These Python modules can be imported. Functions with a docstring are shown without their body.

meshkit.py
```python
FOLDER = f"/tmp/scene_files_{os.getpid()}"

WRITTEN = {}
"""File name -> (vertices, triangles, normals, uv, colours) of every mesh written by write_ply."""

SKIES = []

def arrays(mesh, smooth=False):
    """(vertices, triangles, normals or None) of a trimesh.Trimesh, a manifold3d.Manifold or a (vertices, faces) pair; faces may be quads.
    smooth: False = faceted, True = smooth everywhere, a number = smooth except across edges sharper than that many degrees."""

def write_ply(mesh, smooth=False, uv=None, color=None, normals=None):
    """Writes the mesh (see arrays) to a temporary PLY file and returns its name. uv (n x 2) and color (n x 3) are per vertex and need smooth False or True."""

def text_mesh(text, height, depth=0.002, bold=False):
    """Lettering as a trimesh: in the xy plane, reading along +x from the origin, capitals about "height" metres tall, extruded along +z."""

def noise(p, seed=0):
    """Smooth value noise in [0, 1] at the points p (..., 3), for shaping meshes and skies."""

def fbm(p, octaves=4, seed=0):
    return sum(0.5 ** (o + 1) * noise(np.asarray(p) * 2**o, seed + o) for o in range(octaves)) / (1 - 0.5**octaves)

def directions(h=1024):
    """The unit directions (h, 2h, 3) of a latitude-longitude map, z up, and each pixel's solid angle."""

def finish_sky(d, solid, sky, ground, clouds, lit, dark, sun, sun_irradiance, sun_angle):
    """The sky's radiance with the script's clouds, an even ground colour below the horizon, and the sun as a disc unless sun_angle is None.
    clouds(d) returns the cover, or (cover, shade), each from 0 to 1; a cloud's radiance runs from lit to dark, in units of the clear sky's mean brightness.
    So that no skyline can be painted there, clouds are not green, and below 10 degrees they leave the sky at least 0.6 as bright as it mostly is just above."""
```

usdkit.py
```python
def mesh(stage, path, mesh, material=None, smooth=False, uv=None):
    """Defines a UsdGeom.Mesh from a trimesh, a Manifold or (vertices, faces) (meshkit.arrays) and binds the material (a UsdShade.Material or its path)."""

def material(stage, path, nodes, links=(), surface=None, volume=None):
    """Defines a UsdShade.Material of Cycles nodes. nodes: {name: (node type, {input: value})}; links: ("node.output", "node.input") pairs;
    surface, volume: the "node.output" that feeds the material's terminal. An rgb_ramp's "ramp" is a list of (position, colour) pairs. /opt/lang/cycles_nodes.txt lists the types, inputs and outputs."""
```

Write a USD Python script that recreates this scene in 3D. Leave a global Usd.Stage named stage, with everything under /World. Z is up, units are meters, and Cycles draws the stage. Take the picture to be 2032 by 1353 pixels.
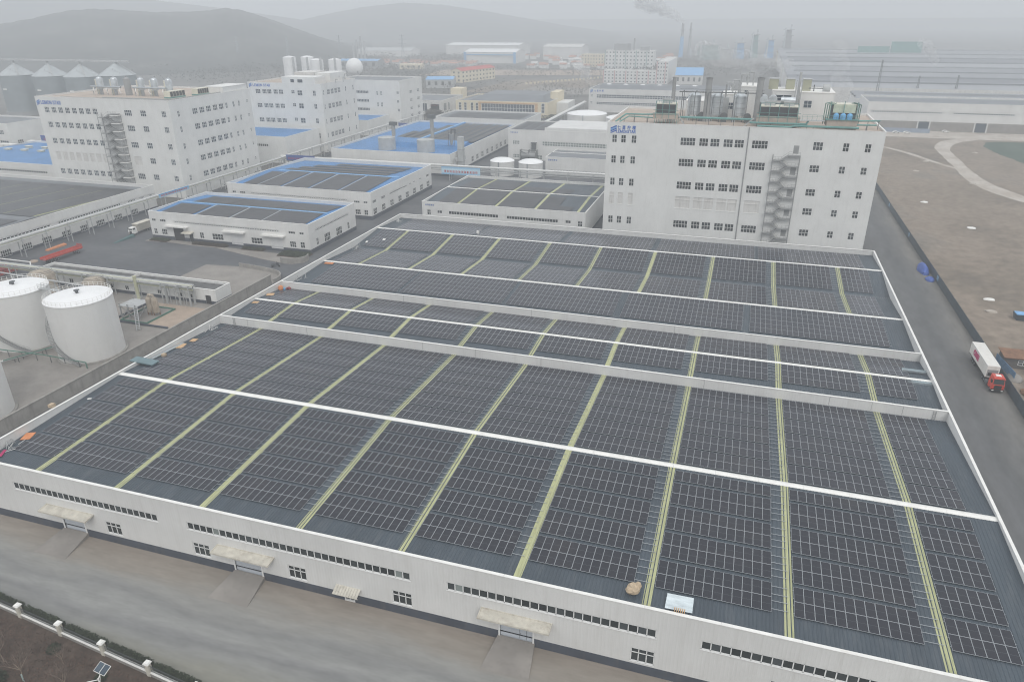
import math, random, glob
import numpy as np
from pxr import Usd, UsdGeom, UsdLux, UsdShade, Gf, Sdf, Vt
import usdkit, meshkit

stage = Usd.Stage.CreateInMemory()
UsdGeom.SetStageUpAxis(stage, UsdGeom.Tokens.z)
UsdGeom.SetStageMetersPerUnit(stage, 1.0)
UsdGeom.Xform.Define(stage, '/World')
rng = random.Random(7)
nrg = np.random.RandomState(11)

# ------------------------------------------------------------------ camera
YAW, PITCH, ROLL = -0.30903, 0.430218, -0.006252
CAM = (99.761, -95.309, 75.484)
FPX = 1418.45
cam = UsdGeom.Camera.Define(stage, '/World/camera')
cam.CreateHorizontalApertureAttr(36.0)
cam.CreateVerticalApertureAttr(36.0 * 681 / 1024)
cam.CreateFocalLengthAttr(36.0 * FPX / 2032)
cam.CreateClippingRangeAttr(Gf.Vec2f(0.5, 20000))
cam.CreateFStopAttr(0.0)
_f = np.array([math.sin(YAW) * math.cos(PITCH), math.cos(YAW) * math.cos(PITCH), -math.sin(PITCH)])
_r = np.array([math.cos(YAW), -math.sin(YAW), 0.0])
_u = np.cross(_r, _f)
_r2 = math.cos(ROLL) * _r + math.sin(ROLL) * _u
_u2 = -math.sin(ROLL) * _r + math.cos(ROLL) * _u
_m = np.eye(4)
_m[0, :3], _m[1, :3], _m[2, :3], _m[3, :3] = _r2, _u2, -_f, CAM
cam.AddTransformOp().Set(Gf.Matrix4d(_m.tolist()))
EXPOSURE = 0.32
cam.CreateExposureAttr(EXPOSURE)

# ------------------------------------------------------------------ sky and soft sun
SUN_AZ, SUN_EL = math.radians(150), math.radians(48)      # azimuth measured from +Y towards +X
def mat(name, nodes, links=(), surface=None, volume=None):
    return usdkit.material(stage, '/World/Looks/' + name, nodes, links, surface, volume)
UsdGeom.Scope.Define(stage, '/World/Looks')
sky = UsdLux.DomeLight.Define(stage, '/World/sky')
SKY_STRENGTH = 0.1
sky_mat = mat('sky_look', {
    'sky': ('sky_texture', {'sky_type': 'single_scattering', 'sun_disc': False, 'sun_elevation': SUN_EL, 'sun_rotation': SUN_AZ, 'air_density': 1.0, 'aerosol_density': 2.0, 'ozone_density': 1.0}),
    'tc': ('texture_coordinate', {}),
    'n': ('noise_texture', {'scale': 2.2, 'detail': 5.0, 'roughness': 0.55}),
    'cr': ('rgb_ramp', {'ramp': [(0.25, (7.0, 7.3, 7.6)), (0.75, (8.6, 8.85, 9.1))]}),
    'sx': ('separate_xyz', {}), 'el': ('map_range', {'from_min': 0.0, 'from_max': 1.0, 'to_min': 0.6, 'to_max': 1.15, 'clamp': True}), 'mu': ('mix', {'mix_type': 'multiply', 'fac': 1.0}),   # an overcast sky brightens towards the zenith
    'mx': ('mix', {'fac': 0.95}),
    'bg': ('background_shader', {'strength': SKY_STRENGTH}),
}, [('tc.generated', 'n.vector'), ('tc.generated', 'sx.vector'), ('sx.z', 'el.value'), ('n.fac', 'cr.fac'), ('cr.color', 'mu.color1'), ('el.result', 'mu.color2'), ('sky.color', 'mx.color1'), ('mu.color', 'mx.color2'), ('mx.color', 'bg.color')], surface='bg.background')
UsdShade.MaterialBindingAPI.Apply(sky.GetPrim()).Bind(sky_mat)
sky.GetPrim().SetCustomDataByKey('kind', 'structure')
sun = UsdLux.DistantLight.Define(stage, '/World/sun')
sun.CreateIntensityAttr(0.3)
sun.CreateAngleAttr(30.0)
sun.CreateNormalizeAttr(True)
sun.CreateColorAttr(Gf.Vec3f(1.0, 0.97, 0.92))
sun.AddRotateXYZOp().Set(Gf.Vec3f(math.degrees(math.pi / 2 - SUN_EL), 0, math.degrees(math.pi - SUN_AZ)))

# ------------------------------------------------------------------ helpers: meshes, things, parts
class MB:
    def __init__(s): s.v, s.f, s.n = [], [], 0
    def add(s, v, f):
        v = np.asarray(v, float); f = np.asarray(f, int)
        if f.shape[1] == 4: f = np.vstack([f[:, [0, 1, 2]], f[:, [0, 2, 3]]])
        s.v.append(v); s.f.append(f + s.n); s.n += len(v); return s
    def box(s, x0, x1, y0, y1, z0, z1):
        x0, x1 = min(x0, x1), max(x0, x1); y0, y1 = min(y0, y1), max(y0, y1)
        v = [(x0, y0, z0), (x1, y0, z0), (x1, y1, z0), (x0, y1, z0), (x0, y0, z1), (x1, y0, z1), (x1, y1, z1), (x0, y1, z1)]
        return s.add(v, [(0, 3, 2, 1), (4, 5, 6, 7), (0, 1, 5, 4), (1, 2, 6, 5), (2, 3, 7, 6), (3, 0, 4, 7)])
    def hexa(s, lo, hi):
        return s.add(list(lo) + list(hi), [(0, 3, 2, 1), (4, 5, 6, 7), (0, 1, 5, 4), (1, 2, 6, 5), (2, 3, 7, 6), (3, 0, 4, 7)])
    def quad(s, a, b, c, d): return s.add([a, b, c, d], [(0, 1, 2, 3)])
    def beam(s, p, q, w, h=None):
        h = h or w; p, q = np.array(p, float), np.array(q, float); d = q - p; L = np.linalg.norm(d)
        if L < 1e-6: return s
        d /= L; up = np.array([0, 0, 1.0]) if abs(d[2]) < 0.95 else np.array([0, 1.0, 0])
        a = np.cross(d, up); a /= np.linalg.norm(a); b = np.cross(a, d); a, b = a * w / 2, b * h / 2
        return s.hexa([p - a - b, p + a - b, p + a + b, p - a + b], [q - a - b, q + a - b, q + a + b, q - a + b])
    def cyl(s, p, q, r, n=10, r2=None, caps=True):
        r2 = r if r2 is None else r2; p, q = np.array(p, float), np.array(q, float); d = q - p; L = np.linalg.norm(d)
        if L < 1e-6: return s
        d /= L; up = np.array([0, 0, 1.0]) if abs(d[2]) < 0.95 else np.array([1.0, 0, 0])
        a = np.cross(up, d); a /= np.linalg.norm(a); b = np.cross(d, a)
        t = np.arange(n) * 2 * math.pi / n; ring = np.outer(np.cos(t), a) + np.outer(np.sin(t), b)
        v = np.vstack([p + ring * r, q + ring * r2]); i = np.arange(n); j = (i + 1) % n
        s.add(v, np.c_[i, j, j + n, i + n])
        if caps:
            s.add(np.vstack([p + ring * r, [p]]), np.c_[j, i, np.full(n, n)])
            s.add(np.vstack([q + ring * r2, [q]]), np.c_[i, j, np.full(n, n)])
        return s
    def pipe(s, pts, r, n=8):
        for a, b in zip(pts[:-1], pts[1:]): s.cyl(a, b, r, n)
        for a in pts[1:-1]: s.ball(a, r * 1.02, 1, n)
        return s
    def ball(s, c, r, sub=1, n=8, sz=1.0):
        m = max(3, n // 2); th = np.linspace(0, math.pi, m + 1); ph = np.arange(n) * 2 * math.pi / n
        v = np.array([(math.sin(t) * math.cos(p), math.sin(t) * math.sin(p), math.cos(t) * sz) for t in th for p in ph]) * r + np.array(c, float)
        f = [(i * n + k, (i + 1) * n + k, (i + 1) * n + (k + 1) % n, i * n + (k + 1) % n) for i in range(m) for k in range(n)]
        return s.add(v, f)
    def rev(s, c, prof, n=24):
        t = np.arange(n) * 2 * math.pi / n; v = np.array([(r * math.cos(a), r * math.sin(a), z) for r, z in prof for a in t]) + np.array(c, float)
        return s.add(v, [(i * n + k, i * n + (k + 1) % n, (i + 1) * n + (k + 1) % n, (i + 1) * n + k) for i in range(len(prof) - 1) for k in range(n)])
    def prism(s, poly, z0, z1):
        import mapbox_earcut as ec
        poly = np.asarray(poly, float)
        if np.sum(poly[:, 0] * np.roll(poly[:, 1], -1) - np.roll(poly[:, 0], -1) * poly[:, 1]) < 0: poly = poly[::-1]
        tri = np.array(ec.triangulate_float64(poly, np.array([len(poly)]))).reshape(-1, 3); n = len(poly)
        e1, e2 = poly[tri[:, 1]] - poly[tri[:, 0]], poly[tri[:, 2]] - poly[tri[:, 0]]
        neg = e1[:, 0] * e2[:, 1] - e1[:, 1] * e2[:, 0] < 0; tri[neg] = tri[neg][:, ::-1]
        s.add(np.c_[poly, np.full(n, z1)], tri)
        if z1 > z0 + 1e-9:
            s.add(np.c_[poly, np.full(n, z0)], tri[:, ::-1]); i = np.arange(n); j = (i + 1) % n
            s.add(np.vstack([np.c_[poly, np.full(n, z0)], np.c_[poly, np.full(n, z1)]]), np.c_[i, j, j + n, i + n])
        return s
    def get(s): return (np.vstack(s.v), np.vstack(s.f))
    def moved(s, x=0, y=0, z=0, rz=0):
        c, k = math.cos(rz), math.sin(rz); s.v = [np.c_[v[:, 0] * c - v[:, 1] * k + x, v[:, 0] * k + v[:, 1] * c + y, v[:, 2] + z] for v in s.v]; return s

taken = {}
def numbered(path):
    n = taken.get(path, 0); taken[path] = n + 1
    return path if n == 0 else '%s_%03d' % (path, n)
def meta(p, label=None, cat=None, group=None, kind=None):
    for k, t in (('label', label), ('category', cat), ('group', group), ('kind', kind)):
        if t: p.SetCustomDataByKey(k, t)
    return p
def pth(parent): return '/World' if parent is None else str(parent if isinstance(parent, str) else parent.GetPath())
def thing(name, label, cat, group=None, kind=None, loc=None, rz=0, rx=0):
    x = UsdGeom.Xform.Define(stage, numbered('/World/' + name))
    if loc is not None:
        x.AddTranslateOp().Set(Gf.Vec3d(*map(float, loc)))
        x.AddRotateXYZOp().Set(Gf.Vec3f(math.degrees(rx), 0, math.degrees(rz)))
    return meta(x.GetPrim(), label, cat, group, kind)
def part(parent, name, mb, m, label=None, kind=None, smooth=False, cat=None, group=None, uv=None):
    g = mb.get() if isinstance(mb, MB) else mb
    me = usdkit.mesh(stage, numbered(pth(parent) + '/' + name), g, m, smooth=smooth, uv=uv)
    return meta(me.GetPrim(), label, cat, group, kind)
def copy_of(root, name, loc, rz=0, rx=0, label=None, group=None):
    x = UsdGeom.Xform.Define(stage, numbered('/World/' + name))
    p = x.GetPrim(); p.GetReferences().AddInternalReference(root.GetPath()); p.SetInstanceable(True)
    x.ClearXformOpOrder()
    x.AddTranslateOp().Set(Gf.Vec3d(*map(float, loc)))
    x.AddRotateXYZOp().Set(Gf.Vec3f(math.degrees(rx), 0, math.degrees(rz)))
    was = root.GetCustomData()
    return meta(p, label or was['label'], was['category'], group or was.get('group'))
def ordinal(i): return ['first', 'second', 'third', 'fourth', 'fifth', 'sixth', 'seventh', 'eighth', 'ninth', 'tenth', 'eleventh', 'twelfth', 'thirteenth', 'fourteenth', 'fifteenth'][i]

# ------------------------------------------------------------------ materials
def plain(name, col, rough=0.6, metal=0.0, var=0.12, scale=0.35, spec=0.5, stretch=(1, 1, 1), detail=4.0, dirt=None, dirt_amt=0.0, bump=0.0, bscale=8.0):
    """a colour that drifts a little over the surface, with optional blotches of dirt"""
    lo, hi = [c * (1 - var) for c in col], [min(1, c * (1 + var)) for c in col]
    nodes = {'g': ('geometry', {}), 'mp': ('mapping', {'scale': stretch}), 'n': ('noise_texture', {'scale': scale, 'detail': detail, 'roughness': 0.6}),
             'r': ('rgb_ramp', {'ramp': [(0.3, lo), (0.7, hi)]}), 'p': ('principled_bsdf', {'roughness': rough, 'metallic': metal, 'specular_ior_level': spec})}
    links = [('g.position', 'mp.vector'), ('mp.vector', 'n.vector'), ('n.fac', 'r.fac')]
    out = 'r.color'
    if dirt:
        nodes |= {'mp2': ('mapping', {'scale': tuple(x * y for x, y in zip(stretch, (1.3, 1.3, 0.18)))}), 'n2': ('noise_texture', {'scale': 0.8, 'detail': 6.0, 'roughness': 0.65}),
                  'r2': ('rgb_ramp', {'ramp': [(0.52, (0, 0, 0)), (0.75, (dirt_amt,) * 3)]}), 'mx': ('mix', {'color2': dirt})}
        links += [('g.position', 'mp2.vector'), ('mp2.vector', 'n2.vector'), ('n2.fac', 'r2.fac'), ('r2.color', 'mx.fac'), (out, 'mx.color1')]
        out = 'mx.color'
    links.append((out, 'p.base_color'))
    if bump:
        nodes |= {'nb': ('noise_texture', {'scale': bscale, 'detail': 5.0}), 'b': ('bump', {'strength': 0.6, 'distance': bump})}
        links += [('g.position', 'nb.vector'), ('nb.fac', 'b.height'), ('b.normal', 'p.normal')]
    return mat(name, nodes, links, surface='p.BSDF')

def ribbed_wall(name, col, pitch=0.9, dirt=(0.32, 0.29, 0.25), amt=0.18, rough=0.45, axis='xy'):
    """painted metal cladding: fine vertical ribs by bump, faint streaks"""
    nodes = {'g': ('geometry', {}), 's': ('separate_xyz', {}), 'ad': ('math', {'math_type': 'add'}), 'mu': ('math', {'math_type': 'multiply', 'value2': 2 * math.pi / pitch}), 'si': ('math', {'math_type': 'sine'}),
             'pw': ('math', {'math_type': 'power', 'value2': 6.0}), 'b': ('bump', {'strength': 0.35, 'distance': 0.03}),
             'n': ('noise_texture', {'scale': 0.12, 'detail': 4.0}), 'r': ('rgb_ramp', {'ramp': [(0.3, [c * 0.93 for c in col]), (0.7, [min(1, c * 1.05) for c in col])]}),
             'mp2': ('mapping', {'scale': (1.2, 1.2, 0.09)}), 'n2': ('noise_texture', {'scale': 1.0, 'detail': 6.0, 'roughness': 0.6}),
             'r2': ('rgb_ramp', {'ramp': [(0.5, (0, 0, 0)), (0.8, (amt,) * 3)]}), 'mx': ('mix', {'color2': dirt}),
             'p': ('principled_bsdf', {'roughness': rough, 'specular_ior_level': 0.35})}
    links = [('g.position', 's.vector'), ('s.x', 'ad.value1'), ('s.y', 'ad.value2'), ('ad.value', 'mu.value1'), ('mu.value', 'si.value1'), ('si.value', 'pw.value1'), ('pw.value', 'b.height'), ('b.normal', 'p.normal'),
             ('g.position', 'n.vector'), ('n.fac', 'r.fac'), ('g.position', 'mp2.vector'), ('mp2.vector', 'n2.vector'), ('n2.fac', 'r2.fac'), ('r2.color', 'mx.fac'), ('r.color', 'mx.color1'), ('mx.color', 'p.base_color')]
    return mat(name, nodes, links, surface='p.BSDF')

WHITE = (0.66, 0.655, 0.64)
K = {}
K['clad'] = ribbed_wall('white_cladding', WHITE)
K['render'] = plain('white_render', (0.68, 0.68, 0.665), 0.75, var=0.05, scale=0.15, dirt=(0.42, 0.40, 0.37), dirt_amt=0.22)
K['stained'] = plain('stained_render', (0.60, 0.59, 0.57), 0.8, var=0.08, scale=0.3, dirt=(0.30, 0.28, 0.26), dirt_amt=0.5)
K['coping'] = plain('white_coping', (0.78, 0.77, 0.74), 0.5, var=0.06, scale=0.8, dirt=(0.5, 0.44, 0.36), dirt_amt=0.3)
K['roof'] = plain('blue_grey_roof_sheet', (0.052, 0.069, 0.086), 0.5, var=0.16, scale=0.25, stretch=(1, 0.15, 1), dirt=(0.13, 0.14, 0.15), dirt_amt=0.5)
K['roof_blue'] = plain('blue_roof_sheet', (0.048, 0.185, 0.42), 0.5, var=0.14, scale=0.12, dirt=(0.13, 0.30, 0.50), dirt_amt=0.5)
K['roof_grey'] = plain('grey_roof_sheet', (0.16, 0.17, 0.185), 0.55, var=0.15, scale=0.1)
K['skylight'] = plain('yellowed_skylight', (0.42, 0.43, 0.235), 0.5, var=0.14, scale=0.5, stretch=(2, 0.5, 1), dirt=(0.28, 0.27, 0.15), dirt_amt=0.6)
K['plinth'] = plain('dark_blue_plinth', (0.062, 0.072, 0.092), 0.7, var=0.2, scale=0.4, dirt=(0.14, 0.13, 0.12), dirt_amt=0.5)
K['frame'] = plain('white_window_frame', (0.75, 0.75, 0.74), 0.4, var=0.03)
K['pane'] = mat('window_glass', {'o': ('object_info', {}), 'r': ('rgb_ramp', {'ramp': [(0, (0.013, 0.017, 0.018)), (0.6, (0.03, 0.037, 0.038)), (1, (0.055, 0.065, 0.07))]}), 'p': ('principled_bsdf', {'roughness': 0.12, 'specular_ior_level': 0.5})}, [('o.random', 'r.fac'), ('r.color', 'p.base_color')], surface='p.BSDF')
K['pane_blue'] = mat('blue_window_glass', {'o': ('object_info', {}), 'r': ('rgb_ramp', {'ramp': [(0, (0.02, 0.035, 0.055)), (1, (0.05, 0.075, 0.10))]}), 'p': ('principled_bsdf', {'roughness': 0.1, 'specular_ior_level': 0.6})}, [('o.random', 'r.fac'), ('r.color', 'p.base_color')], surface='p.BSDF')
K['pane_pale'] = plain('pale_curtained_glass', (0.22, 0.25, 0.24), 0.2)
K['pane_green'] = plain('greenish_glass', (0.16, 0.27, 0.235), 0.2)
K['door'] = plain('pale_blue_door', (0.50, 0.53, 0.57), 0.5, var=0.05)
K['shutter'] = plain('white_door', (0.66, 0.66, 0.66), 0.5, var=0.05)
K['canopy'] = plain('stained_canopy', (0.55, 0.52, 0.45), 0.8, var=0.15, scale=0.9, dirt=(0.30, 0.24, 0.19), dirt_amt=0.55)
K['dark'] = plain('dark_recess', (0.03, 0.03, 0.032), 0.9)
K['steel'] = plain('galvanised_steel', (0.42, 0.45, 0.47), 0.35, 0.7, var=0.15, scale=0.7)
K['silver'] = plain('silver_lagging', (0.55, 0.58, 0.60), 0.38, 0.6, var=0.2, scale=0.6)
K['rail'] = plain('rail_aluminium', (0.45, 0.47, 0.49), 0.4, 0.6, var=0.08)
K['darksteel'] = plain('dark_steel', (0.12, 0.13, 0.135), 0.6, 0.3, var=0.2)
K['grey'] = plain('grey_paint', (0.28, 0.285, 0.285), 0.6, var=0.12)
K['greypipe'] = plain('grey_pipe', (0.40, 0.41, 0.41), 0.5, var=0.12, scale=0.5)
K['whitepipe'] = plain('white_pipe', (0.70, 0.70, 0.68), 0.45, var=0.08, scale=0.5)
K['green'] = plain('green_paint', (0.055, 0.16, 0.12), 0.6, var=0.2, scale=0.6, dirt=(0.18, 0.18, 0.15), dirt_amt=0.5)
K['teal'] = plain('teal_pipe', (0.11, 0.27, 0.25), 0.5, var=0.2, scale=0.4, dirt=(0.25, 0.27, 0.25), dirt_amt=0.4)
K['yellowpipe'] = plain('pale_yellow_pipe', (0.44, 0.44, 0.30), 0.55, var=0.14, scale=0.6, dirt=(0.3, 0.29, 0.24), dirt_amt=0.5)
K['concrete'] = plain('concrete', (0.29, 0.275, 0.255), 0.9, var=0.16, scale=0.5, dirt=(0.16, 0.15, 0.14), dirt_amt=0.65, bump=0.02)
K['slab'] = plain('yard_slab', (0.255, 0.235, 0.215), 0.92, var=0.16, scale=0.18, dirt=(0.17, 0.16, 0.15), dirt_amt=0.5)
K['tan'] = plain('tan_paving', (0.36, 0.285, 0.225), 0.9, var=0.12, scale=0.3)
K['asphalt'] = plain('asphalt', (0.115, 0.12, 0.125), 0.85, var=0.22, scale=0.09, dirt=(0.20, 0.20, 0.20), dirt_amt=0.55, detail=8.0)
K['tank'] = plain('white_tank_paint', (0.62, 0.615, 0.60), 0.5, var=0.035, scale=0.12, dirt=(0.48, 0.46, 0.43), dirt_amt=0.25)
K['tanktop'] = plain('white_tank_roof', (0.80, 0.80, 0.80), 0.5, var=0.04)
K['brown_tank'] = plain('rusty_beige_tank', (0.36, 0.31, 0.25), 0.75, var=0.25, scale=0.8, dirt=(0.22, 0.15, 0.10), dirt_amt=0.7)
K['rust'] = plain('rust', (0.20, 0.105, 0.06), 0.85, var=0.3, scale=1.2)
K['red'] = plain('red_paint', (0.56, 0.055, 0.03), 0.4, var=0.1)
K['darkred'] = plain('dark_red_paint', (0.30, 0.055, 0.05), 0.6, var=0.25, scale=0.8)
K['orange'] = plain('orange_sheet', (0.62, 0.24, 0.10), 0.7, var=0.15)
K['wood'] = plain('pale_wood', (0.55, 0.36, 0.20), 0.8, var=0.2, scale=2.0)
K['sack'] = plain('tan_sack', (0.46, 0.36, 0.25), 0.9, var=0.25, scale=3.0)
K['blue'] = plain('blue_paint', (0.045, 0.10, 0.36), 0.5, var=0.2)
K['sky_blue'] = plain('sky_blue_plastic', (0.14, 0.42, 0.72), 0.4, var=0.1)
K['logo'] = plain('logo_blue', (0.02, 0.11, 0.42), 0.45, var=0.03)
K['logo_light'] = plain('logo_light_blue', (0.16, 0.38, 0.66), 0.45, var=0.03)
K['tyre'] = plain('tyre_rubber', (0.022, 0.022, 0.022), 0.85)
K['cream'] = plain('cream_wall', (0.68, 0.60, 0.44), 0.8, var=0.06)
K['redroof'] = plain('red_roof', (0.46, 0.085, 0.07), 0.7, var=0.12)
K['tileroof'] = plain('orange_tile_roof', (0.40, 0.21, 0.15), 0.8, var=0.25, scale=0.08)
K['fence'] = plain('dark_blue_green_fence', (0.035, 0.05, 0.062), 0.6, var=0.25, scale=0.2)
K['magenta'] = plain('magenta_lettering', (0.42, 0.02, 0.12), 0.5, var=0.03)
K['bannerred'] = plain('banner_red', (0.55, 0.05, 0.06), 0.6, var=0.03)
K['black'] = plain('black', (0.012, 0.012, 0.013), 0.6)
K['skin'] = plain('skin', (0.45, 0.28, 0.20), 0.6, var=0.04)
K['cloth'] = plain('dark_clothes', (0.03, 0.033, 0.04), 0.9)
K['bark'] = plain('bark', (0.24, 0.19, 0.145), 0.9, var=0.2, scale=2.0)
K['louver'] = plain('dark_louvre', (0.035, 0.038, 0.042), 0.6, var=0.3, scale=2.5, stretch=(1, 1, 3))
K['rooftan'] = plain('tan_roof_deck', (0.42, 0.35, 0.295), 0.9, var=0.15, scale=0.25, dirt=(0.26, 0.23, 0.21), dirt_amt=0.5)
K['cream_box'] = plain('cream_housing', (0.62, 0.60, 0.50), 0.5, var=0.06)
K['sheet'] = plain('bright_galvanised_sheet', (0.60, 0.66, 0.68), 0.22, 0.8, var=0.2, scale=1.2, stretch=(0.4, 2, 1))
# ------------------------------------------------------------------ ground
def ground_mat(name, stops, axis=None, lo=0, hi=1, wob=0.3, nscale=0.05, stretch=(1, 1, 1), fine=(0.82, 1.15), rough=0.9, fscale=0.7):
    """soil or road: broad colour from noise (or from the distance across a road plus noise), finer mottling on top"""
    nodes = {'g': ('geometry', {}), 's': ('separate_xyz', {}), 'mp': ('mapping', {'scale': stretch}), 'n': ('noise_texture', {'scale': nscale, 'detail': 7.0, 'roughness': 0.62}),
             'r': ('rgb_ramp', {'ramp': stops}), 'mp2': ('mapping', {'scale': stretch}), 'n2': ('noise_texture', {'scale': fscale, 'detail': 8.0, 'roughness': 0.7}), 'r2': ('rgb_ramp', {'ramp': [(0.3, (fine[0],) * 3), (0.7, (fine[1],) * 3)]}),
             'mx': ('mix', {'mix_type': 'multiply', 'fac': 1.0}), 'nb': ('noise_texture', {'scale': 3.0, 'detail': 5.0}), 'b': ('bump', {'strength': 0.4, 'distance': 0.05}), 'p': ('principled_bsdf', {'roughness': rough, 'specular_ior_level': 0.25})}
    links = [('g.position', 's.vector'), ('g.position', 'mp.vector'), ('mp.vector', 'n.vector'), ('g.position', 'mp2.vector'), ('mp2.vector', 'n2.vector'), ('n2.fac', 'r2.fac'),
             ('r.color', 'mx.color1'), ('r2.color', 'mx.color2'), ('mx.color', 'p.base_color'), ('g.position', 'nb.vector'), ('nb.fac', 'b.height'), ('b.normal', 'p.normal')]
    if axis:
        nodes |= {'mr': ('map_range', {'from_min': lo, 'from_max': hi}), 'sb': ('math', {'math_type': 'subtract', 'value2': 0.5}), 'mu': ('math', {'math_type': 'multiply', 'value2': wob * 2}), 'ad': ('math', {'math_type': 'add'})}
        links += [('s.' + axis, 'mr.value'), ('n.fac', 'sb.value1'), ('sb.value', 'mu.value1'), ('mr.result', 'ad.value1'), ('mu.value', 'ad.value2'), ('ad.value', 'r.fac')]
    else:
        links.append(('n.fac', 'r.fac'))
    return mat(name, nodes, links, surface='p.BSDF')

K['plain'] = ground_mat('far_plain', [(0.30, (0.085, 0.085, 0.075)), (0.5, (0.13, 0.125, 0.115)), (0.7, (0.19, 0.18, 0.17))], nscale=0.012, fscale=0.08, fine=(0.75, 1.25))
K['front'] = ground_mat('front_road_surface', [(0.0, (0.27, 0.235, 0.20)), (0.22, (0.265, 0.24, 0.21)), (0.38, (0.265, 0.26, 0.245)), (0.5, (0.215, 0.215, 0.21)), (0.62, (0.265, 0.265, 0.255)), (0.74, (0.20, 0.20, 0.198)), (0.86, (0.235, 0.235, 0.225)), (1.0, (0.235, 0.23, 0.20))], axis='y', lo=-29.3, hi=-45.5, wob=0.28, nscale=0.16, stretch=(0.22, 1.0, 1), fine=(0.86, 1.12), fscale=0.9)
K['side'] = ground_mat('side_road_surface', [(0.0, (0.20, 0.195, 0.185)), (0.2, (0.115, 0.115, 0.115)), (0.45, (0.14, 0.142, 0.145)), (0.6, (0.115, 0.118, 0.12)), (0.8, (0.15, 0.148, 0.145)), (1.0, (0.20, 0.19, 0.175))], axis='x', lo=139.4, hi=160.8, wob=0.3, nscale=0.09, stretch=(1.0, 0.3, 1), fine=(0.85, 1.15), fscale=0.5)
K['field'] = ground_mat('bare_field_soil', [(0.28, (0.12, 0.105, 0.09)), (0.43, (0.20, 0.165, 0.13)), (0.55, (0.245, 0.20, 0.16)), (0.68, (0.19, 0.17, 0.145)), (0.8, (0.25, 0.22, 0.185))], nscale=0.022, fscale=0.35, fine=(0.75, 1.25), stretch=(1, 0.8, 1))
K['dirtroad'] = ground_mat('pale_dirt_track_soil', [(0.3, (0.34, 0.29, 0.24)), (0.6, (0.47, 0.43, 0.385)), (0.8, (0.40, 0.33, 0.26))], nscale=0.08, fscale=0.5, fine=(0.85, 1.15))
K['crop'] = ground_mat('green_crop', [(0.3, (0.055, 0.085, 0.062)), (0.7, (0.075, 0.105, 0.08))], nscale=0.06, fine=(0.85, 1.15))
K['bed'] = ground_mat('brown_bed_soil', [(0.3, (0.055, 0.04, 0.032)), (0.6, (0.095, 0.07, 0.055)), (0.8, (0.12, 0.10, 0.075))], nscale=0.3, fscale=1.6, fine=(0.7, 1.3))
K['yard'] = ground_mat('yard_asphalt', [(0.3, (0.082, 0.085, 0.092)), (0.5, (0.108, 0.112, 0.12)), (0.68, (0.15, 0.152, 0.155)), (0.8, (0.21, 0.21, 0.205))], nscale=0.045, fscale=0.5, fine=(0.85, 1.15), stretch=(0.7, 1.2, 1))

def sheet(name, poly, z, m, label=None, ragged=0.0, step=2.0):
    poly = np.array(poly, float)
    if ragged:
        out = []
        for a, b in zip(poly, np.roll(poly, -1, 0)):
            k = max(1, int(np.linalg.norm(b - a) / step))
            for t in np.arange(k) / k: out.append(a + (b - a) * t)
        poly = np.array(out); q = np.c_[poly * 0.21, np.zeros(len(poly))]
        poly = poly + (np.c_[meshkit.fbm(q, 3, 5), meshkit.fbm(q, 3, 9)] - 0.5) * 2 * ragged
    return part(None, name, MB().prism(poly, z, z), m, kind='structure')

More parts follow.
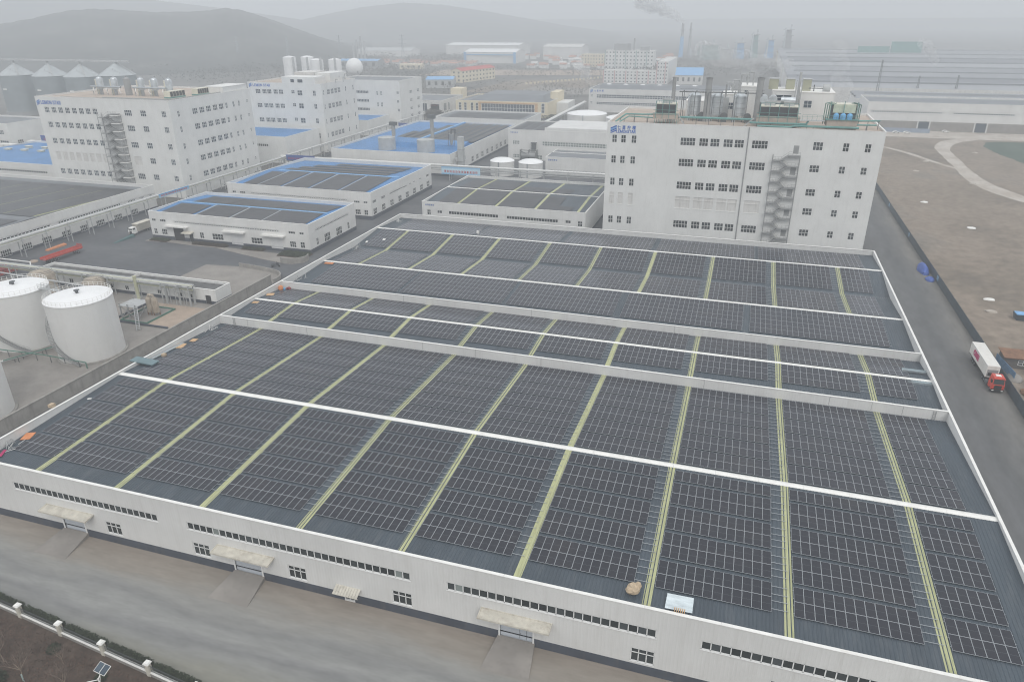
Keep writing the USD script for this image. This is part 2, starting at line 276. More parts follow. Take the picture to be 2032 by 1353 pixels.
def rect(x0, x1, y0, y1): return [(x0, y0), (x1, y0), (x1, y1), (x0, y1)]
g = MB(); g.prism(rect(-6000, 6000, -900, 9000), 0, 0); part(None, 'ground', g, K['plain'], kind='structure')
sheet('front_road', [(-140, -29), (150, -29), (150, -59.0), (38.2, -47.5), (7.5, -44.3), (-140, -29.0 - 0.2)], 0.004, K['front'])
sheet('side_road', rect(139.2, 160.6, -28.9, 300), 0.004, K['side'])
sheet('field', rect(160.8, 600, -60, 440), 0.004, K['field'])
sheet('works_yard', rect(-137, 139, 60.6, 470), 0.004, K['yard'])
sheet('tank_yard', rect(-240, -33.6, -28, 60.4), 0.004, K['slab'])
sheet('alley', rect(-33.4, -11.3, -28.8, 60.4), 0.006, K['yard'])
sheet('gravel_apron', rect(165, 300, 441, 482), 0.004, K['dirtroad'])
# pale dirt track winding over the field
_trk = [(262, 481), (254, 463), (244, 449), (232, 437), (221.5, 424), (214.5, 405), (212, 385), (210.5, 345), (209.5, 308), (213.5, 283), (222, 262), (236, 240), (262, 215), (330, 180)]
_wid = [7, 8, 9, 9, 9, 8.5, 7, 6, 8, 9, 8, 7, 7, 7]
def ribbon(pts, wid):
    pts = np.array(pts, float); t = np.gradient(pts, axis=0); t /= np.linalg.norm(t, axis=1, keepdims=True); n = np.c_[-t[:, 1], t[:, 0]]; w = np.array(wid)[:, None] / 2
    return np.vstack([pts + n * w, (pts - n * w)[::-1]])
def dense(pts, k=6):
    from scipy.interpolate import CubicSpline
    pts = np.array(pts, float); t = np.arange(len(pts)); return CubicSpline(t, pts)(np.linspace(0, len(pts) - 1, (len(pts) - 1) * k + 1))
_td, _wd = dense(_trk, 8), np.interp(np.linspace(0, len(_wid) - 1, (len(_wid) - 1) * 8 + 1), np.arange(len(_wid)), _wid)
sheet('dirt_track', ribbon(_td, _wd * (0.85 + 0.4 * meshkit.fbm(np.c_[_td * 0.15, 0 * _wd], 3, 3))), 0.012, K['dirtroad'])
sheet('side_track', ribbon(dense([(262, 470), (285, 462), (330, 455)], 6), np.full(13, 5.0)), 0.010, K['dirtroad'])
sheet('footpath', ribbon(dense([(212, 330), (200, 352), (190, 380), (176, 405), (166, 425)], 6), 2.2 + 1.6 * meshkit.fbm(np.c_[np.arange(25) * 0.4, np.zeros((25, 2))], 3, 8)), 0.009, K['dirtroad'])
sheet('green_field', [(244, 431), (252, 436), (330, 440), (330, 300), (247, 345), (240, 388), (238, 415)], 0.010, K['crop'], ragged=1.2)
sheet('planting_bed', [(-60, -37.7), (7.5, -44.9), (38.2, -48.1), (110, -55.4), (110, -120), (-60, -120)], 0.004, K['bed'])

# ------------------------------------------------------------------ walls with real openings
def facade(mb, o, u, n, L, z0, z1, ops, d=0.16):
    """wall face from o along u (unit, xy), outward normal n; ops = (a, b, za, zb) become holes with reveals of depth d"""
    o, u, n = np.array([*o, 0.0]), np.array([*u, 0.0]), np.array([*n, 0.0])
    flip = np.cross(u, [0, 0, 1]) @ n < 0
    P = lambda a, z, dep=0: o + u * a + np.array([0, 0, z]) - n * dep
    def q(a, b, c, e): mb.quad(*((a, b, c, e) if not flip else (e, c, b, a)))
    zs = sorted({z0, z1, *[z for k in ops for z in k[2:4] if z0 < z < z1]})
    for za, zb in zip(zs[:-1], zs[1:]):
        cut = sorted((a, b) for a, b, c, e in ops if c <= za + 1e-6 and e >= zb - 1e-6); x = 0.0
        for a, b in cut + [(L, L)]:
            if a > x + 1e-6: q(P(x, za), P(a, za), P(a, zb), P(x, zb))
            x = max(x, b)
    for a, b, c, e in ops:
        q(P(a, c, d), P(a, c), P(a, e), P(a, e, d)); q(P(b, c), P(b, c, d), P(b, e, d), P(b, e))
        q(P(a, c, d), P(b, c, d), P(b, c), P(a, c)); q(P(a, e), P(b, e), P(b, e, d), P(a, e, d))

def bars(mb, o, u, n, a, b, z0, z1, nx, nz, w, dep0, dep1, splits=None):
    o, u, n = np.array([*o, 0.0]), np.array([*u, 0.0]), np.array([*n, 0.0])
    def bar(p, q, r, s):
        pts = [o + u * x - n * dd + [0, 0, z] for x, z in ((p, r), (q, r), (q, s), (p, s)) for dd in (dep0,)]
        pt2 = [o + u * x - n * dep1 + [0, 0, z] for x, z in ((p, r), (q, r), (q, s), (p, s))]
        mb.hexa(pt2, pts)
    xs = np.linspace(a, b, nx + 1); zsp = [z0 + (z1 - z0) * t for t in (splits if splits is not None else np.linspace(0, 1, nz + 1))]
    for i, x in enumerate(xs): bar(x - (w / 2 if 0 < i < nx else 0 if i == 0 else w), x + (w / 2 if 0 < i < nx else w if i == 0 else 0), z0, z1)
    for i, z in enumerate(zsp): bar(a, b, z - (w / 2 if 0 < i < len(zsp) - 1 else 0 if i == 0 else w), z + (w / 2 if 0 < i < len(zsp) - 1 else w if i == 0 else 0))
    return xs, zsp

def pane_mesh(o, u, n, a, b, z0, z1, dep):
    o, u, n = np.array([*o, 0.0]), np.array([*u, 0.0]), np.array([*n, 0.0]); m = MB()
    f = [o + u * x + [0, 0, z] - n * dep for x, z in ((a, z0), (b, z0), (b, z1), (a, z1))]; k = [p - n * 0.03 for p in f]
    return m.hexa(k, f)

def window(parent, o, u, n, a, b, z0, z1, nx=2, nz=2, w=0.09, split=None, pane='pane', sill=False, each=False, name='window', fm='frame', proud=0.0):
    m = MB(); xs, zs = bars(m, o, u, n, a, b, z0, z1, nx, nz, w, 0.05 - proud, 0.13 - proud, split)
    if sill:
        o3, u3, n3 = np.array([*o, 0.0]), np.array([*u, 0.0]), np.array([*n, 0.0])
        f = [o3 + u3 * x + [0, 0, z] + n3 * 0.07 for x, z in ((a - .08, z0 - .1), (b + .08, z0 - .1), (b + .08, z0 - .02), (a - .08, z0 - .02))]; m.hexa([p - n3 * 0.068 for p in f], f)
    win = part(parent, name, m, K[fm])
    if each:
        for x, y in zip(xs[:-1], xs[1:]):
            r = rng.random(); part(win, 'pane', pane_mesh(o, u, n, x, y, z0, z1, 0.10 - proud), K[pane if r > 0.07 else 'pane_pale'])
    else:
        part(win, 'pane', pane_mesh(o, u, n, a, b, z0, z1, 0.10 - proud), K[pane])
    return win

# ------------------------------------------------------------------ the big warehouse with the solar roof
XK = [0.0, 15.5, 31.0, 47.17, 62.8, 78.9, 95.2, 111.5, 128.0]
XL, XR, YF = -11.2, 139.4, -29.3
PITCH_RIB = 0.47
def corr(x0, x1, y0, z0, y1, z1, lift=0.0, h=0.055):
    k = max(1, round((x1 - x0) / PITCH_RIB)); p = (x1 - x0) / k; xs, zs = [], []
    for i in range(k):
        b = x0 + i * p; xs += [b, b + p * 0.66, b + p * 0.74, b + p * 0.90]; zs += [0, 0, h, h]
    xs.append(x1); zs.append(0); xs, zs = np.array(xs), np.array(zs) + lift; m = len(xs)
    v = np.vstack([np.c_[xs, np.full(m, y0), zs + z0], np.c_[xs, np.full(m, y1), zs + z1]]); i = np.arange(m - 1)
    return MB().add(v, np.c_[i, i + 1, i + 1 + m, i + m])
SL = {'A1': (-29.0, 10.48, 0.0, 11.9), 'A2': (0.0, 11.9, 29.5, 10.47), 'B1': (29.82, 10.80, 43.08, 11.49), 'B2': (43.08, 11.49, 53.85, 10.47),
      'C1': (54.15, 10.22, 75.07, 11.19), 'C2': (75.07, 11.19, 91.7, 10.22), 'C3': (91.7, 10.22, 108.5, 11.86), 'C4': (108.5, 11.86, 125.3, 10.95)}
wh = thing('solar_warehouse', 'huge white warehouse with grey corrugated roof carrying the rows of solar panels', 'warehouse')
RB = [(-5.5, 22.8, 25), (28.15, 64.2, 32), (69.45, 96.8, 24), (102.05, 129.6, 24)]
SQ = [(12.0, 14.95), (28.4, 31.35), (44.8, 47.75), (61.25, 64.2), (93.9, 96.85), (110.3, 113.25), (126.5, 129.5)]
DR = [(3.2, 7.45), (35.6, 40.15), (76.8, 81.25), (118.3, 122.8)]
fo, fu, fn = (XL, YF), (1, 0), (0, -1)
S = lambda x: x - XL
ops = [(S(a), S(b), 6.4, 7.75) for a, b, k in RB] + [(S(a), S(b), 1.85, 4.05) for a, b in SQ] + [(S(a), S(b), 0.0, 4.15) for a, b in DR] + [(S(53.6), S(55.25), 0.0, 2.3)]
w = MB(); facade(w, fo, fu, fn, XR - XL, 1.45, 10.8, [(a, b, max(c, 1.45), d) for a, b, c, d in ops])
w.box(XL, XR, YF + 0.16, YF + 0.3, 4.2, 10.79); part(wh, 'front_wall', w, K['clad'])
w = MB(); facade(w, (XL, YF - 0.03), fu, fn, XR - XL, 0.0, 1.45, [(a, b, c, min(d, 1.45)) for a, b, c, d in ops if c < 1.0], 0.19); w.quad((XL, YF - .03, 1.45), (XR, YF - .03, 1.45), (XR, YF + .1, 1.45), (XL, YF + .1, 1.45)); part(wh, 'plinth', w, K['plinth'])
for nm, b in (('left_wall', (XL, XL + .3, YF + .3, 125.3)), ('right_wall', (XR - .3, XR, YF + .3, 125.3)), ('rear_wall', (XL, XR, 125.3, 125.6))):
    part(wh, nm, MB().box(*b, 0, 12.35), K['clad'])
for nm, b, z in (('fire_wall', (XL + .3, XR - .3, 29.5, 29.82), 12.4), ('fire_wall', (XL + .3, XR - .3, 53.85, 54.15), 12.3)):
    part(wh, nm, MB().box(*b, 9.5, z), K['clad'])
def coping(x0, x1, y0, y1, z, seg=9.0):
    m = MB(); lx = x1 - x0 > y1 - y0; L = (x1 - x0) if lx else (y1 - y0); k = max(1, round(L / seg))
    for i in range(k):
        a, b = i * L / k + 0.012, (i + 1) * L / k - 0.012; j = rng.uniform(-0.012, 0.012)
        m.box(x0 + a if lx else x0, x0 + b if lx else x1, y0 if lx else y0 + a, y1 if lx else y0 + b, z, z + 0.07 + j)
    return m
for x0, x1, y0, y1, z in ((XL, XR, YF - .06, YF + .4, 10.8), (XL - .05, XL + .37, YF + .4, 125.2, 12.35), (XR - .37, XR + .05, YF + .4, 125.2, 12.35), (XL, XR, 125.2, 125.68, 12.35), (XL + .4, XR - .4, 29.44, 29.88, 12.4), (XL + .4, XR - .4, 53.79, 54.21, 12.3)):
    part(wh, 'coping', coping(x0, x1, y0, y1, z), K['coping'])
roofs = {}
for k, (y0, z0, y1, z1) in SL.items(): roofs[k] = part(wh, 'roof_slope', corr(XL + .3, XR - .3, y0, z0, y1, z1), K['roof'])
for k in ('A1', 'A2', 'B1', 'B2', 'C2', 'C3'):
    y0, z0, y1, z1 = SL[k]
    for x in XK: part(roofs[k], 'skylight_strip', corr(x - .53, x + .53, y0, z0, y1, z1, 0.02), K['skylight'])
def ridge(y, z, wd=0.5):
    m = MB(); x = XL + .3; k = 24; L = (XR - XL - .6) / k
    for i in range(k):
        a, b, j = x + i * L + .01, x + (i + 1) * L - .01, rng.uniform(-.015, .015)
        m.hexa([(a, y - wd, z - .02), (b, y - wd, z - .02), (b, y + wd, z - .02), (a, y + wd, z - .02)], [(a, y - wd, z + .05), (b, y - wd, z + .05), (b, y + wd, z + .05), (a, y + wd, z + .05)])
        m.hexa([(a, y - wd + .02, z + .051), (b, y - wd + .02, z + .051), (b, y + wd - .02, z + .051), (a, y + wd - .02, z + .051)], [(a, y - .08, z + .2 + j), (b, y - .08, z + .2 + j), (b, y + .08, z + .2 + j), (a, y + .08, z + .2 + j)])
    return m
for y, z in ((0, 11.9), (43.08, 11.49), (75.07, 11.19), (108.5, 11.86)): part(wh, 'ridge_cap', ridge(y, z, 0.55 if y < 1 else 0.42), K['coping'])
part(wh, 'valley_gutter', MB().box(XL + .4, XR - .4, 91.45, 91.95, 10.2, 10.235), K['roof_grey'])
for a, b, k in RB: window(wh, fo, fu, fn, S(a), S(b), 6.4, 7.75, nx=k, nz=1, w=0.13, each=True, sill=True)
for a, b in SQ: window(wh, fo, fu, fn, S(a), S(b), 1.85, 4.05, nx=3, nz=2, split=(0, .66, 1), w=0.12, sill=True)
for i, (a, b) in enumerate(DR):
    d = part(wh, 'door', MB().box(a, b, YF + .13, YF + .17, 0.0, 4.15), K['door'])
    t = MB()
    for z in (0.72, 0.9): t.box(a, b, YF + .10, YF + .128, z, z + .06)
    for k in range(1, 8): t.box(a + (b - a) * k / 8 - .015, a + (b - a) * k / 8 + .015, YF + .115, YF + .13, .9, 4.1)
    part(d, 'door_rib', t, K['door'])
    if i == 2: part(d, 'wicket', bars_mb := MB().box(79.45, 79.5, YF + .1, YF + .129, .75, 2.6).box(80.35, 80.4, YF + .1, YF + .129, .75, 2.6).box(79.5, 80.35, YF + .1, YF + .129, 2.55, 2.6).box(79.55, 79.62, YF + .08, YF + .129, 1.6, 1.72), K['darksteel'])
    t = MB().box(a - .22, a, YF - .12, YF + .1, 0, 4.15).box(b, b + .22, YF - .12, YF + .1, 0, 4.15); part(wh, 'door_jamb', t, K['frame'])
    t = MB(); x0, x1 = a - 2.6, b + 2.6
    t.hexa([(x0, YF - 1.75, 4.42), (x1, YF - 1.75, 4.42), (x1, YF - .01, 4.62), (x0, YF - .01, 4.62)], [(x0, YF - 1.75, 4.58), (x1, YF - 1.75, 4.58), (x1, YF - .01, 4.78), (x0, YF - .01, 4.78)])
    for y, z in ((-1.75, 4.58), (-.12, 4.77)): t.box(x0, x1, YF + y, YF + y + .12, z, z + .1)
    for x in (x0, x1 - .12): t.hexa([(x, YF - 1.6, 4.59), (x + .12, YF - 1.6, 4.59), (x + .12, YF - .13, 4.76), (x, YF - .13, 4.76)], [(x, YF - 1.6, 4.69), (x + .12, YF - 1.6, 4.69), (x + .12, YF - .13, 4.86), (x, YF - .13, 4.86)])
    part(wh, 'canopy', t, K['canopy'])
    t = MB(); t.add([(a - .3, YF - .03, 0), (b + .3, YF - .03, 0), (b + .3, YF - .03, .7), (a - .3, YF - .03, .7), (a - 1.0, YF - 5.4, 0.006), (b + 1.0, YF - 5.4, 0.006), (a - 2.0, YF - .03, 0.0), (b + 2.0, YF - .03, 0.0)], [(4, 5, 2, 3)])
    t.add([(a - .3, YF - .03, .7), (a - .3, YF - .03, 0), (a - 1.0, YF - 5.4, .006), (b + .3, YF - .03, 0), (b + .3, YF - .03, .7), (b + 1.0, YF - 5.4, .006)], [(0, 1, 2), (3, 4, 5)])
    part(wh, 'ramp', t, K['slab'])
d = part(wh, 'small_door', MB().box(53.6, 55.25, YF + .13, YF + .17, 0.25, 2.3), K['pane'])
part(d, 'door_frame', MB().box(53.6, 53.7, YF, YF + .12, 0, 2.3).box(55.15, 55.25, YF, YF + .12, 0, 2.3).box(53.7, 55.15, YF, YF + .12, 1.55, 1.65).box(54.4, 54.47, YF, YF + .12, .25, 2.3).box(53.6, 55.25, YF - .05, YF + .12, .0, .25), K['frame'])
t = MB()
for k in range(9):
    x0 = 52.5 + k * .43; t.hexa([(x0, YF - 1.3, 2.05), (x0 + .39, YF - 1.3, 2.05), (x0 + .39, YF, 2.62), (x0, YF, 2.62)], [(x0, YF - 1.3, 2.10), (x0 + .39, YF - 1.3, 2.10), (x0 + .39, YF, 2.68), (x0, YF, 2.68)])
t.box(52.45, 56.45, YF - 1.28, YF - 1.2, 1.98, 2.045); part(wh, 'small_canopy', t, K['canopy'])
# steel access ladders on the fire walls
for x, y in ((-7.0, 29.4), (137.0, 29.4)):
    t = MB()
    for dx in (-.22, .22): t.box(x + dx - .03, x + dx + .03, y - .06, y, 10.6, 12.3)
    for z in np.arange(10.8, 12.3, .3): t.box(x - .22, x + .22, y - .05, y - .01, z, z + .04)
    part(wh, 'ladder', t, K['grey'])
t = MB()
for x in (-3.5, 12, 40, 52, 66, 98, 120, 127, 132): t.box(x, x + .05, 29.46, 29.5, 10.7, 12.38)
for x in (24, 57, 90): t.box(x, x + .05, 53.8, 53.85, 10.6, 12.28)
part(wh, 'cable_drop', t, K['grey'])

# ------------------------------------------------------------------ solar arrays: framed blocks of panels, each block a thing
PW, PH, GAP = 1.145, 2.40, 0.022
K['panel'] = mat('solar_panel', {
    'uv': ('attribute', {'attribute': 'st'}), 's': ('separate_xyz', {}), 'o': ('object_info', {}), 'geo': ('geometry', {}),
    'cu': ('math', {'math_type': 'multiply', 'value2': 6.0}), 'cuf': ('math', {'math_type': 'fraction'}), 'cul': ('math', {'math_type': 'less_than', 'value2': 0.06}),
    'cv': ('math', {'math_type': 'multiply', 'value2': 24.0}), 'cvf': ('math', {'math_type': 'fraction'}), 'cvl': ('math', {'math_type': 'less_than', 'value2': 0.05}),
    'cmax': ('math', {'math_type': 'maximum'}), 'half': ('math', {'math_type': 'subtract', 'value2': 0.5}), 'ha': ('math', {'math_type': 'absolute'}), 'hl': ('math', {'math_type': 'less_than', 'value2': 0.0065}),
    'eu': ('math', {'math_type': 'subtract', 'value2': 0.5}), 'ea': ('math', {'math_type': 'absolute'}), 'el': ('math', {'math_type': 'greater_than', 'value2': 0.474}),
    'evl': ('math', {'math_type': 'greater_than', 'value2': 0.4875}), 'fr': ('math', {'math_type': 'maximum'}),
    'n': ('noise_texture', {'scale': 0.22, 'detail': 4.0}), 'r': ('rgb_ramp', {'ramp': [(0.3, (0.009, 0.011, 0.019)), (0.55, (0.014, 0.015, 0.023)), (0.75, (0.022, 0.021, 0.026))]}),
    'm1': ('mix', {'color2': (0.028, 0.031, 0.037)}), 'm2': ('mix', {'color2': (0.10, 0.11, 0.12)}), 'm3': ('mix', {'color2': (0.36, 0.38, 0.40)}),
    'rr': ('map_range', {'to_min': 0.20, 'to_max': 0.42}), 'p': ('principled_bsdf', {'specular_ior_level': 0.38}),
}, [('uv.vector', 's.vector'), ('s.x', 'cu.value1'), ('cu.value', 'cuf.value1'), ('cuf.value', 'cul.value1'), ('s.y', 'cv.value1'), ('cv.value', 'cvf.value1'), ('cvf.value', 'cvl.value1'), ('cul.value', 'cmax.value1'), ('cvl.value', 'cmax.value2'),
    ('s.y', 'half.value1'), ('half.value', 'ha.value1'), ('ha.value', 'hl.value1'), ('s.x', 'eu.value1'), ('eu.value', 'ea.value1'), ('ea.value', 'el.value1'), ('ha.value', 'evl.value1'), ('el.value', 'fr.value1'), ('evl.value', 'fr.value2'),
    ('geo.position', 'n.vector'), ('n.fac', 'r.fac'), ('r.color', 'm1.color1'), ('cmax.value', 'm1.fac'), ('m1.color', 'm2.color1'), ('hl.value', 'm2.fac'), ('m2.color', 'm3.color1'), ('fr.value', 'm3.fac'), ('m3.color', 'p.base_color'),
    ('fr.value', 'rr.value'), ('rr.result', 'p.roughness')], surface='p.BSDF')
_puv = np.array([(0, 0), (1, 0), (1, 1), (0, 1)] + [(0.001, 0.001)] * 16)
def panel_geo(cx, cy):
    a, b, h = (PW - GAP) / 2, (PH - GAP) / 2, 0.036
    top = [(cx - a, cy - b, h), (cx + a, cy - b, h), (cx + a, cy + b, h), (cx - a, cy + b, h)]; bot = [(x, y, 0) for x, y, _ in top]; v, f = list(top), [(0, 1, 2, 3)]
    for i in range(4):
        j = (i + 1) % 4; k = len(v); v += [bot[i], bot[j], top[j], top[i]]; f.append((k, k + 1, k + 2, k + 3))
    return np.array(v), np.array(f)
protos = {}
def array_at(cols, rows, x0, ylo, slope, label, railx=None, tail=1.75):
    """x0 = left edge; ylo = lower y edge of the block on that roof slope"""
    y0, z0, y1, z1 = SL[slope]; t = math.atan2(z1 - z0, y1 - y0); cx, cy = x0 + cols * PW / 2, ylo + rows * PH / 2
    z = z0 + (z1 - z0) * (cy - y0) / (y1 - y0) + 0.17; key = (cols, rows, tail)
    grp = 'solar panel blocks on the big warehouse roof'
    if key in protos: return copy_of(protos[key], 'solar_array', (cx, cy, z), rx=t, label=label, group=grp)
    p = protos[key] = thing('solar_array', label, 'solar array', grp, loc=(cx, cy, z), rx=t)
    for r in range(rows):
        for c in range(cols):
            v, f = panel_geo((c - cols / 2 + .5) * PW, (r - rows / 2 + .5) * PH); part(p, 'solar_panel', (v, f), K['panel'], uv=_puv)
    for r in range(rows):
        for q in (-.27, .27):
            y = (r - rows / 2 + .5 + q) * PH; part(p, 'mounting_rail', MB().box(-cols * PW / 2 - .1, cols * PW / 2 + tail, y - .03, y + .03, -.055, -.004), K['rail'])
    return p
LX = XK[0] - 0.62 - 7 * PW
blocks = [(LX, 7, 'left of the first yellow strip', .6)]
for k in range(8): blocks.append((XK[k] + .62, 12, 'right of the %s yellow strip' % ordinal(k), XK[k + 1] - XK[k] - 14.36))
blocks.append((XK[8] + .62, 6, 'right of the last yellow strip', 0.05))
def rowset(slope, ylist, where):
    for n, (ylo, rows) in enumerate(ylist):
        for x, c, lab, tail in blocks: array_at(c, rows, x, ylo, slope, 'dark solar block %s, %s row %s' % (lab, ordinal(n), where), tail=round(tail, 1))
rowset('A1', [(-25.47 + i * 5.45, 2) for i in range(4)] + [(-3.72, 1)], 'behind the front wall')
rowset('A2', [(0.85 + i * 5.23, 2) for i in range(4)] + [(21.75, 3)], 'behind the nearest ridge')
rowset('B1', [(35.05, 3)], 'just before the second ridge')
rowset('B2', [(43.75, 2), (48.85, 2)], 'behind the second ridge')
GS = [-6.6, 19.6, 48.2, 76.4, 105.5, 135.9]
for i in range(5):
    a, b = GS[i] + .42, GS[i + 1] - .42; c = int((b - a) / PW)
    for n, y in enumerate((59.65, 66.98)): array_at(c, 3, b - c * PW if i == 0 else a, y, 'C1', 'wide solar block %s bay from left, %s row before the third ridge' % (ordinal(i), ordinal(n)), tail=0.3)
rowset('C2', [(75.75, 2), (80.8, 2), (85.85, 2)], 'behind the third ridge')
rowset('C3', [(93.4, 3), (100.68, 3)], 'before the farthest ridge')
GS = [-6.6, 22.5, 50.5, 78.5, 107.0, 135.6]
for i in range(5):
    a, b = GS[i] + .42, GS[i + 1] - .42; c = int((b - a) / PW)
    for n, y in enumerate((109.2, 114.3, 119.4)): array_at(c, 2, b - c * PW if i == 0 else a, y, 'C4', 'wide solar block %s bay from left, %s row behind the farthest ridge' % (ordinal(i), ordinal(n)), tail=0.3)
# ------------------------------------------------------------------ lettering
_FONT = {k: glob.glob('/opt/blender-*/*/datafiles/fonts/' + v)[0] for k, v in (('latin', 'Inter.woff2'), ('cjk', 'Noto Sans CJK Regular.woff2'))}
def letters(text, height, font='latin', bold=2, depth=0.05, res=64):
    """flat lettering in the xy plane, capitals about height tall, from the left end of the base line"""
    from PIL import Image, ImageDraw, ImageFont
    from shapely import affinity, box, union_all
    import trimesh
    ft = ImageFont.truetype(_FONT[font], res); x0, y0, x1, y1 = ft.getbbox(text, anchor='ls', stroke_width=bold)
    im = Image.new('L', (int(x1 - x0 + 8), int(y1 - y0 + 8))); ImageDraw.Draw(im).text((4 - x0, 4 - y0), text, 255, ft, anchor='ls', stroke_width=bold)
    on = np.pad(np.asarray(im) > 127, ((0, 0), (1, 1))).astype(np.int8); rows, st = np.nonzero(np.diff(on, axis=1) == 1); en = np.nonzero(np.diff(on, axis=1) == -1)[1]
    sh = union_all(box(st, -rows - 1, en, -rows)).buffer(.6).buffer(-.6).simplify(.7); s = height / (0.73 * res if font == 'latin' else 0.86 * res)
    sh = affinity.affine_transform(sh, [s, 0, 0, s, -4 * s, (4 - y0) * s])
    return trimesh.util.concatenate([trimesh.creation.extrude_polygon(q, depth, engine='earcut') for q in getattr(sh, 'geoms', [sh])])
def on_wall(tm, o, u, n, x, z, width=None):
    v, f = np.array(tm.vertices), np.array(tm.faces)
    if width: v[:, 0] = (v[:, 0] - v[:, 0].min()) * width / np.ptp(v[:, 0])
    o, u, n = np.array([*o, 0.0]), np.array([*u, 0.0]), np.array([*n, 0.0])
    return o + u * (v[:, :1] + x) + np.array([0, 0, 1.0]) * (v[:, 1:2] + z) + n * (v[:, 2:] + 0.012), f
def emblem(o, u, n, x, z, h):
    """round emblem of slanted bands, two dark and two light blue"""
    dark, light = MB(), MB(); o3, u3, n3 = np.array([*o, 0.0]), np.array([*u, 0.0]), np.array([*n, 0.0]); r = h / 2
    def band(m, c0, c1, flip):
        pts = []
        for t in np.linspace(-1, 1, 9):
            sgn = 1 if flip else -1; lim = math.sqrt(max(0, 1 - t * t * .8)); pts.append((t * r * .86, (c0 + .30 * math.sin(t * 1.5)) * r, (c1 + .30 * math.sin(t * 1.5)) * r, lim))
        for (xa, la, ha, _), (xb, lb, hb, _) in zip(pts[:-1], pts[1:]):
            P = lambda a, b, d: o3 + u3 * (x + r + a) + np.array([0, 0, z + r + b]) + n3 * d
            m.hexa([P(xa, la, .01), P(xb, lb, .01), P(xb, hb, .01), P(xa, ha, .01)], [P(xa, la, .06), P(xb, lb, .06), P(xb, hb, .06), P(xa, ha, .06)])
    band(dark, .45, .80, True); band(light, .10, .38, True); band(dark, -.32, .04, True); band(dark, -.80, -.48, True)
    return dark, light

# ------------------------------------------------------------------ generic white works buildings
def shell(name, label, cat, X0, X1, Y0, Y1, H, roof='roof_grey', walls='clad', plinth=0.0, S=(), E=(), W=(), par=0.9, gable=None, group=None, depth=0.16, plk='plinth'):
    """rectangular building; S, E, W: openings (a, b, za, zb) in world x (S) or world y (E, W); gable: (z at eaves, z at ridge) with the ridge along x"""
    t = thing(name, label, cat, group)
    for fs, o, u, n, L, base, k in (('S', (X0, Y0), (1, 0), (0, -1), X1 - X0, X0, S), ('E', (X1, Y0), (0, 1), (1, 0), Y1 - Y0, Y0, E), ('W', (X0, Y0), (0, 1), (-1, 0), Y1 - Y0, Y0, W), ('N', (X0, Y1), (1, 0), (0, 1), X1 - X0, X0, ())):
        m = MB(); facade(m, o, u, n, L, 0, H, [(a - base, b - base, c, d) for a, b, c, d in k], depth); part(t, 'wall', m, K[walls])
    m = MB(); th = 0.3; z0 = H - par - .6
    m.box(X0 + .17, X1 - .17, Y0 + .17, Y0 + th, z0, H - .002); m.box(X0 + .17, X1 - .17, Y1 - th, Y1 - .17, z0, H - .002); m.box(X0 + .17, X0 + th, Y0 + th, Y1 - th, z0, H - .002); m.box(X1 - th, X1 - .17, Y0 + th, Y1 - th, z0, H - .002)
    part(t, 'parapet', m, K[walls])
    m = MB()
    for a, b, c, d in ((X0 - .05, X1 + .05, Y0 - .05, Y0 + th + .05), (X0 - .05, X1 + .05, Y1 - th - .05, Y1 + .05), (X0 - .05, X0 + th + .05, Y0 + th + .052, Y1 - th - .052), (X1 - th - .05, X1 + .05, Y0 + th + .052, Y1 - th - .052)): m.box(a, b, c, d, H, H + .09)
    part(t, 'coping', m, K['coping'])
    if gable:
        zl, zh = gable; ym = (Y0 + Y1) / 2
        for y0, z_0, y1, z_1 in ((Y0 + th, zl, ym, zh), (ym, zh, Y1 - th, zl)): part(t, 'roof_slope', MB().quad((X0 + th, y0, z_0), (X1 - th, y0, z_0), (X1 - th, y1, z_1), (X0 + th, y1, z_1)), K[roof])
    else:
        part(t, 'roof', MB().box(X0 + th, X1 - th, Y0 + th, Y1 - th, H - par - .2, H - par), K[roof])
    if plinth:
        m = MB(); e = 0.04
        for fs, o, u, n, L, base, k in (('S', (X0 - e, Y0 - e), (1, 0), (0, -1), X1 - X0 + 2 * e, X0 - e, S), ('E', (X1 + e, Y0 - e), (0, 1), (1, 0), Y1 - Y0 + 2 * e, Y0 - e, E)):
            facade(m, o, u, n, L, 0, plinth, [(a - base, b - base, c, min(d, plinth)) for a, b, c, d in k if c < plinth], .1)
        m.quad((X0 - e, Y0 - e, plinth), (X1 + e, Y0 - e, plinth), (X1 + e, Y0, plinth), (X0 - e, Y0, plinth)); m.quad((X1, Y0, plinth), (X1 + e, Y0, plinth), (X1 + e, Y1, plinth), (X1, Y1, plinth))
        part(t, 'plinth', m, K[plk])
    return t
def sface(X0, Y0): return (0.0, Y0), (1, 0), (0, -1)
def eface(X1): return (X1, 0.0), (0, 1), (1, 0)
def wins(t, face, lst, **kw):
    """lst: (a, b, za, zb, nx, nz)"""
    for a, b, c, d, nx, nz in lst: window(t, *face, a, b, c, d, nx, nz, **kw)
def op(lst): return [q[:4] for q in lst]
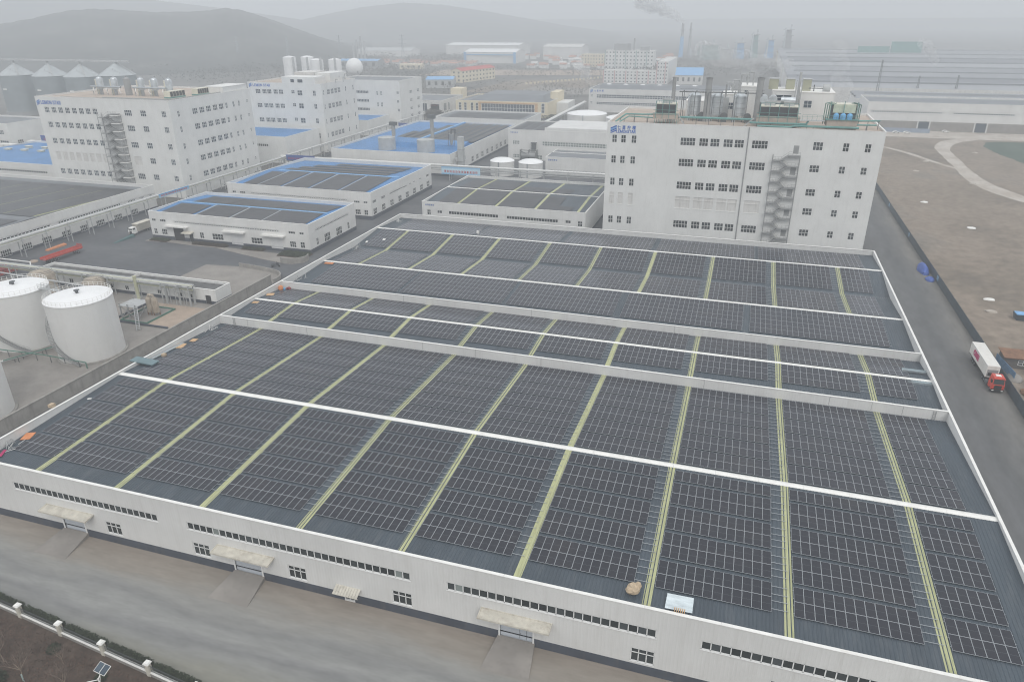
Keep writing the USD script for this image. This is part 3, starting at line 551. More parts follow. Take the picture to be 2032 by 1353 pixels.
def slab_panels(name, label, x0, cols, y0, rows, zf, slope, grp, pw=PW, ph=PH, gapx=0.03):
    """a far block of panels on a roof: each panel real, all joined into one part; zf(y) = roof height"""
    cx = np.arange(cols) * pw + x0 + pw / 2; cy = np.arange(rows) * ph + y0 + ph / 2; X, Y = [q.ravel() for q in np.meshgrid(cx, cy)]; n = len(X); a, b = pw / 2 - gapx / 2, ph / 2 - gapx / 2
    corner = [(-a, -b), (a, -b), (a, b), (-a, b)]; v = np.zeros((n, 4, 3)); uv = np.zeros((n, 4, 2))
    for i, (dx, dy) in enumerate(corner): v[:, i, 0] = X + dx; v[:, i, 1] = Y + dy; v[:, i, 2] = zf(Y + dy) + .2; uv[:, i] = ((dx > 0), (dy > 0))
    top = v.reshape(-1, 3); f = np.arange(4 * n).reshape(-1, 4); w = v.copy(); w[:, :, 2] -= .04
    lo = w.reshape(-1, 3); sides = [np.c_[4 * np.arange(n) + i, 4 * np.arange(n) + (i + 1) % 4, 4 * np.arange(n) + (i + 1) % 4 + 4 * n, 4 * np.arange(n) + i + 4 * n][:, ::-1] for i in range(4)]
    t = thing(name, label, 'solar array', grp)
    part(t, 'solar_panel', (np.vstack([top, lo]), np.vstack([f] + sides)), K['panel_far'], kind='stuff', uv=np.vstack([uv.reshape(-1, 2)] * 2)); return t
K['panel_far'] = plain('dusty_solar_panel', (0.052, 0.053, 0.058), 0.42, var=0.22, scale=0.12, spec=0.35)

# --- warehouse nearest the yard
b1S = [(-104.5, -102.7, 6.7, 7.65, 2, 1), (-100.9, -98.3, 6.7, 7.65, 3, 1), (-104.4, -103.0, 1.9, 4.0, 2, 2), (-101.0, -98.6, 1.9, 4.0, 3, 2), (-84.2, -82.4, 1.8, 4.05, 2, 2), (-78.8, -74.1, 1.8, 4.05, 4, 2), (-62.3, -57.7, 1.8, 4.0, 4, 2), (-46.6, -43.9, 6.6, 7.5, 3, 1), (-42.3, -40.5, 6.6, 7.5, 2, 1), (-46.6, -44.1, 1.75, 3.95, 3, 2), (-42.4, -40.6, 1.8, 4.0, 2, 2)]
b1R = (-94.6, -50.3, 6.65, 7.55); b1E = [(114.2, 115.6, 1.9, 4.4, 2, 2), (119.5, 123.3, 1.5, 4.4, 4, 2), (127.6, 131.6, 1.5, 4.35, 4, 2), (135.8, 137.2, 1.8, 4.4, 2, 2)]
b1D = [(-95.6, -91.1, 0.0, 5.2), (-70.8, -65.9, .8, 5.0), (-54.3, -49.4, .8, 5.0)]
hall1 = shell('blue_roof_warehouse', 'white warehouse with blue roof facing the dark yard, its big door standing open', 'warehouse', -105.5, -38.5, 110, 142, 10.3, 'roof_blue', plinth=1.45, S=op(b1S) + [b1R] + b1D + [(-88.9, -87.2, 0, 3.2)], E=op(b1E) + [(114.2, 137.0, 6.8, 7.75)], gable=(9.2, 10.15), group='blue roofed warehouses')
wins(hall1, sface(0, 110), b1S, w=.11); wins(hall1, eface(-38.5), b1E, w=.11)
window(hall1, *sface(0, 110), b1R[0], b1R[1], b1R[2], b1R[3], 44, 1, .3); window(hall1, *eface(-38.5), 114.2, 137.0, 6.8, 7.75, 24, 1, .3)
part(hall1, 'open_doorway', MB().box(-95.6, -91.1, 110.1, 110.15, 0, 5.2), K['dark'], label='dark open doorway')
for a, b, c, d in b1D[1:]: part(hall1, 'door', MB().box(a, b, 110.1, 110.15, c, d), K['shutter'])
part(hall1, 'side_door', MB().box(-88.9, -87.2, 110.1, 110.15, 0, 3.2), K['pane'])
for a, b in ((-98.4, -88.6), (-73.3, -64.3), (-57.1, -48.0)): part(hall1, 'canopy', MB().box(a, b, 108.5, 109.98, 5.45, 5.8).box(a - .1, b + .1, 108.35, 108.5, 5.4, 5.95), K['coping'])
part(hall1, 'canopy', MB().hexa([(-90.8, 108.0, 3.5), (-86.6, 108.0, 3.5), (-86.6, 109.98, 3.9), (-90.8, 109.98, 3.9)], [(-90.8, 108.0, 3.65), (-86.6, 108.0, 3.65), (-86.6, 109.98, 4.05), (-90.8, 109.98, 4.05)]), K['canopy'])
part(hall1, 'ridge_cap', MB().box(-105.1, -40.4, 125.3, 126.7, 10.12, 10.3), plain('pale_blue_ridge', (0.16, 0.34, 0.56), 0.5, var=.08))
for x in (-87.6, -72.9, -59.6): part(hall1, 'roof_walkway', MB().hexa([(x, 112, 9.36), (x + .7, 112, 9.36), (x + .7, 125, 10.2), (x, 125, 10.2)], [(x, 112, 9.4), (x + .7, 112, 9.4), (x + .7, 125, 10.24), (x, 125, 10.24)]), K['rail'])
h1z = lambda y: 9.2 + .95 * (1 - abs(y - 126) / 16)
G1L = 'solar blocks on the blue roofed warehouse by the yard'
for i, (x, c) in enumerate(((-102.4, 12), (-86.8, 12), (-72.0, 11), (-58.7, 15))):
    slab_panels('solar_array', 'dusty solar block %s from left on near slope of yard warehouse' % ordinal(i), x, c, 110.9 if i else 112.2, 6 if i else 5, h1z, 1, G1L)
for i, (x, c) in enumerate(((-99.6, 14), (-83.3, 19), (-61.2, 17))): slab_panels('solar_array', 'dusty solar block %s from left on far slope of yard warehouse' % ordinal(i), x, c, 127.1, 5, h1z, 1, G1L)
# --- second blue roofed warehouse
b2S = [(-104.2, -102.4, 7.0, 7.9, 2, 1), (-100.5, -97.8, 7.0, 7.9, 3, 1), (-46.7, -44.1, 6.6, 7.5, 3, 1), (-42.4, -40.6, 6.6, 7.5, 2, 1), (-46.4, -44.0, 1.9, 4.0, 3, 2), (-42.4, -40.7, 1.9, 4.0, 2, 2)]
b2E = [(y, y + 3.1, 1.7, 4.3, 3, 2) for y in (157.6, 165.0, 172.6, 180.3, 187.6, 195.2, 202.8, 210.3)] + [(157.4, 160.6, 6.3, 7.6, 4, 1), (165.0, 168.2, 6.3, 7.6, 4, 1)] + [(y, y + 1.6, 6.7, 7.4, 2, 1) for y in (192.0, 196.0, 202.7)] + [(210.1, 213, 6.3, 7.5, 3, 1)]
hall2 = shell('blue_roof_warehouse', 'larger white blue roofed warehouse behind the yard one, row of small windows on its flank', 'warehouse', -106.5, -39, 156, 216, 11.0, 'roof_blue', plinth=1.6, S=op(b2S) + [(-95.2, -49.5, 7.0, 7.8)], E=op(b2E) + [(172.4, 189.2, 6.5, 7.5)], gable=(9.6, 11.0), group='blue roofed warehouses')
wins(hall2, sface(0, 156), b2S, w=.12); wins(hall2, eface(-39), b2E, w=.14); window(hall2, *sface(0, 156), -95.2, -49.5, 7.0, 7.8, 44, 1, .3); window(hall2, *eface(-39), 172.4, 189.2, 6.5, 7.5, 18, 1, .25)
part(hall2, 'ridge_cap', MB().box(-101, -41, 185.2, 186.8, 10.97, 11.1), K['logo_light'])
for x in (-95, -83, -70, -56): part(hall2, 'roof_walkway', MB().hexa([(x, 161, 9.98), (x + .6, 161, 9.98), (x + .6, 184.6, 11.05), (x, 184.6, 11.05)], [(x, 161, 10.0), (x + .6, 161, 10.0), (x + .6, 184.6, 11.08), (x, 184.6, 11.08)]), K['rail'])
h2z = lambda y: 9.6 + 1.4 * (1 - abs(y - 186) / 30)
G2L = 'solar blocks on the second blue roofed warehouse'
for i, (x, c) in enumerate(((-102.2, 6), (-94.2, 9), (-82.2, 10), (-69.2, 11), (-55.2, 10))): slab_panels('solar_array', 'dusty solar block %s from left on near slope of second blue warehouse' % ordinal(i), x, c, 161, 10 if i else 9, h2z, 1, G2L)
for i, (y, x, c) in enumerate(((187.6, -99, 45), (193.6, -96, 43), (199.8, -92, 40), (206.2, -84, 33))): slab_panels('solar_array', 'long solar strip %s behind the ridge of second blue warehouse' % ordinal(i), x, c, y, 2, h2z, 1, G2L)
# --- third blue roofed warehouse, process plant on top
b3E = [(y, y + 3.4, 1.8, 4.8, 3, 2) for y in (273.5, 281, 289.3, 297.6, 306, 314.2, 322.4, 330.6)]
hall3 = shell('blue_roof_warehouse', 'farthest blue roofed warehouse, with two grey drums and stacks on its roof', 'warehouse', -108, -40.3, 243, 355, 11.0, 'roof_blue', plinth=1.2, E=op(b3E), group='blue roofed warehouses')
wins(hall3, eface(-40.3), b3E, w=.16)
part(hall3, 'raised_roof', MB().hexa([(-86, 262, 10), (-42, 262, 10), (-42, 276, 10), (-86, 276, 10)], [(-86, 264, 12.6), (-42, 264, 11.6), (-42, 274, 12.6), (-86, 274, 13.4)]), K['roof_blue'])
part(hall3, 'ridge_cap', MB().box(-75.5, -74.0, 282, 353, 10.15, 11.3), K['logo_light'])
h3z = lambda y: 10.7 + 0 * y
for i in range(6): slab_panels('solar_array', 'long dusty solar strip %s from the eave of farthest blue warehouse' % ordinal(i), -73 + i * 5.2, 4, 283, 28, h3z, 1, 'solar strips on the farthest blue roofed warehouse')
for i in range(3): slab_panels('solar_array', 'short dusty solar strip %s left of the ridge on farthest blue warehouse' % ordinal(i), -92 + i * 5.6, 4, 283, 12 + 6 * i, h3z, 1, 'solar strips on the farthest blue roofed warehouse')
for (x, y, sx, lab) in ((-80.5, 254, -78.2, 'left grey drum with tall duct on the blue roof'), (-57.5, 252.5, -55.3, 'right grey drum with tall duct on the blue roof')):
    t = thing('roof_drum', lab, 'drum'); part(t, 'drum', MB().rev((x, y, 10.1), [(4.6, 0), (4.6, 6.2), (0.2, 6.9)], 20), K['greypipe'], smooth=40)
    part(t, 'duct', MB().cyl((sx, y + 4, 16.4), (sx, y + 4, 23.5 if x < -70 else 26.5), 1.0, 12), K['grey']); part(t, 'duct_head', MB().box(sx - 1.9, sx + 1.9, y + 3, y + 5, 21.8 if x < -70 else 26.2, 23.6 if x < -70 else 28.2), K['darksteel'])
t = thing('cyclone_separator', 'small grey cyclone standing on the blue roof behind the right drum', 'cyclone'); part(t, 'cone', MB().cyl((-47, 262, 12.4), (-47, 262, 18), .5, 10, 1.6), K['grey']); part(t, 'legs', MB().box(-48.4, -48.2, 261, 261.2, 12, 20).box(-45.8, -45.6, 263, 263.2, 12, 20).pipe([(-47, 262, 18), (-47, 262, 20.5), (-44.6, 262, 20.5), (-44.6, 262, 18.4)], .4), K['darksteel'])
t = thing('exhaust_stack', 'square grey exhaust stack rising beside the farthest blue warehouse', 'stack'); part(t, 'shaft', MB().box(-39.4, -36.6, 251, 253.8, 0, 18.5), K['greypipe']); part(t, 'band', MB().box(-39.55, -36.45, 250.85, 253.95, 6, 6.3).box(-39.55, -36.45, 250.85, 253.95, 12, 12.3), K['grey'])
for y, z in ((259, 7), (247.5, 8)):
    t = thing('vent_pipe', 'bent grey vent pipe on the flank near the exhaust stack, %s' % ('beyond it' if y > 250 else 'nearest the pipe rack'), 'vent pipe'); part(t, 'tube', MB().pipe([(-39.7, y, 1.5), (-39.7, y, z), (-38.7, y, z + .6), (-38.5, y, z - 1)], .45), K['greypipe'])

# --- long left warehouse with grey solar roof
fE = [(y, y + 4.0, .5, 2.75, 5, 2) for y in (58.5, 66.6, 74.7, 82.8, 91.0, 99.4, 107.6, 115.2, 124.1, 132.6)]
fR = [(58.0, 95.8, 5.6, 6.85, 26), (99.0, 128.8, 5.6, 6.85, 24), (132.3, 136.5, 5.5, 6.85, 5), (138.6, 141.6, 5.4, 6.8, 4), (143.8, 146.0, 5.4, 6.7, 3)]
hall4 = shell('grey_roof_warehouse', 'long white warehouse at left with a dull grey solar roof along the pipe rack', 'warehouse', -290, -137, 30, 147.5, 10.0, 'roof_grey', plinth=1.1, E=op(fE) + op(fR), gable=(8.7, 10.4))
wins(hall4, eface(-137), fE, w=.13); wins(hall4, eface(-137), [(a, b, c, d, n, 1) for a, b, c, d, n in fR], w=.32)
h4z = lambda y: 8.7 + 1.7 * (1 - abs(y - 88.75) / 58.45)
for i in range(8): slab_panels('solar_array', 'grey solar block %s bay from right on the long left warehouse' % ordinal(i), -138.9 - (i + 1) * 14.3, 12, 91, 21, h4z, 1, 'solar blocks on the long left warehouse'); 
for i in range(6): slab_panels('solar_array', 'grey solar block %s bay from right on near slope of long left warehouse' % ordinal(i), -138.9 - (i + 1) * 14.3, 12, 62, 10, h4z, 1, 'solar blocks on the long left warehouse')
for i in range(9): part(hall4, 'skylight_strip', MB().hexa([(-138.9 - i * 14.3 - .35, 92, 10.38), (-138.9 - i * 14.3 + .35, 92, 10.38), (-138.9 - i * 14.3 + .35, 136, 9.1), (-138.9 - i * 14.3 - .35, 136, 9.1)], [(-138.9 - i * 14.3 - .35, 92, 10.5), (-138.9 - i * 14.3 + .35, 92, 10.5), (-138.9 - i * 14.3 + .35, 136, 9.2), (-138.9 - i * 14.3 - .35, 136, 9.2)]), K['skylight'])

# --- five storey white buildings
tops5, hh = (37.65, 31.1, 23.9, 17.2, 9.95), 2.65
l5c = [(-207.8, -205.1), (-203.7, -201.0), (-199.8, -197.1), (-195.8, -193.1), (-191.8, -189.1), (-187.8, -185.1), (-184.0, -181.3), (-180.0, -177.3)]
l5S, l5B = [], []
for r, z in enumerate(tops5):
    for a, b in l5c + [(-162.4, -158.3), (-153.7, -150.6), (-142.3, -139.9)]:
        blind = r == 3 and (b < -176 or a < -160)
        (l5B if blind else l5S).append((a, b, z - (3.4 if blind else hh), z + (0.4 if blind else 0), 3 if b - a < 3.5 else 4, 2))
l5E = [(a, b, z - .2 - (2.7 if b < 217 else 1.7), z - .2, n, 2) for z in tops5 for a, b, n in ((170.1, 171.6, 2), (179.6, 183.0, 3), (184.2, 187.5, 3), (188.7, 192.0, 3), (193.4, 196.6, 3), (197.7, 200.9, 3), (202.4, 204.0, 2), (207.7, 209.2, 2), (211.9, 213.3, 2), (218.4, 219.6, 2))]
five = shell('white_production_building', 'five storey white production building at left with blue sign and blurred outside stair', 'building', -212, -137.5, 166, 222, 42.0, 'rooftan', 'render', S=op(l5S) + op(l5B), E=op(l5E), par=.6, depth=.2, group='five storey white production buildings')
wins(five, sface(0, 166), l5S, w=.16, pane='pane_blue'); wins(five, eface(-137.5), l5E, w=.18, pane='pane_blue')
def blind_window(t, face, a, b, c, d):
    m = MB(); o, u, n = np.array([*face[0], 0.]), np.array([*face[1], 0.]), np.array([*face[2], 0.])
    for z0, z1, dp in ((c, d - 1.25, .12), (d - 1.05, d, .15)):
        f = [o + u * x + [0, 0, z] - n * dp for x, z in ((a, z0), (b, z0), (b, z1), (a, z1))]; m.hexa([q - n * .05 for q in f], f)
    f = [o + u * x + [0, 0, z] - n * .02 for x, z in ((a, d - 1.25), (b, d - 1.25), (b, d - 1.05), (a, d - 1.05))]; m.hexa([q - n * .2 for q in f], f)
    part(t, 'blind_window', m, K['stained'], label='walled up window with water stains')
for q in l5B: blind_window(five, sface(0, 166), *q[:4])
e1, e2 = emblem((0, 166), (1, 0), (0, -1), -211.5, 38.4, 2.2); part(five, 'emblem', e1, K['logo']); part(five, 'emblem_band', e2, K['logo_light'])
part(five, 'sign_lettering', on_wall(letters('LEMON STAR', 1.5), (0, 166), (1, 0), (0, -1), -208.9, 38.8, 11.6), K['logo'])
part(five, 'stair_head', MB().box(-149, -138, 203, 221, 41.4, 44.3).box(-149.1, -137.9, 202.9, 221.1, 44.3, 44.42), K['render'])
def outside_stair(name, label, X0, X1, y, levels, mk, dep=1.35, inner=2.5):
    """zigzag steel stair on a wall facing -Y. levels: [(z right landing, z left landing), ...] from the top"""
    t = thing(name, label, 'outside stair'); st, ld, rl = MB(), MB(), MB(); xa, xb = X0 + inner, X1 - inner - 1
    y0, y1 = y - dep, y - .02; pts = []
    for zr, zl in levels: pts += [('r', zr), ('l', zl)]
    for side, z in pts:
        a, b = (xb, X1) if side == 'r' else (X0, xa); part(t, 'landing', MB().box(a, b, y0, y1, z - .28, z), K[mk])
        for h in (.55, 1.1): rl.box(a, b, y0 - .03, y0 + .03, z + h - .03, z + h + .03)
        for x in np.linspace(a, b, 4): rl.box(x - .03, x + .03, y0 - .03, y0 + .03, z, z + 1.1)
    for (s0, za), (s1, zb) in zip(pts[:-1], pts[1:]):
        p, q = (xb, za) if s0 == 'r' else (xa, za), (xa, zb) if s1 == 'l' else (xb, zb)
        for yy in (y0, (y0 + y1) / 2, y1 - .1): st.beam((p[0], yy, p[1] - .14), (q[0], yy, q[1] - .14), .1, .34)
        n = max(3, int(abs(za - zb) / .3))
        for k in range(n): f = (k + .5) / n; st.box(p[0] + (q[0] - p[0]) * f - .16, p[0] + (q[0] - p[0]) * f + .16, y0, y1, za + (zb - za) * f - .05, za + (zb - za) * f)
        rl.beam((p[0], y0, p[1] + 1.0), (q[0], y0, q[1] + 1.0), .06)
    zt = max(z for _, z in pts); post = MB()
    for x in (X0, X1):
        for yy in (y0, y1 - .1): post.box(x - .09, x + .09, yy - .09, yy + .09, 0, zt)
    part(t, 'flight', st, K[mk]); part(t, 'railing', rl, K[mk]); part(t, 'post', post, K[mk]); return t
outside_stair('outside_stair', 'grey outside stair climbing the front of the left five storey building', -175.3, -164.7, 166, [(36.0 - 3.4 * i, 34.3 - 3.4 * i) for i in range(11)], 'grey', dep=2.6, inner=3.2)
m = MB()
for i in range(11): m.box(-168.2, -164.2, 163.0, 165.9, 35.2 - 3.4 * i, 35.5 - 3.4 * i)
part('/World/outside_stair', 'white_slab', m, K['coping'])
# second
l2S = [(a, b, z - hh, z, 3, 2) for z in (35.05, 27.1, 18.8) for a, b in ((-182.6, -179.2), (-177.9, -174.9), (-174.5, -171.5), (-170.2, -167.2), (-166.5, -163.5))] + [(a, b, z - h_, z, 2, 2) for z in (34.9, 27.6, 19.4) for a, b, h_ in ((-158.0, -155.7, 2.0), (-153.9, -150.6, 3.0), (-143.6, -141.6, 3.0))] + [(-143.4, -141.4, 8.0, 11.0, 2, 2)]
l2E = [(a, b, z - 3.0, z, n, 2) for z in (35.2, 27.3, 19.1, 11.1) for a, b, n in ((289.6, 290.6, 1), (293.8, 296.9, 3), (298.0, 301.1, 3), (302.2, 305.3, 3), (306.0, 309.0, 3), (314.8, 316.1, 1), (324.0, 325.3, 1))]
four = shell('white_production_building', 'white production building with blue sign behind the blurred stair building', 'building', -187.5, -137.5, 288, 328, 38.7, 'rooftan', 'render', S=op(l2S), E=op(l2E), par=.6, depth=.2, group='five storey white production buildings')
wins(four, sface(0, 288), l2S, w=.17, pane='pane_blue'); wins(four, eface(-137.5), l2E, w=.18, pane='pane_blue')
part(four, 'stair_head', MB().box(-163.5, -141.5, 287.98, 300, 38.0, 42.2), K['render']); part(four, 'stair_head_window', MB().box(-157.5, -155.2, 287.9, 287.98, 39.2, 40.9).box(-152.8, -149.6, 287.9, 287.98, 39.2, 40.9), K['pane_blue'])
part(four, 'roof_room', MB().box(-165, -152, 304, 318, 38.1, 43.6), K['stained']); part(four, 'roof_room', MB().box(-150, -140, 303, 322, 38.1, 43.4), K['render'])
e1, e2 = emblem((0, 288), (1, 0), (0, -1), -186.8, 36.1, 2.2); part(four, 'emblem', e1, K['logo']); part(four, 'emblem_band', e2, K['logo_light'])
part(four, 'sign_lettering', on_wall(letters('LEMON STAR', 1.4), (0, 288), (1, 0), (0, -1), -183.9, 36.5, 12), K['logo'])
m = MB()
for k in range(14): m.pipe([(-163 + k * 2.2, 303 + (k % 4) * 5, 38.1), (-163 + k * 2.2, 303 + (k % 4) * 5, 40.0 + (k % 3)), (-161.5 + k * 2.2, 303 + (k % 4) * 5, 40.0 + (k % 3))], .25)
part(four, 'roof_pipes', m, K['greypipe'])
annex = shell('annex_building', 'low white annex with a sky blue roof standing before the second production building', 'building', -188, -140.5, 251, 285, 14.2, 'roof_blue', 'render', S=[(-186, -152, 8.4, 10.2)])
window(annex, *sface(0, 251), -186, -152, 8.4, 10.2, 26, 1, .3)
l3S = [(a, b, z - 2.2, z, n, 1) for z in (25.3, 19.4, 13.5) for a, b, n in ((-172.2, -162.3, 8), (-140.3, -138.4, 2))] + [(a, b, z - 3.2, z, 2, 2) for z in (25.2, 17.5) for a, b in ((-156.2, -154.6), (-153.2, -151.4))]
l3E = [(a, b, z - 2.3, z, 3, 2) for z in (24.6, 18.9, 13.0, 8.0) for a, b in ((406.0, 410.2), (418.6, 423.0))]
third = shell('white_production_building', 'farthest white production building, a pale flat roof and scattered small windows', 'building', -192, -137.5, 390, 428, 32.3, 'roof_grey', 'render', S=op(l3S), E=op(l3E), par=.8, group='five storey white production buildings')
wins(third, sface(0, 390), l3S, w=.25, pane='pane_blue'); wins(third, eface(-137.5), l3E, w=.3, pane='pane_blue')
shell('annex_building', 'small pale annex with a bright blue roof before the farthest production building', 'building', -178, -144, 352, 384, 10, 'roof_blue', 'render')
# blue roofed hall behind the long left warehouse
lb = shell('blue_vent_hall', 'white hall with blue roof and rows of small roof vents at the left edge', 'hall', -289, -214, 169, 224, 10.2, 'roof_blue', 'clad', S=[(-288, -220, 5.6, 7.2)], gable=(9.2, 10.3))
window(lb, *sface(0, 169), -288, -220, 5.6, 7.2, 46, 1, .35)
for i in range(2):
    for k in range(5): x, y = -276 + k * 11.5 + i * 4, 196 + i * 9; part(lb, 'roof_vent', MB().box(x - 1.6, x + 1.6, y - .9, y + .9, 9.7, 10.9).box(x - 1.9, x + 1.9, y - 1.2, y + 1.2, 10.9, 11.1), K['cream_box'])
sm = shell('small_white_building', 'small two storey white building cut by the left picture edge below the silos', 'building', -372, -318, 232, 262, 17.5, 'roof_grey', 'render', S=[(-325.8, -322.2, 11.0, 13.6), (-327, -320.4, 5, 7.6)], E=[(236, 240, 5, 7.5)])
wins(sm, sface(0, 232), [(-325.8, -322.2, 11.0, 13.6, 3, 2), (-327, -320.4, 5, 7.6, 4, 2)], w=.2, pane='pane_blue'); wins(sm, eface(-318), [(236, 240, 5, 7.5, 3, 2)], w=.2)
for i, (y, w_) in enumerate(((232, 10), (240, 14), (222, 8))): 
    t = thing('covered_walkway', 'pale covered pipe walkway %s from the front below the silos' % ordinal(i), 'walkway'); part(t, 'roof', MB().box(-316, -214, y, y + 3, 5.0 + i, 5.6 + i), K['coping']); part(t, 'post', (lambda mm: [mm.box(x, x + .4, y + 1, y + 1.4, 0, 5 + i) for x in range(-314, -214, 12)] and mm)(MB()), K['greypipe'])

# --- small solar hall left of the sign tower
g1S = [(-13.5, -11.9, 4.9, 7.0, 2, 2), (-9.3, -7.2, 5.75, 7.0, 2, 1), (-4.6, 15.4, 5.7, 7.05, 18, 1), (18.6, 38.4, 5.6, 6.9, 19, 1), (41.1, 43.2, 5.7, 6.9, 2, 1), (45.7, 47.5, 4.85, 6.9, 2, 2)]
gh = shell('grey_roof_hall', 'low white hall with solar panels and yellow strips left of the sign tower', 'hall', -15.5, 48.5, 153, 203, 10.0, 'roof', 'clad', plinth=1.0, S=op(g1S), E=(), par=.5, gable=(9.0, 10.1))
wins(gh, sface(0, 153), g1S, w=.14)
gz = lambda y: 9.0 + 1.1 * (1 - abs(y - 178) / 25)
part(gh, 'ridge_cap', MB().box(-15, 48.2, 177.6, 178.4, 10.1, 10.28), K['coping'])
for x in (-2.0, 13.2, 28.7, 44.9):
    for ya, yb in ((153.6, 177.4), (178.7, 202.5)): part(gh, 'skylight_strip', MB().hexa([(x - .5, ya, gz(ya) + .01), (x + .5, ya, gz(ya) + .01), (x + .5, yb, gz(yb) + .01), (x - .5, yb, gz(yb) + .01)], [(x - .5, ya, gz(ya) + .05), (x + .5, ya, gz(ya) + .05), (x + .5, yb, gz(yb) + .05), (x - .5, yb, gz(yb) + .05)]), K['skylight'])
for i, (x, c, rr) in enumerate(((-10.4, 7, 9), (-1.3, 12, 9), (13.9, 12, 9), (29.5, 6, 8))):
    for h_, y in enumerate((155.0, 179.5)): slab_panels('solar_array', 'dark solar block %s from left on %s slope of the low hall' % (ordinal(i), ('near', 'far')[h_]), x, c, y, rr if not h_ else 4 if i > 1 else 8, gz, 1, 'solar blocks on the low hall left of the sign tower')
slab_panels('solar_array', 'short stepped solar block at right on near slope of the low hall', 36.4, 5, 155, 3, gz, 1, 'solar blocks on the low hall left of the sign tower')
def strokes(n, h, seed):
    """unreadable small characters: each a handful of short strokes in a square cell"""
    r_ = random.Random(seed); m = MB(); import trimesh
    out = []
    for k in range(n):
        x = k * h * 1.12
        for j in range(3): z = h * (.12 + .33 * j); out.append((x + h * .08, x + h * r_.uniform(.7, .92), z, z + h * .13))
        for j in range(2): a = x + h * r_.uniform(.1, .75); out.append((a, a + h * .14, h * .08, h * r_.uniform(.7, .95)))
    for a, b, c, d in out: m.add([(a, c, 0), (b, c, 0), (b, d, 0), (a, d, 0), (a, c, .05), (b, c, .05), (b, d, .05), (a, d, .05)], [(0, 3, 2, 1), (4, 5, 6, 7), (0, 1, 5, 4), (1, 2, 6, 5), (2, 3, 7, 6), (3, 0, 4, 7)])
    v, f = m.get(); return trimesh.Trimesh(v, f, process=False)
part(gh, 'small_lettering', on_wall(strokes(5, .66, 3), (0, 153), (1, 0), (0, -1), -14.1, 8.5), K['logo'])

# --- middle white buildings behind the pipe rack
g2S = [(-24.4, -20.3, 8.3, 10.5, 4, 2), (-24.2, -20.3, .9, 3.1, 4, 2), (-7.2, 40, 8.1, 10.6, 32, 2), (-10, -7, 0.5, 3.0, 2, 2)]
mid = shell('white_process_building', 'tall plain white building with a long window band behind the two domed tanks', 'building', -27, 74, 297, 334, 16.3, 'roof_grey', 'clad', S=op(g2S), par=.5); wins(mid, sface(0, 297), g2S, w=.2, pane='pane_pale')
part(mid, 'small_lettering', on_wall(strokes(5, .8, 5), (0, 297), (1, 0), (0, -1), -25.7, 14.4), K['logo'])
part(mid, 'upper_roof', MB().box(-6, 73, 300, 333, 16, 17.4).box(-6.5, 73.5, 299.4, 300, 16, 17.7), K['clad'])
for i in range(3): slab_panels('solar_array', 'slanting solar strip %s from left on the tall plain white building' % ordinal(i), -25 + i * 6.2, 4, 300, 13, lambda y: 15.9 + 0 * y, 1, 'solar strips on the tall plain white building')
t = thing('process_skid', 'dark steel vessel frame standing against the tall plain white wall', 'process skid'); m = MB()
for x in (-19.3, -14.5, -9.9): m.box(x, x + .3, 294.2, 294.5, 0, 6).box(x, x + .3, 296.2, 296.5, 0, 6)
for z in (.9, 5.6): m.box(-19.3, -9.6, 294.2, 294.5, z, z + .3)
m.beam((-19.2, 294.3, 5.5), (-10, 294.3, 1.2), .25).box(-12.8, -10.6, 295, 296.8, 6, 9.6).box(-13.2, -10.2, 294.6, 296.9, 9.6, 9.9); part(t, 'frame', m, K['darksteel']); part(t, 'vessel', MB().cyl((-18.6, 295.6, 3), (-10.4, 295.6, 3), 1.6, 14), K['grey'])
g3S = [(6.6, 46, 1.0, 2.6, 24, 1)]
low = shell('white_process_building', 'lower white hall with blue lettering in front of the tall plain white building', 'building', 4.2, 60, 262, 286, 8.8, 'roof_grey', 'clad', S=op(g3S), gable=(8.2, 9.1)); wins(low, sface(0, 262), g3S, w=.3, pane='pane_blue')
part(low, 'small_lettering', on_wall(strokes(5, .9, 8), (0, 262), (1, 0), (0, -1), 5.6, 6.9), K['logo']); part(low, 'ridge_cap', MB().box(5, 59, 273.6, 274.4, 9.1, 9.25), K['coping'])

# --- the sign tower
rtc = [(57.2, 58.9, 2), (60.2, 61.9, 2), (63.7, 65.4, 2), (79.7, 84.55, 5), (85.7, 88.6, 3), (89.2, 92.15, 3), (93.3, 96.3, 3), (96.75, 99.7, 3), (102.05, 106.95, 5), (120.25, 123.2, 3), (128.85, 130.7, 2), (135.1, 136.9, 2)]
rtS, rtB = [], []
for r, z in enumerate((38.2, 31.4, 23.9, 17.7, 10.7)):
    for a, b, n in rtc:
        if r == 3 and b < 110: rtB.append((a, b, 14.9, 18.9))
        else: rtS.append((a, b, z - 2.6 + (.25 if a > 110 else 0), z + (.3 if a > 110 and r == 0 else 0), n, 2))
rtD = [(114.75, 116.35, z, z + 2.5) for z in (34.6, 27.9, 20.9, 14.6, 7.8)]
tower = shell('sign_tower', 'tall white production building with blue emblem sign and rooftop cooling towers', 'building', 55.4, 140.2, 150, 193, 42.2, 'rooftan', 'render', S=op(rtS) + rtB + rtD, par=.5, depth=.2)
wins(tower, sface(0, 150), rtS, w=.13)
for q in rtB: blind_window(tower, sface(0, 150), *q)
for a, b, c, d in rtD: q = part(tower, 'stair_door', MB().box(a, b, 150.12, 150.17, c, d), K['grey'])
part(tower, 'downpipe', MB().box(100.6, 100.95, 149.8, 149.98, 0, 42.1), K['grey'])
m = MB()
for q in rtB: m.box(q[0] - .1, q[1] + .1, 149.93, 149.998, 14.65, 14.88)
part(tower, 'sill', m, K['render'])
e1, e2 = emblem((0, 150), (1, 0), (0, -1), 56.4, 38.75, 2.35); e1 = e1
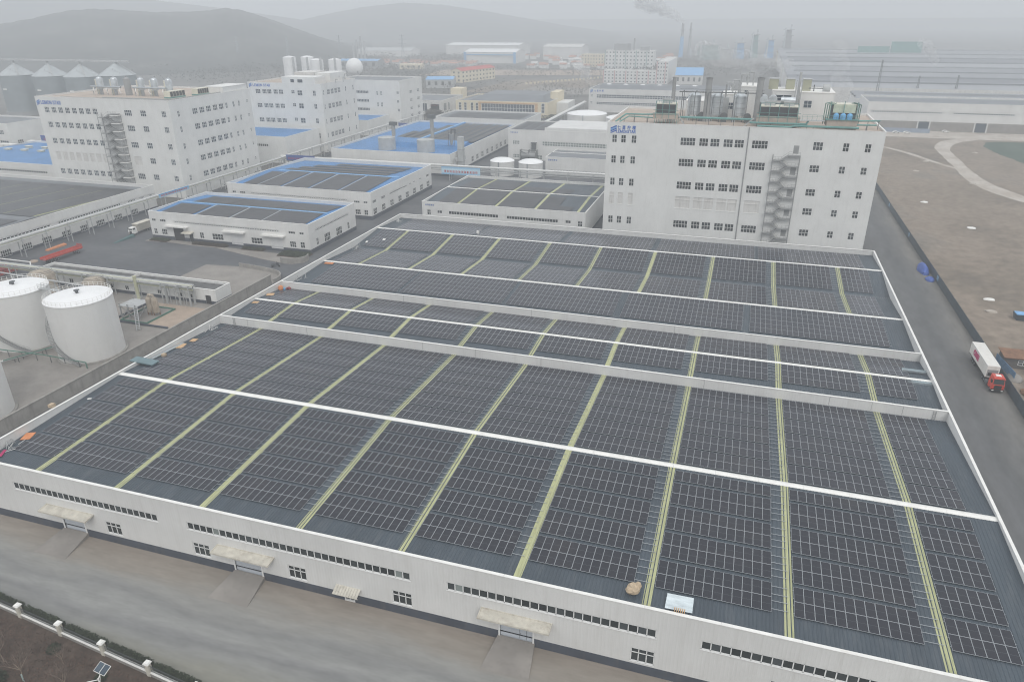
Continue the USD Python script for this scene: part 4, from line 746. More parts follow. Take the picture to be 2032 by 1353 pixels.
part(tower, 'emblem', e1, K['logo']); part(tower, 'emblem_band', e2, K['logo_light'])
for k, ch in enumerate('七星柠檬'): part(tower, 'sign_character', on_wall(letters(ch, 1.15, 'cjk', 1), (0, 150), (1, 0), (0, -1), 58.75 + k * 1.68, 40.1, 1.12), K['logo'])
part(tower, 'sign_lettering', on_wall(letters('LEMOnSTAR', 0.95), (0, 150), (1, 0), (0, -1), 58.5, 38.85, 6.45), K['logo'])
outside_stair('outside_stair', 'dark zigzag steel stair on the front of the sign tower', 108.95, 117.0, 150, [(34.2 - 3.36 * i, 32.6 - 3.38 * i) for i in range(10)], 'grey')
# ------------------------------------------------------------------ tank yard
def storage_tank(label, x, y, R, H, stair=True):
    t = thing('storage_tank', label, 'storage tank', 'big white storage tanks', loc=(x, y, 0))
    part(t, 'shell', MB().rev((0, 0, 0), [(R, 0.35), (R, H)], 56), K['tank'], smooth=60)
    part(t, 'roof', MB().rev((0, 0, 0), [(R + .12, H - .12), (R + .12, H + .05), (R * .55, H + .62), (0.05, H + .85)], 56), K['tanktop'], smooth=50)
    part(t, 'base_ring', MB().rev((0, 0, 0), [(R + .55, 0), (R + .5, .4), (R, .42)], 56), K['concrete'])
    n = 40; a = np.arange(n) * 2 * math.pi / n; ra = MB()
    for q in a: ra.box(R * .985 * math.cos(q) - .03, R * .985 * math.cos(q) + .03, R * .985 * math.sin(q) - .03, R * .985 * math.sin(q) + .03, H + .03, H + 1.15)
    for h in (.6, 1.12):
        for q, r2 in zip(a, np.roll(a, -1)): ra.beam((R * .985 * math.cos(q), R * .985 * math.sin(q), H + h), (R * .985 * math.cos(r2), R * .985 * math.sin(r2), H + h), .045)
    part(t, 'railing', ra, K['coping'])
    part(t, 'vent', MB().cyl((0, 0, H + .8), (0, 0, H + 1.5), .3, 10).cyl((0, 0, H + 1.5), (0, 0, H + 1.65), .65, 10).box(-.9, -.6, .2, .5, H + .7, H + 1.3), K['darksteel'])
    if stair:
        st, rl = MB(), MB(); a0, a1, k = math.radians(-65), math.radians(-215), 60; pts = []
        for i in range(k + 1):
            f = i / k; q = a0 + (a1 - a0) * f; z = .4 + (H - .4) * f; pts.append((math.cos(q), math.sin(q), z))
        for i, (c, s_, z) in enumerate(pts):
            st.hexa([(R * c - .16 * s_ * 0, R * s_, z - .06), ((R + .95) * c, (R + .95) * s_, z - .06), ((R + .95) * c - .3 * s_, (R + .95) * s_ + .3 * c, z - .06), (R * c - .3 * s_, R * s_ + .3 * c, z - .06)], [(R * c, R * s_, z), ((R + .95) * c, (R + .95) * s_, z), ((R + .95) * c - .3 * s_, (R + .95) * s_ + .3 * c, z), (R * c - .3 * s_, R * s_ + .3 * c, z)])
            if i % 3 == 0: rl.cyl(((R + .95) * c, (R + .95) * s_, z), ((R + .95) * c, (R + .95) * s_, z + 1.1), .025, 4)
        for p, q in zip(pts[:-1], pts[1:]):
            for rr in (R + .05, R + .95): st.beam((rr * p[0], rr * p[1], p[2] - .14), (rr * q[0], rr * q[1], q[2] - .14), .06, .3)
            for h in (.6, 1.1): rl.beam(((R + .95) * p[0], (R + .95) * p[1], p[2] + h), ((R + .95) * q[0], (R + .95) * q[1], q[2] + h), .05)
        part(t, 'spiral_stair', st, K['grey']); part(t, 'stair_railing', rl, K['grey'])
    return t
tk = storage_tank('big white storage tank with a curved grey stair winding round it, nearest the concrete wall', -47.2, 25.2, 7.3, 14.7)
def tank_copy(label, x, y): return copy_of(tk, 'storage_tank', (x, y, 0), rz=math.radians(25), label=label)
tank_copy('big white storage tank at the left edge, behind and left of the stair tank', -67.5, 25.4)
tank_copy('white storage tank cut off by the left edge, closest to the camera', -46.0, -6.6)
t = thing('tank_gangway', 'narrow grey gangway linking the two big white tank roofs', 'gangway'); m = MB().box(-60.4, -54.3, 26.0, 27.0, 14.85, 14.95)
for y in (26.0, 27.0):
    for h in (.55, 1.1): m.box(-60.4, -54.3, y - .03, y + .03, 14.95 + h, 15.01 + h)
    for x in np.arange(-60.4, -54.2, 1.0): m.box(x - .03, x + .03, y - .03, y + .03, 14.95, 16.0)
part(t, 'deck', m, K['greypipe'])
t = thing('overhead_walkway', 'thin grey pipe bridge passing behind the white tanks', 'pipe bridge'); part(t, 'pipe', MB().cyl((-110, 45, 9.4), (-62, 43, 9.0), .22, 8).cyl((-110, 45.8, 9.0), (-62, 43.8, 8.6), .16, 8), K['greypipe'])
m = MB()
for k in range(7): m.box(-108 + k * 7.4, -107.75 + k * 7.4, 44.6, 44.9, 0, 9)
part(t, 'post', m, K['greypipe'], kind=None)
for x, y, H, R, lab in ((-90.8, 51, 7.2, 3.6, 'rusty beige vessel with domed top left of the stair tank, behind the white tank'), (-76.2, 55.2, 5.2, 3.1, 'low rusty beige vessel peeping over the stair tank')):
    t = thing('beige_vessel', lab, 'vessel'); part(t, 'shell', MB().rev((x, y, 0), [(R, 0), (R, H), (R * .75, H + .8), (0.1, H + 1.3)], 24), K['brown_tank'], smooth=50)
    part(t, 'railing', MB().rev((x, y, 0), [(R * .9, H + 1.2), (R * .9, H + 1.3)], 16).rev((x, y, 0), [(R * .9, H + .7), (R * .9, H + .78)], 16), K['darksteel'])
# concrete wall along the alley, bending round a planted corner
t = thing('concrete_wall', 'long grey stained concrete wall between the tank yard and the solar warehouse', 'wall')
k = 0
for y in np.arange(-30, 79.5, 6.1):
    y1 = min(y + 6.07, 80.6); part(t, 'wall_panel', MB().box(-33.75, -33.45, y, y1, 0, 3.1), K['concrete']); part(t, 'coping', MB().box(-33.85, -33.35, y, y1 - .005, 3.1, 3.2), K['concrete'])
def curb(pts, w, h, m=None):
    m = m or MB(); pts = np.array(pts, float)
    for a, b in zip(pts[:-1], pts[1:]): m.beam((a[0], a[1], h / 2), (b[0], b[1], h / 2), w, h)
    return m
crn = dense([(-33.6, 80.5), (-33.9, 84.5), (-36, 87.6), (-40, 89.3), (-47, 90.6), (-54, 91.4)], 5)
t = thing('curved_curb_wall', 'low curved concrete curb round the bare planted corner of the yard', 'curb'); part(t, 'curb', curb(crn, .3, 1.3), K['concrete'])
sheet('bare_bed', np.vstack([crn, [(-66, 90), (-66, 68.5), (-36, 68.5), (-33.8, 70)]]), 0.012, K['slab'])
apron = [(-74, 107.8), (-37.0, 106.5), (-36.2, 104.2), (-35.6, 101), (-38.5, 98.4), (-44, 98.6), (-52, 100.2), (-62, 102.8), (-74, 106)]
part(None, 'entrance_apron', MB().prism(apron, 0, .14), K['slab'], kind='structure')
part(None, 'door_apron', MB().prism([(-106, 109.9), (-74, 109.9), (-74, 106.6), (-86, 106.4), (-97, 107.2), (-106, 106.3)], 0, .10), K['slab'], kind='structure')
cw = dense([(-36.2, 104.6), (-35.9, 101.6), (-38.3, 98.9), (-43, 98.6)], 6)
t = thing('curved_curb_wall', 'curved concrete retaining curb at the near corner of the yard warehouse', 'curb'); part(t, 'curb', curb(cw, .3, 2.0), K['concrete'])
for i, (a, b, y0, y1) in enumerate(((-104.8, -97.2, 106.9, 109.7), (-86.2, -72.0, 107.2, 109.7), (-65.2, -56.6, 107.0, 109.7), (-48.6, -37.6, 104.3, 109.7))):
    t = thing('planter_bed', 'planter bed %s from left along the front of the yard warehouse' % ordinal(i), 'planter'); part(t, 'soil', MB().box(a, b, y0, y1, .0, .3), K['bed'])
    n = int((b - a) * (y1 - y0) * 26); c = np.c_[nrg.uniform(a + .2, b - .2, n), nrg.uniform(y0 + .2, y1 - .2, n), nrg.uniform(.3, .85, n)]; v = (c[:, None, :] + nrg.normal(0, .16, (n, 4, 3))).reshape(-1, 3)
    part(t, 'foliage', (v, np.arange(4 * n).reshape(-1, 4)), plain('planter_leaves_%d' % i, ((.06, .075, .04), (.075, .062, .045), (.06, .065, .042), (.055, .07, .042))[i], .8, var=.4, scale=1.5), kind='stuff')
# low service building with a dark flat roof
lS = [(-47.4, -45.8, 1.15, 2.45, 2, 1), (-51.8, -50.2, 1.15, 2.45, 2, 1), (-59, -57.6, 1.15, 2.45, 2, 1), (-70.8, -69.4, 1.15, 2.55, 2, 1), (-76.1, -74.5, 1.2, 2.6, 2, 1), (-84, -82.4, 1.2, 2.6, 2, 1), (-92, -90.4, 1.2, 2.6, 2, 1)]
lb_ = shell('service_building', 'low white service building with a dark flat roof between tanks and yard', 'building', -104.4, -38.4, 60.5, 67.2, 4.4, 'darkroof' if 'darkroof' in K else 'roof_grey', 'render', plinth=.95, S=op(lS) + [(-42.1, -40.2, 0, 2.6)], par=.75)
wins(lb_, sface(0, 60.5), lS, w=.1); part(lb_, 'door', MB().box(-42.1, -40.2, 60.62, 60.66, 0, 2.6), K['dark'])
part(lb_, 'dark_roof_felt', MB().box(-104.05, -70.6, 60.85, 66.85, 3.66, 3.72).box(-70.2, -38.75, 60.85, 66.85, 3.66, 3.72), plain('roof_felt', (.10, .10, .10), .95, var=.3, scale=.4, dirt=(.17, .16, .15), dirt_amt=.6), kind='stuff')
part(lb_, 'roof_divider', MB().box(-70.55, -70.25, 60.85, 66.85, 3.66, 4.42), K['stained'])
# pipe racks
def rack(name, label, axis, a, b, c, z, step, pipes, pk='greypipe', width=2.2, zlow=None, cat='pipe rack', skip=()):
    """axis 'x' or 'y': runs from a to b along it, centred on c across; pipes: (offset across, z, radius, material)"""
    t = thing(name, label, cat); P = (lambda s, o, zz_: (s, c + o, zz_)) if axis == 'x' else (lambda s, o, zz_: (c + o, s, zz_))
    for s in np.arange(a + .5, b, step):
        if any(lo < s < hi for lo, hi in skip): continue
        for o in (-width / 2, width / 2): part(t, 'post', MB().beam(P(s, o, 0), P(s, o, z), .24), K[pk])
        m = MB()
        for zz_ in (z - .1, z - 1.35): m.beam(P(s, -width / 2 - .3, zz_), P(s, width / 2 + .3, zz_), .18, .2)
        part(t, 'crossbeam', m, K[pk])
    m = MB()
    for o in (-width / 2, width / 2): m.beam(P(a, o, z - .2), P(b, o, z - .2), .14, .22)
    part(t, 'girder', m, K[pk])
    for o, zz_, r, mk in pipes: part(t, 'pipe', MB().cyl(P(a, o, zz_), P(b, o, zz_), r, 10), K[mk])
    return t
rack('pipe_rack', 'long grey pipe rack along the left road beside the grey roofed warehouse', 'y', 40, 236, -132.0, 7.0, 9.6, [(.75, 7.15, .20, 'whitepipe'), (.25, 7.12, .15, 'greypipe'), (-.5, 7.15, .2, 'greypipe'), (.4, 5.9, .25, 'whitepipe'), (-.1, 5.85, .17, 'greypipe'), (-.7, 5.9, .2, 'yellowpipe')])
rack('pipe_rack', 'far stretch of grey pipe rack beside the second production building', 'y', 238, 420, -133.0, 7.0, 12, [(.7, 7.2, .25, 'whitepipe'), (0, 7.15, .2, 'greypipe'), (-.6, 5.9, .25, 'whitepipe')])
rack('pipe_rack', 'white pipe rack crossing between the blue roofed warehouses and past the sign tower', 'x', -134, 56, 235.8, 7.0, 12, [(-.6, 7.25, .42, 'whitepipe'), (.4, 7.15, .25, 'greypipe'), (-.5, 5.7, .30, 'greypipe'), (.4, 5.65, .22, 'whitepipe'), (-.9, 5.0, .2, 'greypipe')], width=2.4)
rack('pipe_rack', 'pale pipe rack behind the farthest blue roofed warehouse', 'x', -110, -6, 362, 8.5, 14, [(-.5, 8.8, .6, 'whitepipe'), (.5, 8.6, .4, 'whitepipe')])
rack('pipe_rack', 'white pipe rack running away towards the offices in the centre', 'y', 330, 520, -31, 7.5, 14, [(-.6, 7.9, .55, 'whitepipe'), (.5, 7.7, .4, 'whitepipe'), (0, 6.0, .3, 'greypipe')])
rack('pipe_rack', 'pale yellow and grey pipe rack in front of the low service building', 'x', -121, -43.5, 58.0, 6.0, 9.5, [(-.8, 6.2, .16, 'greypipe'), (-.4, 6.2, .2, 'yellowpipe'), (0, 6.18, .12, 'whitepipe'), (.5, 6.2, .22, 'greypipe'), (-.3, 4.9, .15, 'yellowpipe'), (.4, 4.9, .18, 'greypipe')], pk='greypipe', width=1.9)
t = thing('white_header_pipe', 'white header pipe with a bent end at the left edge above the banner', 'pipe'); part(t, 'tube', MB().pipe([(-150, 62.5, 5.6), (-108.5, 62.5, 5.6), (-105.5, 60, 5.3), (-105.5, 58.6, 4.2)], .17), K['whitepipe'])
t = thing('yellow_riser', 'thick pale yellow vertical pipe standing before the low service building', 'pipe'); part(t, 'riser', MB().cyl((-62.9, 57.2, 0), (-62.9, 57.2, 7.2), .48, 12), K['yellowpipe']); part(t, 'cap', MB().cyl((-62.9, 57.2, 7.2), (-62.9, 57.2, 7.35), .6, 12), K['yellowpipe'])
for i, (x, y, a, b) in enumerate(((-49.5, 57, 5.2, 1.3), (-54, 56.8, 5.4, .9), (-46.5, 57.6, 4.6, .8))):
    t = thing('pump_frame', 'small grey pipe frame %s from left, near the low white service building' % ordinal((1, 0, 2)[i]), 'pipe frame'); m = MB()
    for dx in (0, 1.6):
        for dy in (0, 1.2): m.box(x + dx, x + dx + .16, y + dy, y + dy + .16, 0, a)
    for z in (a, a - b): m.box(x - .1, x + 1.9, y, y + .14, z, z + .14).box(x - .1, x + 1.9, y + 1.2, y + 1.34, z, z + .14)
    m.pipe([(x + .8, y + .6, 0), (x + .8, y + .6, a + .5), (x + 2.4, y + .6, a + .5)], .14); part(t, 'frame', m, K['greypipe'])
# bunded pad with filter frame and vessel
part(None, 'tan_paving', MB().prism([(-57.5, 42.9), (-39.8, 42.5), (-38.6, 57), (-57.5, 57)], .0, .016), K['tan'], kind='structure')
t = thing('bund', 'green edged bund pad round the filter frame in the tank yard', 'bund'); part(t, 'pad', MB().box(-56.2, -47.5, 43.4, 53.9, 0, .12), K['slab'])
m = MB()
for q in ((-56.3, -47.4, 43.2, 43.5), (-56.3, -47.4, 53.8, 54.1), (-56.3, -56.0, 43.5, 53.8), (-47.7, -47.4, 43.5, 53.8)): m.box(*q, 0, .42)
part(t, 'curb', m, K['green'])
t = thing('navy_curb', 'dark navy curb bounding the tan paving in the tank yard', 'curb'); part(t, 'curb', MB().box(-58.4, -39.8, 42.2, 42.55, 0, .5).box(-58.4, -58.05, 42.55, 57, 0, .5), K['plinth'])
t = thing('steel_platform', 'grey steel platform frame with a short stair in the tank yard', 'steel frame'); m = MB(); x0, x1, y0, y1 = -56.8, -51.6, 44.6, 49.6
for x in (x0, (x0 + x1) / 2, x1):
    for y in (y0, y1): m.box(x - .12, x + .12, y - .12, y + .12, 0, 4.4)
m.beam((x0, y0, .3), (x1, y0, 3.8), .14).beam((x1, y0, .3), (x0, y0, 3.8), .14).beam((x0, y0, .4), (x0, y1, 3.8), .14).beam((x1, y0, .3), (x1, y1, 3.8), .14); part(t, 'post', m, K['grey'])
m = MB().box(x0 - .3, x1 + .3, y0 - .3, y1 + .3, 3.8, 3.95)
for y in (y0 - .25, y1 + .25):
    for h in (.55, 1.1): m.box(x0 - .3, x1 + .3, y - .03, y + .03, 3.95 + h, 4.01 + h)
part(t, 'deck', m, K['greypipe'])
m = MB()
for d in (0, 1.0): m.beam((-51.6 + d * .5, 44.2 + d * .6, 3.9), (-46.6 + d * .5, 38.8 + d * .6, .1), .1, .32).beam((-51.6 + d * .5, 44.2 + d * .6, 4.9), (-46.6 + d * .5, 38.8 + d * .6, 1.1), .06)
for k in range(14): f = (k + .5) / 14; m.beam((-51.6 + 5 * f, 44.2 - 5.4 * f, 3.9 - 3.8 * f), (-51.1 + 5 * f, 44.8 - 5.4 * f, 3.9 - 3.8 * f), .26, .05)
part(t, 'stair', m, K['greypipe'])
t = thing('filter_vessel', 'upright beige filter vessel with rounded arch pipe beside the grey frame', 'vessel'); m = MB()
for x in (-51.2, -49.3): m.rev((x, 49.2, 0), [(.2, .6), (.85, 1.0), (.85, 4.6), (.6, 5.2), (.1, 5.45)], 14)
m.pipe([(-51.2, 49.2, 5.3), (-50.9, 49.2, 5.9), (-49.6, 49.2, 5.9), (-49.3, 49.2, 5.3)], .35); part(t, 'shell', m, K['brown_tank'], smooth=50); part(t, 'legs', MB().box(-51.9, -51.7, 48.6, 48.8, 0, 1.4).box(-50.7, -50.5, 48.6, 48.8, 0, 1.4).box(-49.9, -49.7, 48.6, 48.8, 0, 1.4).box(-48.8, -48.6, 49.6, 49.8, 0, 1.4), K['rust'])
# pipes on low stands among the tanks
for i, (pts, r, mk, lab) in enumerate((([(-75, 16.4, 1.8), (-54.2, 17.6, 1.8), (-41.2, 17.6, 1.6), (-41.2, 17.6, .1)], .13, 'green', 'green pipe on thin stands crossing in front of the stair tank'), ([(-62, 12.6, 1.0), (-56.8, 23.3, 1.0), (-56.4, 33, 1.0)], .2, 'greypipe', 'grey pipe bundle running between the two white tanks'), ([(-61, 12.8, 1.5), (-55.8, 23.5, 1.5), (-55.4, 33, 1.5)], .14, 'green', 'green pipe above the grey bundle between the white tanks'), ([(-63.4, 13.4, .5), (-58.4, 23.3, .5), (-58, 31, .5)], .22, 'whitepipe', 'white pipe close to the slab between the white tanks'))):
    t = thing('yard_pipe', lab, 'pipe'); part(t, 'tube', MB().pipe(pts, r), K[mk]); m = MB(); pa = np.array(pts)
    for a, b in zip(pa[:-1], pa[1:]):
        L = np.linalg.norm(b - a); n = max(1, int(L / 4))
        for k in range(n): p = a + (b - a) * (k + .5) / n; m.box(p[0] - .06, p[0] + .06, p[1] - .06, p[1] + .06, 0, p[2])
    part(t, 'stand', m, K['darksteel'])
# banners on the racks
def banner(label, o, u, n, a, b, z0, z1, bg, fg, cells, seed):
    t = thing('banner', label, 'banner', loc=None); o3, u3, n3 = np.array([*o, 0.]), np.array([*u, 0.]), np.array([*n, 0.])
    f = [o3 + u3 * x + [0, 0, z] for x, z in ((a, z0), (b, z0), (b, z1), (a, z1))]; part(t, 'cloth', MB().hexa([p - n3 * .03 for p in f], f), K[bg])
    h = (z1 - z0) * .5; L = b - a; gap = L * .05; half = cells // 2; hw = (L * .86 - gap) / cells
    tm = strokes(cells, min(h, hw / 1.12), seed); v, fc = on_wall(tm, o, u, n, a + L * .07, z0 + (z1 - z0) * .24, L * .86); part(t, 'lettering', (v, fc), K[fg]); return t
K['banner_blue'] = mat('banner_blue_to_white', {'g': ('geometry', {}), 's': ('separate_xyz', {}), 'mr': ('map_range', {'from_min': 2.9, 'from_max': 7.2}), 'r': ('rgb_ramp', {'ramp': [(0, (.10, .36, .62)), (.25, (.45, .62, .74)), (.6, (.50, .66, .76)), (1, (.08, .32, .60))]}), 'p': ('principled_bsdf', {'roughness': .6})}, [('g.position', 's.vector'), ('s.z', 'mr.value'), ('mr.result', 'r.fac'), ('r.color', 'p.base_color')], surface='p.BSDF')
K['banner_navy'] = plain('banner_navy', (.045, .09, .30), .6, var=.1)
banner('sky blue banner with red characters hung on the rack left of the low solar hall', (0, 234.3), (1, 0), (0, -1), -41.6, -21.2, 3.0, 6.8, 'banner_blue', 'bannerred', 12, 21)
banner('dark blue banner with pinkish characters on the rack at the left crossing', (0, 234.3), (1, 0), (0, -1), -130, -112.8, 5.2, 8.2, 'banner_navy', 'magenta', 12, 22)
banner('pale blue banner with red characters along the left pipe rack', (-130.7, 0), (0, 1), (1, 0), 142.8, 161, 5.8, 7.4, 'banner_blue', 'bannerred', 12, 23)
banner('light blue banner with red characters at the left picture edge', (0, 61.9), (1, 0), (0, -1), -128, -115.6, 3.0, 4.7, 'banner_blue', 'bannerred', 8, 24)
banner('dark blue banner left of the far annex, partly hidden by the warehouse duct', (0, 361), (1, 0), (0, -1), -126, -100, 4.2, 8.0, 'banner_navy', 'logo_light', 12, 25)
banner('violet blue banner behind the blue vent hall at the far left', (0, 226), (1, 0), (0, -1), -287, -255, 8.0, 13.0, 'banner_navy', 'magenta', 10, 26)
# domed tanks
def domed(label, x, y, R, H):
    t = thing('domed_tank', label, 'tank', 'white domed tanks', loc=(x, y, 0)); part(t, 'shell', MB().rev((0, 0, 0), [(R, 0), (R, H)], 40), K['tank'], smooth=60)
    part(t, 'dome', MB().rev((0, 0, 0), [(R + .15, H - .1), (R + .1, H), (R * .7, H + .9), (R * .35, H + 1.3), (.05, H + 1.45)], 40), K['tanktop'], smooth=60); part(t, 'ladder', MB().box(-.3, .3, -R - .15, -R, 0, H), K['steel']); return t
domed('left one of the two white domed tanks before the tall plain building', -17.0, 256, 6.1, 7.1); domed('right one of the two white domed tanks before the tall plain building', -1.9, 256, 6.1, 7.1)
domed('farther wide white domed tank rising behind the tall plain building', 6, 352, 12, 19.5); domed('wide white domed tank behind the plain building, next to the sign tower', 33, 345, 13.5, 18.8)

# ------------------------------------------------------------------ vehicles
def wheel(parent, x, y, r, w=.3):
    q = part(parent, 'wheel', MB().cyl((x - w / 2, y, r), (x + w / 2, y, r), r, 14), K['tyre']); part(q, 'hub', MB().cyl((x - w / 2 - .015, y, r), (x + w / 2 + .015, y, r), r * .45, 8), K['steel'])
def cab(parent, x0, x1, y0, y1, z0, z1, mk):
    """flat fronted lorry cab facing -Y"""
    ch = .18; m = MB().hexa([(x0, y0 + .1, z0), (x1, y0 + .1, z0), (x1, y1, z0), (x0, y1, z0)], [(x0, y0, z0 + 1.3), (x1, y0, z0 + 1.3), (x1, y1, z0 + 1.3), (x0, y1, z0 + 1.3)])
    m.hexa([(x0, y0, z0 + 1.3), (x1, y0, z0 + 1.3), (x1, y1, z0 + 1.3), (x0, y1, z0 + 1.3)], [(x0 + ch, y0 + .45, z1), (x1 - ch, y0 + .45, z1), (x1 - ch, y1 - .1, z1), (x0 + ch, y1 - .1, z1)]); b = part(parent, 'cab', m, K[mk])
    f = lambda z, d: y0 - d + .45 * (z - z0 - 1.3) / (z1 - z0 - 1.3)
    za, zb = z0 + 1.4, z1 - .35; part(b, 'windscreen', MB().hexa([(x0 + .15, f(za, .01), za), (x1 - .15, f(za, .01), za), (x1 - .25, f(zb, .01), zb), (x0 + .25, f(zb, .01), zb)], [(x0 + .15, f(za, .03), za + .001), (x1 - .15, f(za, .03), za + .001), (x1 - .25, f(zb, .03), zb + .001), (x0 + .25, f(zb, .03), zb + .001)]), K['pane'])
    part(b, 'grille', MB().box(x0 + .5, x1 - .5, y0 - .03, y0 + .1, z0 + .35, z0 + 1.15), K['black']); part(b, 'bumper', MB().box(x0, x1, y0 - .12, y0 + .25, z0 - .25, z0 + .25), K['black'])
    for x in (x0 + .12, x1 - .5): part(b, 'headlight', MB().box(x, x + .38, y0 - .14, y0 - .12, z0 - .1, z0 + .12), K['coping'])
    for x, s in ((x0, -1), (x1, 1)): part(b, 'mirror', MB().box(min(x, x + s * .3), max(x, x + s * .3), y0 + .25, y0 + .4, z0 + 1.6, z0 + 2.2), K['black']); part(b, 'side_window', MB().box(x - .012, x + .012, y0 + .55, y0 + 1.4, z0 + 1.45, z0 + 2.1), K['pane'])
    return b
t = thing('semi_truck', 'red semi truck parked beside the dark fence, facing the camera', 'truck'); b = cab(t, 157.1, 159.5, 65.9, 68.5, .7, 3.55, 'red'); part(b, 'roof_hatch', MB().box(157.8, 158.8, 66.9, 67.8, 3.56, 3.66), K['coping']); part(b, 'sun_visor', MB().box(157.2, 159.4, 65.95, 66.25, 3.3, 3.42), K['red'])
part(t, 'chassis', MB().box(157.5, 159.1, 66.4, 84.2, .8, 1.25).box(157.0, 159.5, 70.6, 84.2, 1.22, 1.38), K['black'])
for y in (66.9, 71.4, 72.7, 79.6, 80.9, 82.2):
    for x in (157.25, 159.3): wheel(t, x, y, .5)
part(t, 'fuel_tank', MB().box(156.95, 157.5, 68.8, 70.4, .5, 1.15), K['darksteel'])
t = thing('shipping_container', 'white refrigerated shipping container with magenta letters on the semi truck', 'container'); x0, x1, y0, y1, z0, z1 = 157.0, 159.46, 70.9, 84.2, 1.39, 4.1
part(t, 'box', MB().box(x0, x1, y0, y1, z0, z1), plain('container_white', (.70, .68, .64), .45, var=.05, dirt=(.4, .35, .28), dirt_amt=.3)); m = MB()
for x in (x0 - .03, x1 - .09):
    for y in (y0 - .03, y1 - .12): m.box(x, x + .12, y, y + .15, z0, z1 + .03)
for x in (x0 - .03, x1 - .09): m.box(x, x + .12, y0 + .12, y1 - .12, z1 - .1, z1 + .03)
part(t, 'corner_frame', m, K['coping']); part(t, 'cooling_unit', MB().box(x0 + .2, x1 - .2, y0 - .06, y0, z0 + .2, z1 - .9), K['grey']); part(t, 'cooling_grille', MB().box(x0 + .4, x1 - .4, y0 - .08, y0 - .06, z0 + .4, z0 + 1.1), K['black'])
part(t, 'lettering', on_wall(letters('ONE', 1.15, bold=5), (x0, 0), (0, -1), (-1, 0), -81.4, z0 + .85, 4.3), K['magenta'])
def car(label, x, y, rz, mk='coping'):
    t = thing('parked_car', label, 'car', 'white cars parked by the far factory', loc=(x, y, 0), rz=rz)
    m = MB().hexa([(-2.2, -.85, .35), (2.2, -.85, .35), (2.2, .85, .35), (-2.2, .85, .35)], [(-2.2, -.85, .85), (2.15, -.85, .78), (2.15, .85, .78), (-2.2, .85, .85)]); m.hexa([(-1.9, -.82, .84), (1.1, -.82, .8), (1.1, .82, .8), (-1.9, .82, .84)], [(-1.4, -.68, 1.42), (.35, -.68, 1.42), (.35, .68, 1.42), (-1.4, .68, 1.42)]); part(t, 'body', m, K[mk])
    part(t, 'window', MB().box(-1.3, .3, -.80, -.78, .95, 1.3).box(-1.3, .3, .78, .80, .95, 1.3).hexa([(.55, -.7, .95), (.9, -.7, .86), (.9, .7, .86), (.55, .7, .95)], [(.42, -.6, 1.38), (.6, -.66, 1.1), (.6, .66, 1.1), (.42, .6, 1.38)]), K['pane'])
    for wx in (-1.35, 1.4):
        for wy in (-.8, .8): part(t, 'wheel', MB().cyl((wx, wy - .1, .33), (wx, wy + .1, .33), .33, 10), K['tyre'])
car('white car, left of the pair parked by the far blue fence', 196.6, 457.5, .1); car('white car, right of the pair parked by the far blue fence', 203.4, 458.4, .15); car('single white car parked further right below the far factory wall', 229, 470, -.1)
t = thing('flatbed_trailer', 'long red flatbed trailer standing on the left road', 'trailer'); part(t, 'deck', MB().hexa([(-119.6, 74.6, 1.3), (-117.2, 74.6, 1.3), (-116.9, 89.2, 1.3), (-119.3, 89.2, 1.3)], [(-119.6, 74.6, 1.6), (-117.2, 74.6, 1.6), (-116.9, 89.2, 1.6), (-119.3, 89.2, 1.6)]), K['darkred'])
part(t, 'side_board', MB().beam((-119.65, 74.6, 1.9), (-119.35, 89.2, 1.9), .08, .6).beam((-117.15, 74.6, 1.9), (-116.85, 89.2, 1.9), .08, .6), K['red']); part(t, 'headboard', MB().box(-119.3, -116.9, 89.1, 89.25, 1.6, 3.0), K['darkred'])
for y in (76.5, 77.9, 79.3, 87.3):
    for x in (-119.2, -117.4): wheel(t, x + (y - 74) * .02, y, .5)
for i, (x, y) in enumerate(((-119.5, 60.5), (-124.5, 57.0))):
    t = thing('red_lorry', 'dark red lorry body at the left edge, %s of two behind the white tank' % ('right' if not i else 'left'), 'lorry'); part(t, 'body', MB().box(x - 1.25, x + 1.25, y - 4, y + 5, 1.2, 2.9), K['darkred']); m = MB()
    for k in range(9): m.box(x + 1.25, x + 1.31, y - 3.9 + k, y - 3.75 + k, 1.2, 2.9)
    part(t, 'stake', m, K['red']); b = cab(t, x - 1.2, x + 1.2, y - 6.5, y - 4.4, .7, 3.0, 'darkred')
    for yy in (y - 5.4, y + 2, y + 3.3):
        for xx in (x - 1, x + 1): wheel(t, xx, yy, .48)
t = thing('box_lorry', 'white lorry with a dusty beige box parked at the left end of the yard warehouse', 'lorry'); part(t, 'box', MB().box(-117.6, -115.1, 113.2, 120.8, 1.0, 3.6), plain('dusty_beige_box', (.33, .31, .27), .7, var=.2)); part(t, 'roof', MB().box(-117.7, -115.0, 113.1, 120.9, 3.6, 3.75), K['canopy']); b = cab(t, -117.4, -115.3, 110.6, 112.9, .6, 2.9, 'coping')
for yy in (111.6, 117.8, 119):
    for xx in (-117.2, -115.5): wheel(t, xx, yy, .45)
part(None, 'green_tarpaulin', MB().hexa([(-115.2, 100.6, .02), (-114.2, 100.4, .02), (-113.4, 109.6, .02), (-115.6, 110.2, .02)], [(-115.1, 100.7, .15), (-114.3, 100.5, .15), (-113.6, 109.4, .9), (-115.2, 110.0, .9)]), plain('faded_green_tarp', (.05, .12, .12), .7, var=.3), label='long faded green tarpaulin lying on the road before the box lorry', cat='tarpaulin')
